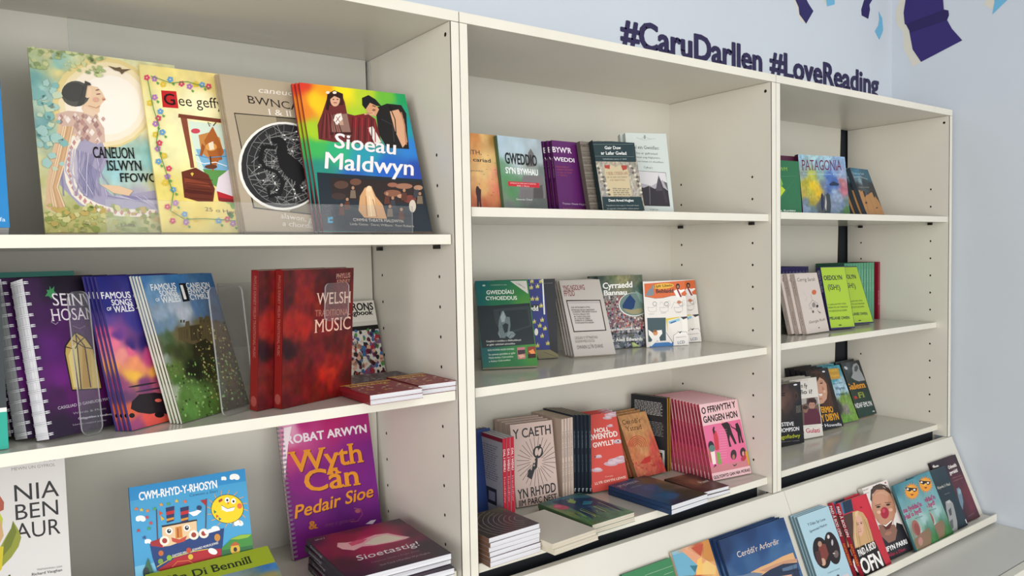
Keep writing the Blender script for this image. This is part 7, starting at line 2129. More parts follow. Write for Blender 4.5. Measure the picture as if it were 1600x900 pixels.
_pg = {}
def pages_mesh(w, h, t, m, inset=.0008, card=.0005, left=None):
    k = (round(w, 4), round(h, 4), round(t, 4), m.name, inset, left)
    if k in _pg: return _pg[k]
    b = MB().box(card if left is None else left, card, inset, w-inset, t-card, h-inset)
    me = bpy.data.meshes.new('pages'); me.from_pydata(b.v, [], b.f); me.materials.append(m); me.update()
    _pg[k] = me
    return me

def ring_mesh(key, t, h, m, r_extra=.003, pitch=.0085, twin=.0022, x=.0035, wire=.0007, xf=.75):
    v = []; f = []; r = t/2 + r_extra; z = .006; n = 14; k = 5
    while z < h - .004:
        for dz in (0, twin):
            b = len(v)
            for i in range(n):
                a = 2*math.pi*i/n; 
                for j in range(k):
                    bb = 2*math.pi*j/k; rr = r + wire*math.cos(bb)
                    v.append((x + rr*xf*math.cos(a), t/2 + rr*math.sin(a), z+dz + wire*math.sin(bb)))
            for i in range(n):
                for j in range(k):
                    f.append((b+i*k+j, b+((i+1) % n)*k+j, b+((i+1) % n)*k+(j+1) % k, b+i*k+(j+1) % k))
        z += pitch
    me = bpy.data.meshes.new(key); me.from_pydata(v, [], f); me.materials.append(m)
    for p in me.polygons: p.use_smooth = True
    me.update(); return me

def book(name, label, key, w, h, t, front=None, back=None, spine='#888888', pages=M_PAGE, group=None, spiral=None, hard=False, cat='book', **kw):
    root = link(name, None); root.empty_display_size = .03
    tag(root, label, cat, group)
    inset = .0035 if hard else .0008; card = .0022 if hard else .0005
    link('cover', cover_mesh(key, w, h, t, front, back, spine, card=card, has_spine=not spiral, **kw), root)
    link('pages', pages_mesh(w, h, t, pages, inset, card, .0004 if spiral else None), root)
    if spiral: link('spiral_binding', ring_mesh('spiral_binding', t, h, spiral, pitch=(.0145 if spiral is M_WIRE_W else .0085), r_extra=(.0012 if spiral is M_WIRE_W else .003), wire=(.0008 if spiral is M_WIRE_W else .0006), xf=(.5 if spiral is M_WIRE_W else .75)), root)
    return root

def place(root, x, y, z, yaw=0.0, lean=0.0, roll=0.0):
    """x,y: lower left corner of the front cover; z: the surface it stands on"""
    R = Matrix.Rotation(yaw, 4, 'Z') @ Matrix.Rotation(-lean, 4, 'X') @ Matrix.Rotation(roll, 4, 'Y')
    root.matrix_world = Matrix.Translation((x, y, z)) @ R
    return root

def dup(root, label, group=None):
    r = root.copy(); COL.objects.link(r); r['label'] = label
    if group: r['group'] = group
    for ch in root.children:
        q = ch.copy(); COL.objects.link(q); q.parent = r
    return r

def fan(root, key, shelf, t, labels, slide=0.0, dl=0.0, pad=.0011):
    """copies stacked behind a leaning book: each a little more upright, touching the next near its top"""
    x, y, z, yaw, lean, w, h, _ = POSE[key]
    nx, ny = -math.sin(yaw), math.cos(yaw); d = 0.0
    for k, lab in enumerate(labels):
        d += (t + pad)/math.cos(lean) + h*dl
        sl = sum(slide[:k+1]) if isinstance(slide, (list, tuple)) else slide*(k+1)
        c = dup(root, lab)
        stand(c, key, shelf, t, nx*d + math.cos(yaw)*sl, ny*d + math.sin(yaw)*sl, -dl*(k+1))

def stand(root, key, shelf, t, dx=0, dy=0, dlean=0, dyaw=0):
    x, y, z, yaw, lean, w, h, _ = POSE[key]
    l = lean + dlean
    return place(root, x+dx, y+dy, shelf + max(0, t*math.sin(l)) + .0002, yaw + dyaw, l)

def flat(root, x, y, ztop, yaw=0.0, tilt=0.0):
    """lying on its back, front cover up; x,y: lower left corner of the cover"""
    return place(root, x, y, ztop, yaw, math.pi/2 - tilt)

# ------------------------------------------------------------------ the room
def struct(name, mb, m):
    o = mb.obj(name, m); o['kind'] = 'structure'; return o
struct('floor', MB().box(-4.5, -5.5, -.05, 4.5, 1.0, 0), M_FLOOR)
struct('wall_right', MB().box(1.815, -5.5, 0, 1.95, .30, 3.0), M_WALL)
struct('wall_back', MB().box(-4.5, .20, 1.9215, 1.815, .30, 3.0), M_WALL)
struct('wall_recess', MB().box(-4.5, .345, 0, 1.95, .42, 3.0), M_GAP_SHADE)  # wall behind the bookcases, its gap shade put into the colour

def lettering(text, x0, x1, z, cap, name, label):
    gv, gf = glyphs(text, 'W'); me = bpy.data.meshes.new(name)
    me.from_pydata([(x0 + (x1-x0)*a, .1992 - 2e-5*level(i, text, 'W'), z + cap*b) for i, (a, b) in enumerate(gv.tolist())], [], [tuple(q) for q in gf]); me.materials.append(M_VINYL); me.update()
    o = link(name, me); tag(o, label, 'wall lettering')
lettering('#CaruDarllen', .577, 1.1225, 1.9935, .0625, 'wall_lettering', 'dark purple vinyl wall words #CaruDarllen above the middle bookcase')
lettering('#LoveReading', 1.1543, 1.7356, 1.9935, .0655, 'wall_lettering', 'dark purple vinyl wall words #LoveReading above the right-hand bookcase')
DL = ['small dark purple falling-book decal above the word Love, leftmost', 'light blue book decal cut by the top edge beside the small purple book', 'small dark purple book decal nearest the left side of the wall corner',
      'narrow light blue kite-shaped decal just left of the wall corner', 'largest decal, dark purple open falling book right of the wall corner', 'pale blue pointed decal at the top right of the right wall']
_cm = {}
def cmat(c):
    if c not in _cm: _cm[c] = mat('wall_sticker_' + c[1:], c, .5, .3, var=.03)
    return _cm[c]
for (pl, c, a, c2, b), lab in zip(DECALS, DL):
    r = link('wall_decal', None); tag(r, lab, 'wall decal')
    for nm, q, cc, off in (('decal_shadow', b, c2, .0004), ('decal_book', a, c, .0010)):
        pts = [(q[i], q[i+1]) for i in range(0, len(q), 2)]
        m = MB().prism(pts, 'y' if pl == 'b' else 'x', (.2 if pl == 'b' else 1.815) - off, (.2 if pl == 'b' else 1.815) - off + .0003)
        m.obj(nm, cmat(cc), r)
    if lab.startswith('largest'):
        pts = [(BAND[i], BAND[i+1]) for i in range(0, len(BAND), 2)]
        MB().prism(pts, 'x', 1.815-.0014, 1.815-.0011).obj('decal_spine', cmat('#2a2158'), r)

# ------------------------------------------------------------------ bookcases
TOP = 1.92; TT = .0178; PW = .018; DEP = .327
def bookcase(x0, x1, shelves, label, gap, key):
    r = link('bookcase', None, None, ((x0+x1)/2, .16, 0)); tag(r, label, 'bookcase', 'white bookcases in a row along the wall')
    r.location = (0, 0, 0)
    a, b = x0 + .0009, x1 - .0009
    zb = .9
    top = MB().box(a, .0005, TOP-TT, b, DEP+.008, TOP).obj('top_panel', M_LAM, r); bevel(top, .0008)
    MB().box(a, -.0008, TOP-TT, b, .0004, TOP).obj('edge_band', M_EDGE, top)
    for s, (p0, p1) in enumerate(((a, a+PW-.001), (b-PW+.001, b))):
        p = MB().box(p0, .001, .8975, p1, DEP+.008, TOP-TT-.0006).box(p0, .044, .0, p1, DEP+.008, .8975).obj('side_panel', M_LAM, r)
        MB().box(p0+(.0012 if s else 0), -.0006, .8975, p1-(0 if s else .0012), .0009, TOP-TT-.0012).obj('edge_band', M_EDGE, p)
        MB().box(p0 if s else p1-.0012, -.0002, .8975, (p0+.0012) if s else p1, .0009, TOP-TT-.001).obj('edge_seam', M_SEAM, p)
        # rows of drilled shelf-pin holes on the inner face
        hb = MB(); xx = p0 - .0003 if s else p1 + .0003
        for y in (.055, .286):
            for kz in range(14):
                z = 1.6785 - .0545*kz; n = 8
                if any(abs(z-sz+.01) < .012 for sz in shelves): continue
                bb = len(hb.v); hb.v += [(xx, y+.0027*math.cos(2*math.pi*i/n), z+.0032*math.sin(2*math.pi*i/n)) for i in range(n)]; hb.f.append(tuple(range(bb, bb+n))); hb.m.append(0)
        bb = len(hb.v); hb.v += [(xx, .016+.004*math.cos(2*math.pi*i/8), 1.882+.004*math.sin(2*math.pi*i/8)) for i in range(8)]; hb.f.append(tuple(range(bb, bb+8))); hb.m.append(0)
        h_ = hb.obj('pin_holes', M_HOLE, p); h_['kind'] = 'stuff'
    ia, ib = a+PW-.001, b-PW+.001
    g0, g1 = gap
    MB().prism([(ia-.002, .92), (ib-g1, .92), (ib-g0, TOP-TT), (ia-.002, TOP-TT)], 'y', DEP, DEP+.004).obj('back_panel', M_BACK, r)
    for (sz, rec, trim) in shelves.values():
        s = MB().box(ia+.001, rec+.0012, sz-TT+.001, ib-trim, DEP-.001, sz).obj('shelf', M_SHELF, r); bevel(s, .0006)
        MB().box(ia+.001, rec, sz-TT+.001, ib-trim, rec+.0011, sz).obj('edge_band', M_EDGE, s)
        if sz > 1.5:
            for y in (.055, .286):
                for px in (ia, ib-.009):
                    MB().box(px, y-.006, sz-TT-.0065, px+.009, y+.006, sz-TT+.0005).obj('shelf_peg', M_PEG, r)
    if x1 < 1.5: MB().box(b+.0001, .0004, .898, b+.0016, .004, TOP-.0005).obj('gap_seam', M_SEAM, r)
    MB().box(ia, .045, .0, ib, .05, .915).obj('gap_shade_board', M_GAP_SHADE, r)  # added dark board: shade of the void below the bottom shelf, as colour
    return r
bookcase(-.9, 0, {1.535: (1.535, .006, .004), 1.261: (1.261, .004, .003), .935: (.935, .0137, .003)}, 'white bookcase on the left holding the large songbooks, darkest inside', (.006, .001), 'a')
bookcase(0, .9, {1.584: (1.584, .008, .001), 1.258: (1.258, .0137, .001), .935: (.935, .0137, .001)}, 'white bookcase in the middle, between the two others, under #CaruDarllen', (0, 0), 'b')
bookcase(.9, 1.8, {1.590: (1.590, .004, .001), 1.258: (1.258, .035, .001), .9316: (.9316, .03, .001)}, 'white bookcase on the right with a dark gap beside its back panel', (.056, .100), 'c')

# sloping display boards with a lip, below the bookcases
def ledge(x0, x1, label):
    r = link('display_ledge', None); tag(r, label, 'display ledge')
    b = MB().prism([(-.0025, .8955), (.0105, .8965), (-.081, .6715), (-.0950, .6715)], 'x', x0, x1).obj('display_board', M_LAM, r)
    MB().box(x0, -.131, .6605, x1, -.081, .6712).obj('ledge_floor', M_LAM, r)
    MB().box(x0, -.1345, .6605, x1, -.1312, .6825).obj('ledge_lip', M_EDGE, r)
ledge(.0015, .9235, 'sloping white display board with the blue poetry book and green book')
ledge(.9252, 1.806, 'sloping white display board with the row of celebrity biographies')

# worktop and base unit
r = link('worktop', None); tag(r, 'grey-white worktop at the bottom right below the display boards', 'worktop')
MB().box(-.9, -.297, .632, 1.813, .04, .650).obj('worktop_slab', M_WORK, r)
MB().box(-.9, -.2990, .631, 1.813, -.2972, .6504).obj('edge_seam', M_SEAM, r)
MB().box(-.9, -.3210, .632, 1.813, -.2992, .6506).obj('front_edge', M_EDGE, r)
r = link('base_cabinet', None); tag(r, 'white base cabinet supporting the worktop at bottom right', 'cabinet')
MB().box(-.9, -.29, .0, 1.812, .039, .6315).obj('cabinet_body', M_LAM, r)
for i in range(3):
    MB().box(-.9+.904*i+.002, -.312, .05, -.9+.904*(i+1)-.002, -.2905, .622).obj('cabinet_door', M_LAM, r)

# ------------------------------------------------------------------ acrylic holders
def rounded(w, h, rad, n=5):
    pts = []
    for cx, cy, a0 in ((w-rad, rad, -90), (w-rad, h-rad, 0), (rad, h-rad, 90), (rad, rad, 180)):
        for i in range(n+1):
            a = math.radians(a0 + 90*i/n); pts.append((cx+rad*math.cos(a), cy+rad*math.sin(a)))
    return pts
def acr_plate(name, parent, w, h, rad, t=.003):
    b = MB(); pts = rounded(w, h, rad)
    b.prism(pts, 'y', 0, t)
    n = len(pts); nt = len(b.f) - n
    b.m = [0]*nt + [1]*n
    return b.obj(name, [M_ACR, M_ACRE], parent)
r = link('acrylic_display_tray', None); tag(r, 'clear acrylic tray holding the four large songbooks on the top left shelf', 'book holder')
b = acr_plate('back_plate', r, .52, .352, .002); b.location = (-.565, .205, 1.5385); b.rotation_euler = (-math.radians(9), 0, 0)
b = acr_plate('front_lip', r, .47, .0455, .001); b.location = (-.554, .028, 1.5385)
MB().box(-.565, .028, 1.5352, -.05, .21, 1.5382).obj('tray_base', [M_ACR], r)
def book_stand(x, y, z, yaw, lean, w, h, rad, label, foot=.0):
    r = link('acrylic_book_stand', None); tag(r, label, 'book holder')
    acr_plate('front_plate', r, w, h, rad, .0028)
    if foot: MB().box(.01, 0, 0, w-.01, foot, .0025).obj('foot', [M_ACR], r)
    place(r, x, y, z, yaw, lean); return r
book_stand(-.592, .034, 1.2622, .50, .10, .031, .198, .012, 'clear rounded acrylic stand in front of the purple spiral hymn book')
book_stand(-.406, .040, 1.2625, .60, .10, .075, .196, .010, 'clear rounded acrylic stand over the right side of Famous Songs of Wales 1')
book_stand(-.350, .250, 1.342, .12, .08, .080, .115, .002, 'small clear acrylic panel at the back beside the red books')
book_stand(-.240, .045, 1.395, .354, -.07, .052, .062, .008, 'small clear acrylic tab in front of the front red book')
# ------------------------------------------------------------------ books
S11, S12, S13, S21, S22, S23, S31, S32, S33 = 1.5384, 1.2612, .9352, 1.5842, 1.2582, .9352, 1.5902, 1.2582, .9318
def P(k): return POSE[k]
def adj(k, **d):
    n = ('x', 'y', 'z', 'yaw', 'lean', 'w', 'h', 't'); v = dict(zip(n, POSE[k])); v.update({q: v[q] + c for q, c in d.items()}); POSE[k] = tuple(v[q] for q in n)
adj('stifyn', x=.0135, w=-.003); adj('bannau', x=.022, y=.020); adj('ith', x=.0020); adj('steve', y=-.005); adj('gee', y=.005); adj('islwyn', y=.006); adj('songs2', x=.0015, y=.008)
def std(name, label, key, shelf, art=None, extra=(), t=None, **kw):
    """front book plus copies behind it; extra: (label, dx, dy, dlean, dyaw)"""
    x, y, z, yaw, lean, w, h, tt = POSE[key]; t = t or tt
    root = book(name, label, kw.pop('mesh', key), w, h, t, front=art or key, **kw)
    stand(root, key, shelf, t)
    if extra: fan(root, key, shelf, t, extra[0], *extra[1:])
    return root

# --- left bookcase, top shelf
b = book('songbook', 'plain bright blue songbook cut by the left edge, top shelf', 'brightblue', .2165, .285, .030, front='brightblue', spine='#2a86c6', pages=M_PAGEW)
place(b, -.8795, .050, S11+.0072, .0, .35)
std('songbook', 'pale watercolour songbook titled Caneuon, figure gazing at a white sun', 'islwyn', S11, spine='#cfc99c', body='#d4cfa4')
std('songbook', 'yellow nursery-rhyme book Gee geffyl with flower border and well', 'gee', S11, spine='#e0cf80', body='#e6d890')
g = 'beige songbooks with the round black bird'
std('songbook', 'front beige songbook with black bird in a starry black circle', 'bwn', S11, spine='#a89680', body='#b0a08a', group=g,
    extra=(['second beige bird songbook, its edge showing just behind the front one', 'rearmost beige bird songbook, only its left edge showing'], -0.0005, 0.012))
g = 'rainbow-coloured show songbooks'
std('songbook', 'front rainbow-topped songbook Sioeau Maldwyn with two costumed figures', 'sioeau', S11, spine='#8c2c34', body='#6c3a30', group=g,
    extra=(['second rainbow songbook, a sliver showing behind the front one', 'third rainbow songbook, rearmost with a red left edge'], -0.004, 0))

# --- left bookcase, middle shelf
b = book('songbook', 'teal songbook lying back behind the spiral hymn books, only its top showing', 'tealbook', .245, .223, .01, front='tealbook', spine='#1a8478', pages=M_PAGEW)
place(b, -.812, .288, S12+.001, .02, .03)
b = book('songbook', 'dark songbook with a teal foot at the far left of the middle shelf', 'darkteal', .16, .215, .006, front='darkteal', spine='#16a08c', body='#16a08c', pages=M_PAGEW)
place(b, -.8365, .026, S12+.001, .0, .10)
g = 'white wire-bound purple hymn books'
std('spiral_songbook', 'front purple wire-bound hymn book Seinwn Hosanna with arched window', 'seinwn', S12, spine='#f0f0f0', body='#2c1832', pages=M_PAGEW, spiral=M_WIRE_W, group=g,
    extra=(['second wire-bound hymn book, white spine edge beside the front one', 'third wire-bound hymn book, leftmost of the three'], [-0.008, -0.001], 0, .0042))
g = 'sunset songbooks'
std('songbook', 'front sunset-covered songbook Famous Songs of Wales 2', 'songs2', S12, spine='#3a3470', body='#3a2c60', group=g,
    extra=(['second sunset songbook, strip showing beside the front one', 'third sunset songbook from the front, thin strip showing', 'rearmost and leftmost of the four sunset songbooks'], -0.002, 0.006))
g = 'castle songbooks'
std('songbook', 'front castle-photo songbook Famous Songs of Wales 1', 'songs1', S12, spine='#c8c8bc', body='#b8b8ac', group=g,
    extra=(['second castle songbook, pale edge behind the front one', 'third castle songbook from the front, pale edge only', 'rearmost castle songbook against the stack'], -0.0005, 0.002))
g = 'thick dark red music books'
RT = [('WELSH TRADITIONAL', .19, .245, .3, '#b0705c', ''), ('PHYLLIS KINNEY', .05, .10, .3, '#b0705c', '')]
st = [('PHYLLIS KINNEY WELSH TRADITIONAL MUSIC', .04, .62, .32, '#a8685c', 's')]
red = std('thick_book', 'front thick red mottled book Welsh Traditional Music', 'red', S12, spine='#7c1a18', body='#5a1214', spine_text=st, group=g,
    extra=(['rear thick red mottled book, left of the front one'], -0.03, 0))
for rr in [o for o in COL.objects if o.get('group') == g]:
    m_ = MB(); n = 20
    m_.prism([(.0095+.0068*math.cos(2*math.pi*i/n), .0145+.0085*math.sin(2*math.pi*i/n)) for i in range(n)], 'x', -.0004, -.0001)
    o_ = m_.obj('spine_emblem', cmat('#96453e'), rr)
std('annual', 'comic annual with a crowd cartoon standing behind the red books', 'ons', S12, spine='#3a2a34', body='#d8d4cc', pages=M_PAGEW)
g = 'small dark red comic annuals lying in two piles'
an = book('annual', 'top annual of the left pile of red comic annuals, on the shelf edge', 'annual', .097, .12, .0085, front='annual', spine='#7c1c24', body='#7c1c24', pages=M_PAGEW, group=g)
flat(an, -.198, -.026, S12+.0176, .03)
for lab, x, y, z, yw in [('bottom annual of the left pile of red comic annuals', -.196, -.022, .0088, .01)]:
    flat(dup(an, lab), x, y, S12+z, yw)
an2 = book('annual', 'top annual of the right pile of red comic annuals by the side panel', 'annual_small', .076, .12, .0085, front='annual', spine='#7c1c24', body='#7c1c24', pages=M_PAGEW, group=g)
flat(an2, -.0955, .002, S12+.0176, 0)
flat(dup(an2, 'bottom annual of the right pile of red comic annuals'), -.0950, .004, S12+.0088, 0)
b = book('annual', 'grey crowd-cartoon annual lying flat behind the red annuals', 'crowdflat', .135, .10, .010, front='crowdflat', spine='#4c3c44', pages=M_PAGEW)
flat(b, -.165, .130, S12+.0102, -.06)

# --- left bookcase, bottom shelf
std('songbook', 'pale grey songbook with tall thin black capitals and a green leaf', 'nia', S13, spine='#c0bcb8', body='#ccc8c4')
std('childrens_book', 'bright blue childrens songbook with smiling steamship and sun', 'cwm', S13, spine='#2c6ca8', body='#2f7cb8', hard=True)
b = book('songbook', 'lime green songbook with landscape photo lying in front of the blue ship book', 'dibennill', .19, .192, .008, front='dibennill', spine='#8ca028', body='#94a82c')
place(b, -.505, -.036, S13+.0078, .0, 1.20)
b = book('songbook', 'narrow black and white striped booklet at the bottom edge, left of the green one', 'stripes', .032, .098, .005, front='stripes', spine='#e4e4e4')
place(b, -.538, .060, S13+.001, .0, .12)
std('spiral_songbook', 'magenta wire-bound songbook Wyth Can with orange lettering', 'wyth', S13, spine='#8a1f7e', body='#801c74', spiral=M_WIRE_P)
g = 'pile of dark crimson song albums'
so = book('song_album', 'top album of the crimson pile, script title Sioetastig', 'sioetastig', .183, .21, .011, front='sioetastig', spine='#2a2230', body='#2a2232', pages=M_PAGEW, group=g, spine_text=[('Sioetastig!', .1, .4, .4, '#b0a4b4', 'i')])
flat(so, -.2425, -.028, S13+.0575, -.045)
for k, lab in enumerate(('second album down in the crimson pile', 'third album down in the crimson pile', 'fourth album down in the crimson pile', 'lowest album of the crimson pile')):
    flat(dup(so, lab), -.2425 + (.004, .001, .006, .002)[k], -.028 + (.003, -.004, .002, 0)[k], S13+.0575-.0114*(k+1), -.045+(.03, -.02, .01, 0)[k])

# --- middle bookcase, top shelf
std('paperback', 'orange paperback with a lone standing figure, leftmost on its shelf', 'ith', S21, spine='#6c5c30', body='#c89058')
std('paperback', 'green and grey paperback titled GWEDDIO with a stone spire', 'gweddio', S21, spine='#4c6c50', body='#5c7c60')
g = 'plum paperbacks'
sp = [("BYW'R WEDDI", .25, .52, .4, '#c890b0', ''), ('Trystan Owain Hughes', .58, .9, .35, '#b04868', '')]
std('paperback', "front plum purple paperback titled BYW'R WEDDI", 'bywr', S21, spine='#4c1c54', body='#501e58', spine_text=sp, group=g,
    extra=(['second plum paperback, spine showing behind the front one', 'third plum paperback from the front, spine showing', 'rearmost and leftmost plum paperback'], -0.004, 0))
std('paperback', 'grey-brown hymn index paperback between the plum and dark green books', 'emyn', S21, spine='#5c544c', body='#6c645c')
std('paperback', 'dark green paperback Gair Duw with an engraved old title page', 'gair', S21, spine='#1c2c30', body='#22343a')
g = 'pale grey-green paperbacks'
std('paperback', 'front pale grey-green paperback with a church spire photo', 'gwin', S21, spine='#b4bab4', body='#bcc4be', group=g,
    extra=(['rear pale grey-green paperback, only its top corner showing'], -0.006, 0))

# --- middle bookcase, middle shelf
std('paperback', 'green paperback with chalk-drawn praying hands', 'gweddiau', S22, spine='#1c4c58', body='#245c50', spine_text=[('GWEDDIAU CYHOEDDUS', .15, .75, .55, '#8cb4b0', 's')])
std('paperback', 'dark paperback with blue panel of yellow daffodils behind the praying hands', 'iris', S22, spine='#14161c', body='#14161c')
g = 'pale grey paperbacks with framed text'
std('paperback', 'front pale grey paperback with a black-framed text block', 'ngolwg', S22, spine='#a8a29c', body='#b4aea8', spine_text=[('YNG NGOLWG FFYDD', .12, .75, .5, '#4c3c3c', 'b')], group=g,
    extra=(['second framed-text grey paperback, spine showing', 'third framed-text grey paperback, spine showing', 'rearmost framed-text grey paperback'], -0.002, 0.004))
g = 'crowd-photo paperbacks'
std('paperback', 'front crowd-photo paperback with a blue gable in a white ring', 'bannau', S22, spine='#4c5450', body='#5c6460', group=g,
    extra=(['rear crowd-photo paperback, its top left corner showing'], -0.016, 0))
g = 'orange-topped colouring books'
std('colouring_book', 'front orange-topped colouring book with an angel', 'lliwio', S22, spine='#30343c', body='#d0ccc8', pages=M_PAGEW, group=g)
o_ = [o for o in COL.objects if o.get('group') == g][0]
stand(dup(o_, 'rear orange-topped colouring book, right of the front one'), 'lliwio2', S22, .004)

# --- middle bookcase, bottom shelf (books standing spine out: yaw +90)
def spine_out(root, x_right_face, y, z, yaw=math.pi/2, lean=0, roll=0): return place(root, x_right_face, y, z, yaw, lean, roll)
b = book('hardback', 'dark blue hardback leaning at the left end of the bottom shelf', 'plainblue', .13, .195, .016, front='plainblue', spine='#22366a', body='#22366a', hard=True, pages=M_PAGEW)
place(b, .050, .170, S23+.003, .0, .14)
g = 'red-spined hardbacks'
rd = book('hardback', 'first red-spined hardback with lavender back cover', 'redspine', .118, .190, .0095, back='lavback', spine='#b01c30', body='#a4a0ac', pages=M_PAGEW, hard=False, group=g, spine_text=[('DAL I WENU', .12, .36, .5, '#e8d4d4', 'b'), ('heddiw', .42, .7, .4, '#d89098', '')])
for k, lab in enumerate((None, 'middle one of the three red-spined hardbacks', 'third red-spined hardback, touching the starburst paperback')):
    q = rd if k == 0 else dup(rd, lab)
    spine_out(q, .1665 + .0100*k, .119, S23+.0005)
g = 'pale pink starburst paperbacks'
cst = [('Y CAETH YN RHYDD', .16, .5, .42, '#5c4c4c', ''), ('Jim Parc Nest', .56, .82, .4, '#6c5c5c', '')]
x, y, z, yaw, lean, w, h, t = P('caeth')
ca = std('thick_book', 'face-out pale pink paperback with black starburst and figure', 'caeth', S23, spine='#d0b8ac', body='#c8b0a6', pages=M_PAGE, spine_text=cst, group=g,
    extra=(['second starburst paperback, page top showing behind the face-out one', 'third starburst paperback in the row behind the face-out one', 'rearmost starburst paperback against the back panel'], -0.001, 0.004))
cs = book('thick_book', 'first pink starburst paperback standing spine out beside the face-out one', 'caeth_spine', .112, h, .0083, back='blank_pink', spine='#d0bcae', body='#c4aca0', pages=M_PAGE, spine_text=cst, group=g)
for k, lab in enumerate((None, 'second pink starburst paperback standing spine out', 'third pink starburst paperback standing spine out', 'fourth pink starburst paperback, touching the navy spines')):
    q = cs if k == 0 else dup(cs, lab)
    spine_out(q, .3960 + .0087*k, .212, S23+.0005)
g = 'row of thin navy paperbacks'
nv = book('paperback', 'leftmost thin navy paperback, touching the pink spines', 'navyspine', .112, .186, .0067, spine='#202832', body='#28303c', pages=M_PAGE, group=g, spine_text=[('YR HEN FFORDD', .2, .42, .38, '#7c8c98', ''), ('Cerddi newydd', .5, .72, .3, '#6c7c88', ''), ('b', .93, .97, .7, '#c8d4dc', 'b')])
for k, lab in enumerate((None, 'second thin navy paperback from the left', 'middle one of the five thin navy paperbacks', 'fourth thin navy paperback from the left', 'rightmost thin navy paperback, beside the coral cloud book')):
    q = nv if k == 0 else dup(nv, lab)
    spine_out(q, .4296 + .0071*k, .2115 - .0056*k, S23+.0005)
g = 'coral cloud-patterned paperbacks'
std('paperback', 'front coral red paperback with pink clouds, HOLL AWENYDD GWYLLT', 'awenydd', S23, spine='#b0443c', body='#bc4c40', pages=M_PAGEP, group=g,
    extra=(['second coral cloud paperback, page top showing', 'rearmost coral cloud paperback'], 0, 0.02))
g = 'tan paperbacks with red arches'
std('paperback', "front tan paperback with red arches, Cerddi'r Ystrad", 'ystrad', S23, spine='#a87850', body='#b48458', group=g,
    extra=(['second tan red-arch paperback, top edge showing', 'rearmost tan red-arch paperback'], -0.003, 0.03))
x, y, z, yaw, lean, w, h, t = P('black')
bl = book('paperback', 'black-backed paperback with yellow spine, left one of the pair', 'blackyellow', w, h, .0065, back='black_back', spine='#b08830', body='#26282c', group='black paperbacks with yellow spines')
bl2 = dup(bl, 'black-backed paperback with yellow spine, right one beside the pink row')
spine_out(bl, x + .108*math.sin(math.radians(12.4)) + .0065, y - .1055, S23+.0005, math.radians(90+12.4))
spine_out(bl2, x + .108*math.sin(math.radians(12.4)) + .0135, y - .1058, S23+.0005, math.radians(90+12.4))
g = 'long row of pink paperbacks leaning together'
fst = [('O FFRWYTH Y GANGEN HON', .05, .58, .62, '#5c1c30', 'B'), ('NIA MORAIS', .66, .9, .35, '#c0707c', '')]
ord_ = ['second', 'third', 'fourth', 'fifth', 'sixth', 'seventh', 'eighth', 'ninth', 'tenth', 'eleventh', 'twelfth', 'thirteenth', 'fourteenth', 'fifteenth']
std('paperback', 'front pink paperback with dancing figures, O FFRWYTH Y GANGEN HON', 'ffrwyth', S23, spine='#b43c50', body='#c46c7c', pages=M_PAGEP, spine_text=fst, group=g, mesh='ffrwyth',
    extra=([w_ + ' pink paperback counting back from the face-out one' for k, w_ in enumerate(ord_)], -.0016, .010))
# lying piles along the front
def pile(art, key, n, x, y, w, h, t, yaw, labels, gap=.0002, jit=0.0, **kw):
    root = book(kw.pop('name', 'paperback'), labels[0], key, w, h, t, front=art, **kw)
    rn = random.Random(len(key)*3)
    for k in range(n):
        q = root if k == 0 else dup(root, labels[k])
        flat(q, x + (rn.uniform(0, jit) if k else 0), y + (rn.uniform(-jit, jit) if k else 0), S23 + .0004 + (n-k)*(t+gap), yaw + (rn.uniform(-.012, .012) if k else 0))
    return root
pile('brown', 'brown', 6, .0315, -.014, .119, .124, .0088, .035, ['top book of the brown ring-patterned pile at the left end'] + [w_ + ' book down in the brown ring-patterned pile' for w_ in ('second', 'third', 'fourth', 'fifth')] + ['lowest book of the brown ring-patterned pile'], jit=.0015, spine='#6c5040', body='#b8b0b4', pages=M_PAGEW, group='pile of brown ring-patterned books')
pile('blank', 'blank', 2, .156, -.040, .117, .155, .0105, .06, ['top of two plain cream books lying face down', 'lower of two plain cream books lying face down'], spine='#d4ccb8', body='#d8d0c0', pages=M_PAGE, group='plain cream books lying down', jit=.003)
pile('painting', 'painting', 2, .282, -.010, .120, .172, .0102, .02, ['top of two blue-green painted-cover books lying down', 'lower of two blue-green painted-cover books'], spine='#4c6c48', body='#4c7468', pages=M_PAGE, group='blue-green painted-cover books', jit=.003)
pile('navy', 'navy', 2, .490, -.029, .123, .188, .0105, .04, ['top of two navy landscape books lying down by the pink row', 'lower of two navy landscape books lying down'], spine='#20385c', body='#28405c', pages=M_PAGEW, group='navy landscape books', jit=.002)
pile('cliff', 'cliff', 2, .622, -.004, .085, .125, .0085, -.05, ['top brown rocky-cover book beneath the pink row', 'lower brown rocky-cover book beneath the pink row'], spine='#3c302c', body='#4c3c34', pages=M_PAGEW, group='brown rocky-cover books', jit=.002)

# --- right bookcase, top shelf
std('paperback', 'green paperback with lime diamond, leftmost on the top right shelf', 'greenI', S31, art='greenwm', spine='#205038', body='#2c6a48')
b = book('paperback', 'maroon book behind the green one, only its top showing', 'maroonplain', .165, .158, .012, front='maroonplain', spine='#4c1c34')
place(b, .965, .110, S31+.001, -.10, .05)
std('paperback', 'painted landscape book titled PATAGONIA', 'patag', S31, spine='#4c1830', body='#7c90a8')
g = 'timber-post landscape paperbacks'
std('paperback', 'front blue and tan paperback with timber posts, top right shelf', 'wood', S31, spine='#3c4650', body='#5c5048', group=g,
    extra=(['second timber-post paperback, strip showing', 'rearmost timber-post paperback beside PATAGONIA'], -0.012, 0))

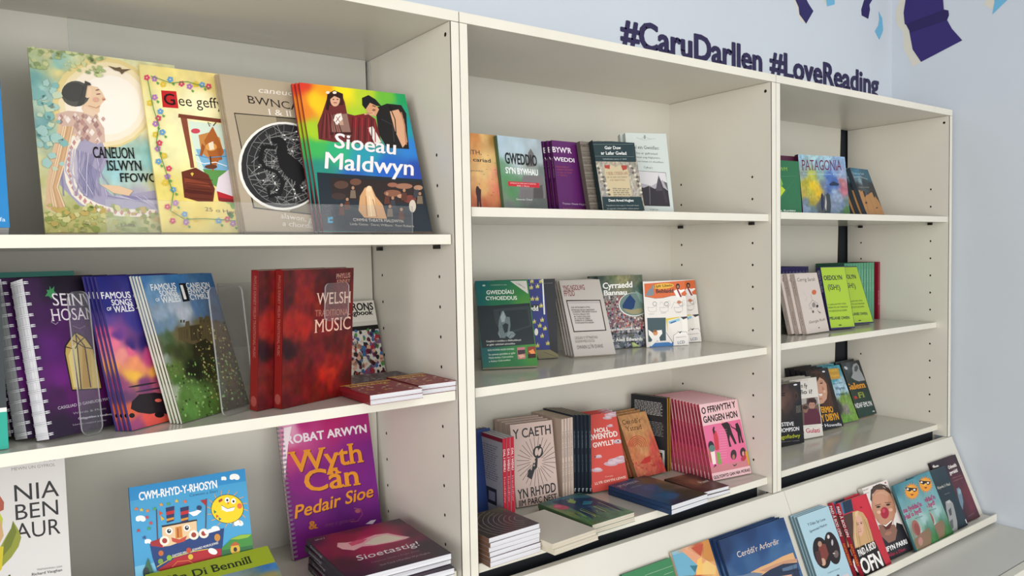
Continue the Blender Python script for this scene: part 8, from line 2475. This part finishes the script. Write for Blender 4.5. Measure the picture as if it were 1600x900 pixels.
# --- right bookcase, middle shelf
std('paperback', 'dark green photo paperback cut by the divider, middle right shelf', 'darkg', S32, art='darkgreen', spine='#20302c', body='#20302c')
g = 'cream paperbacks with an orange dot'
cst2 = [('Cerrig Sarah', .12, .36, .35, '#6c6460', 'i'), ('Georgia Ruth', .62, .85, .3, '#6c6460', 'i')]
std('paperback', 'front cream paperback with orange dot and ink drawing', 'cerrig', S32, spine='#b8aaa2', body='#c8bcb4', spine_text=cst2, group=g,
    extra=(['second cream orange-dot paperback, spine showing', 'third cream orange-dot paperback, leftmost spine'], -0.014, 0))
g = 'lime green paperbacks'
std('paperback', 'front lime green paperback OEDOLYN (ISH!)', 'oed', S32, art='oedolyn', spine='#34305c', body='#34305c', group=g, spine_text=[('OEDOLYN (ISH!)', .05, .4, .5, '#a8a8c8', 'b')])
o_ = [o for o in COL.objects if o.get('group') == g][0]
stand(dup(o_, 'second lime green paperback, right of the front one'), 'oed2', S32, .016)
g = 'purple spines of the lime paperbacks standing behind'
pv = book('paperback', 'leftmost purple spine of the row behind the cream books', 'purplespine', .105, .186, .0165, spine='#2f2a60', body='#2c2858', group=g, spine_text=[('OEDOLYN (ISH!)', .07, .42, .5, '#8c88b0', 'b')])
for k in range(13):
    q = pv if k == 0 else dup(pv, ['', 'second', 'third', 'fourth', 'fifth', 'sixth', 'seventh', 'eighth', 'ninth', 'tenth', 'eleventh', 'twelfth', 'thirteenth'][k] + ' purple spine from the left, behind the cream books')
    spine_out(q, 1.165 + .0168*k, .216 - .002*k*0, S32+.0005)
g = 'sea green spines in the right corner'
gv_ = book('paperback', 'leftmost sea green spine behind the lime books', 'seagreen', .100, .190, .0155, spine='#58a080', body='#2c5c48', group=g, spine_text=[('DYDDIADUR CYMRO', .12, .5, .3, '#a8d0bc', '')])
for k in range(11):
    q = gv_ if k == 0 else dup(gv_, ['', 'second', 'third', 'fourth', 'fifth', 'sixth', 'seventh', 'eighth', 'ninth', 'tenth', 'eleventh'][k] + ' sea green spine from the left, behind the lime books')
    spine_out(q, 1.588 + .0163*k, .2225, S32+.0005)
b = book('paperback', 'thin dark red paperback against the right side panel', 'redthin', .100, .191, .013, spine='#8c1c30', body='#8c1c30', spine_text=[('Cerddi', .5, .75, .35, '#d8b0b4', '')])
spine_out(b, 1.7790, .2180, S32+.0005)

# --- right bookcase, bottom shelf
std('paperback', "black paperback with a dark close-up of a man's face, leftmost on its shelf", 'steve', S33, spine='#1c1e22', body='#22242a', pages=M_PAGE)
g = 'white biographies with a group photo'
std('paperback', 'front white paperback with a family photo and pink lettering', 'gulati', S33, spine='#c8c4bc', body='#d0ccc4', group=g,
    extra=(['second white family-photo paperback, top edge showing', 'rearmost white family-photo paperback'], -0.003, 0.004))
g = 'black biographies of a smiling woman'
std('paperback', 'front black paperback with a smiling brown-haired woman', 'ermio', S33, spine='#26242a', body='#26242a', group=g,
    extra=([w_ + ' black smiling-woman paperback, top edge showing behind' for k, w_ in enumerate(('second', 'third', 'fourth'))], -.003, .03))
g = 'blue-green paperbacks with a hillside'
std('paperback', 'front turquoise paperback with green hillside and handwriting', 'wayne', S33, spine='#3c8498', body='#3c8ca0', group=g,
    extra=([w_ + ' turquoise hillside paperback, top edge showing' for k, w_ in enumerate(('second',))], -0.003, 0.06))
g = 'dark green paperbacks titled Salem'
std('paperback', 'front dark green paperback with orange title Salem a Fi', 'salem', S33, spine='#1c3034', body='#c08c3c', group=g,
    extra=(['rear Salem a Fi paperback behind the front one'], -0.004, 0.06))

# --- sloping ledges
LE = .3925
def led_place(root, key, off, dx=0.0, dz=0.0):
    x, y, z, yaw, lean, w, h, t = POSE[key]
    place(root, x+dx, -.0953 - (t + .0009)/math.cos(LE) - off, .6716 + t*math.sin(LE) + dz, 0.0, LE)
def led(name, label, key, art=None, extra=(), off=0.0, **kw):
    x, y, z, yaw, lean, w, h, t = POSE[key]
    root = book(name, label, key, w, h, t, front=art or key, **kw)
    step = (t + .0011)/math.cos(LE); n = len(extra)
    led_place(root, key, off + n*step)
    for k, e in enumerate(extra): led_place(dup(root, e[0]), key, off + (n-1-k)*step, e[1])
    return root
g = 'blue poetry books'
led('hardback', "front deep blue book Cerddi'r Arfordir with coast photo", 'cerddi', spine='#1c3458', body='#1c3458', hard=False, group=g,
    extra=[('second deep blue coast book behind the front one', -.006), ('rearmost deep blue coast book, top left corner showing', -.012)])
led('paperback', 'paperback with orange and blue angular abstract painting', 'abstract', spine='#c8b8a0', body='#d8c8b0')
led('paperback', 'green paperback with thin white lines at the bottom edge', 'greenL', art='greenledge', spine='#2c5c40', body='#34704a')
g = 'pale blue paperbacks with two ovals'
led('paperback', 'front pale blue paperback with two dark oval portraits', 'love', spine='#5c747c', body='#7c98a4', group=g,
    extra=[('second pale blue oval-portrait paperback, edge showing', -.002), ('rearmost pale blue oval-portrait paperback', -.004)])
g = 'red biographies of a fair-haired woman'
led('paperback', 'front red paperback with a long-haired woman, PAID A BOD OFN', 'ofn', spine='#a82438', body='#a82438', group=g, spine_text=[('PAID Â BOD OFN', .04, .46, .62, '#f0e8e8', 'B'), ('NON PARRY', .56, .86, .5, '#e08c30', 'B')],
    extra=[('second red biography, spine showing left of the front one', -.009)])
led('hardback', 'white hardback with a laughing man in a red clown nose', 'stifyn', off=.0, spine='#d0c8c0', body='#d0ccc8')
g = 'teal paperbacks with a sun in sunglasses'
led('paperback', 'front teal paperback with an orange sun in sunglasses', 'haf', off=.0268, spine='#3c747c', body='#3c747c', group=g)
o_ = [o for o in COL.objects if o.get('group') == g][0]
led_place(dup(o_, 'second teal paperback with sun in sunglasses, right of the front one'), 'haf2', .0194)
led('paperback', 'dark slate paperback with a grey portrait near the right end', 'rhyw', off=.0097, spine='#1c2c34', body='#1c2c34')
led('paperback', 'dark maroon paperback with a blue-lit face, rightmost on the ledge', 'maroon', spine='#2c1c28', body='#3c2430')
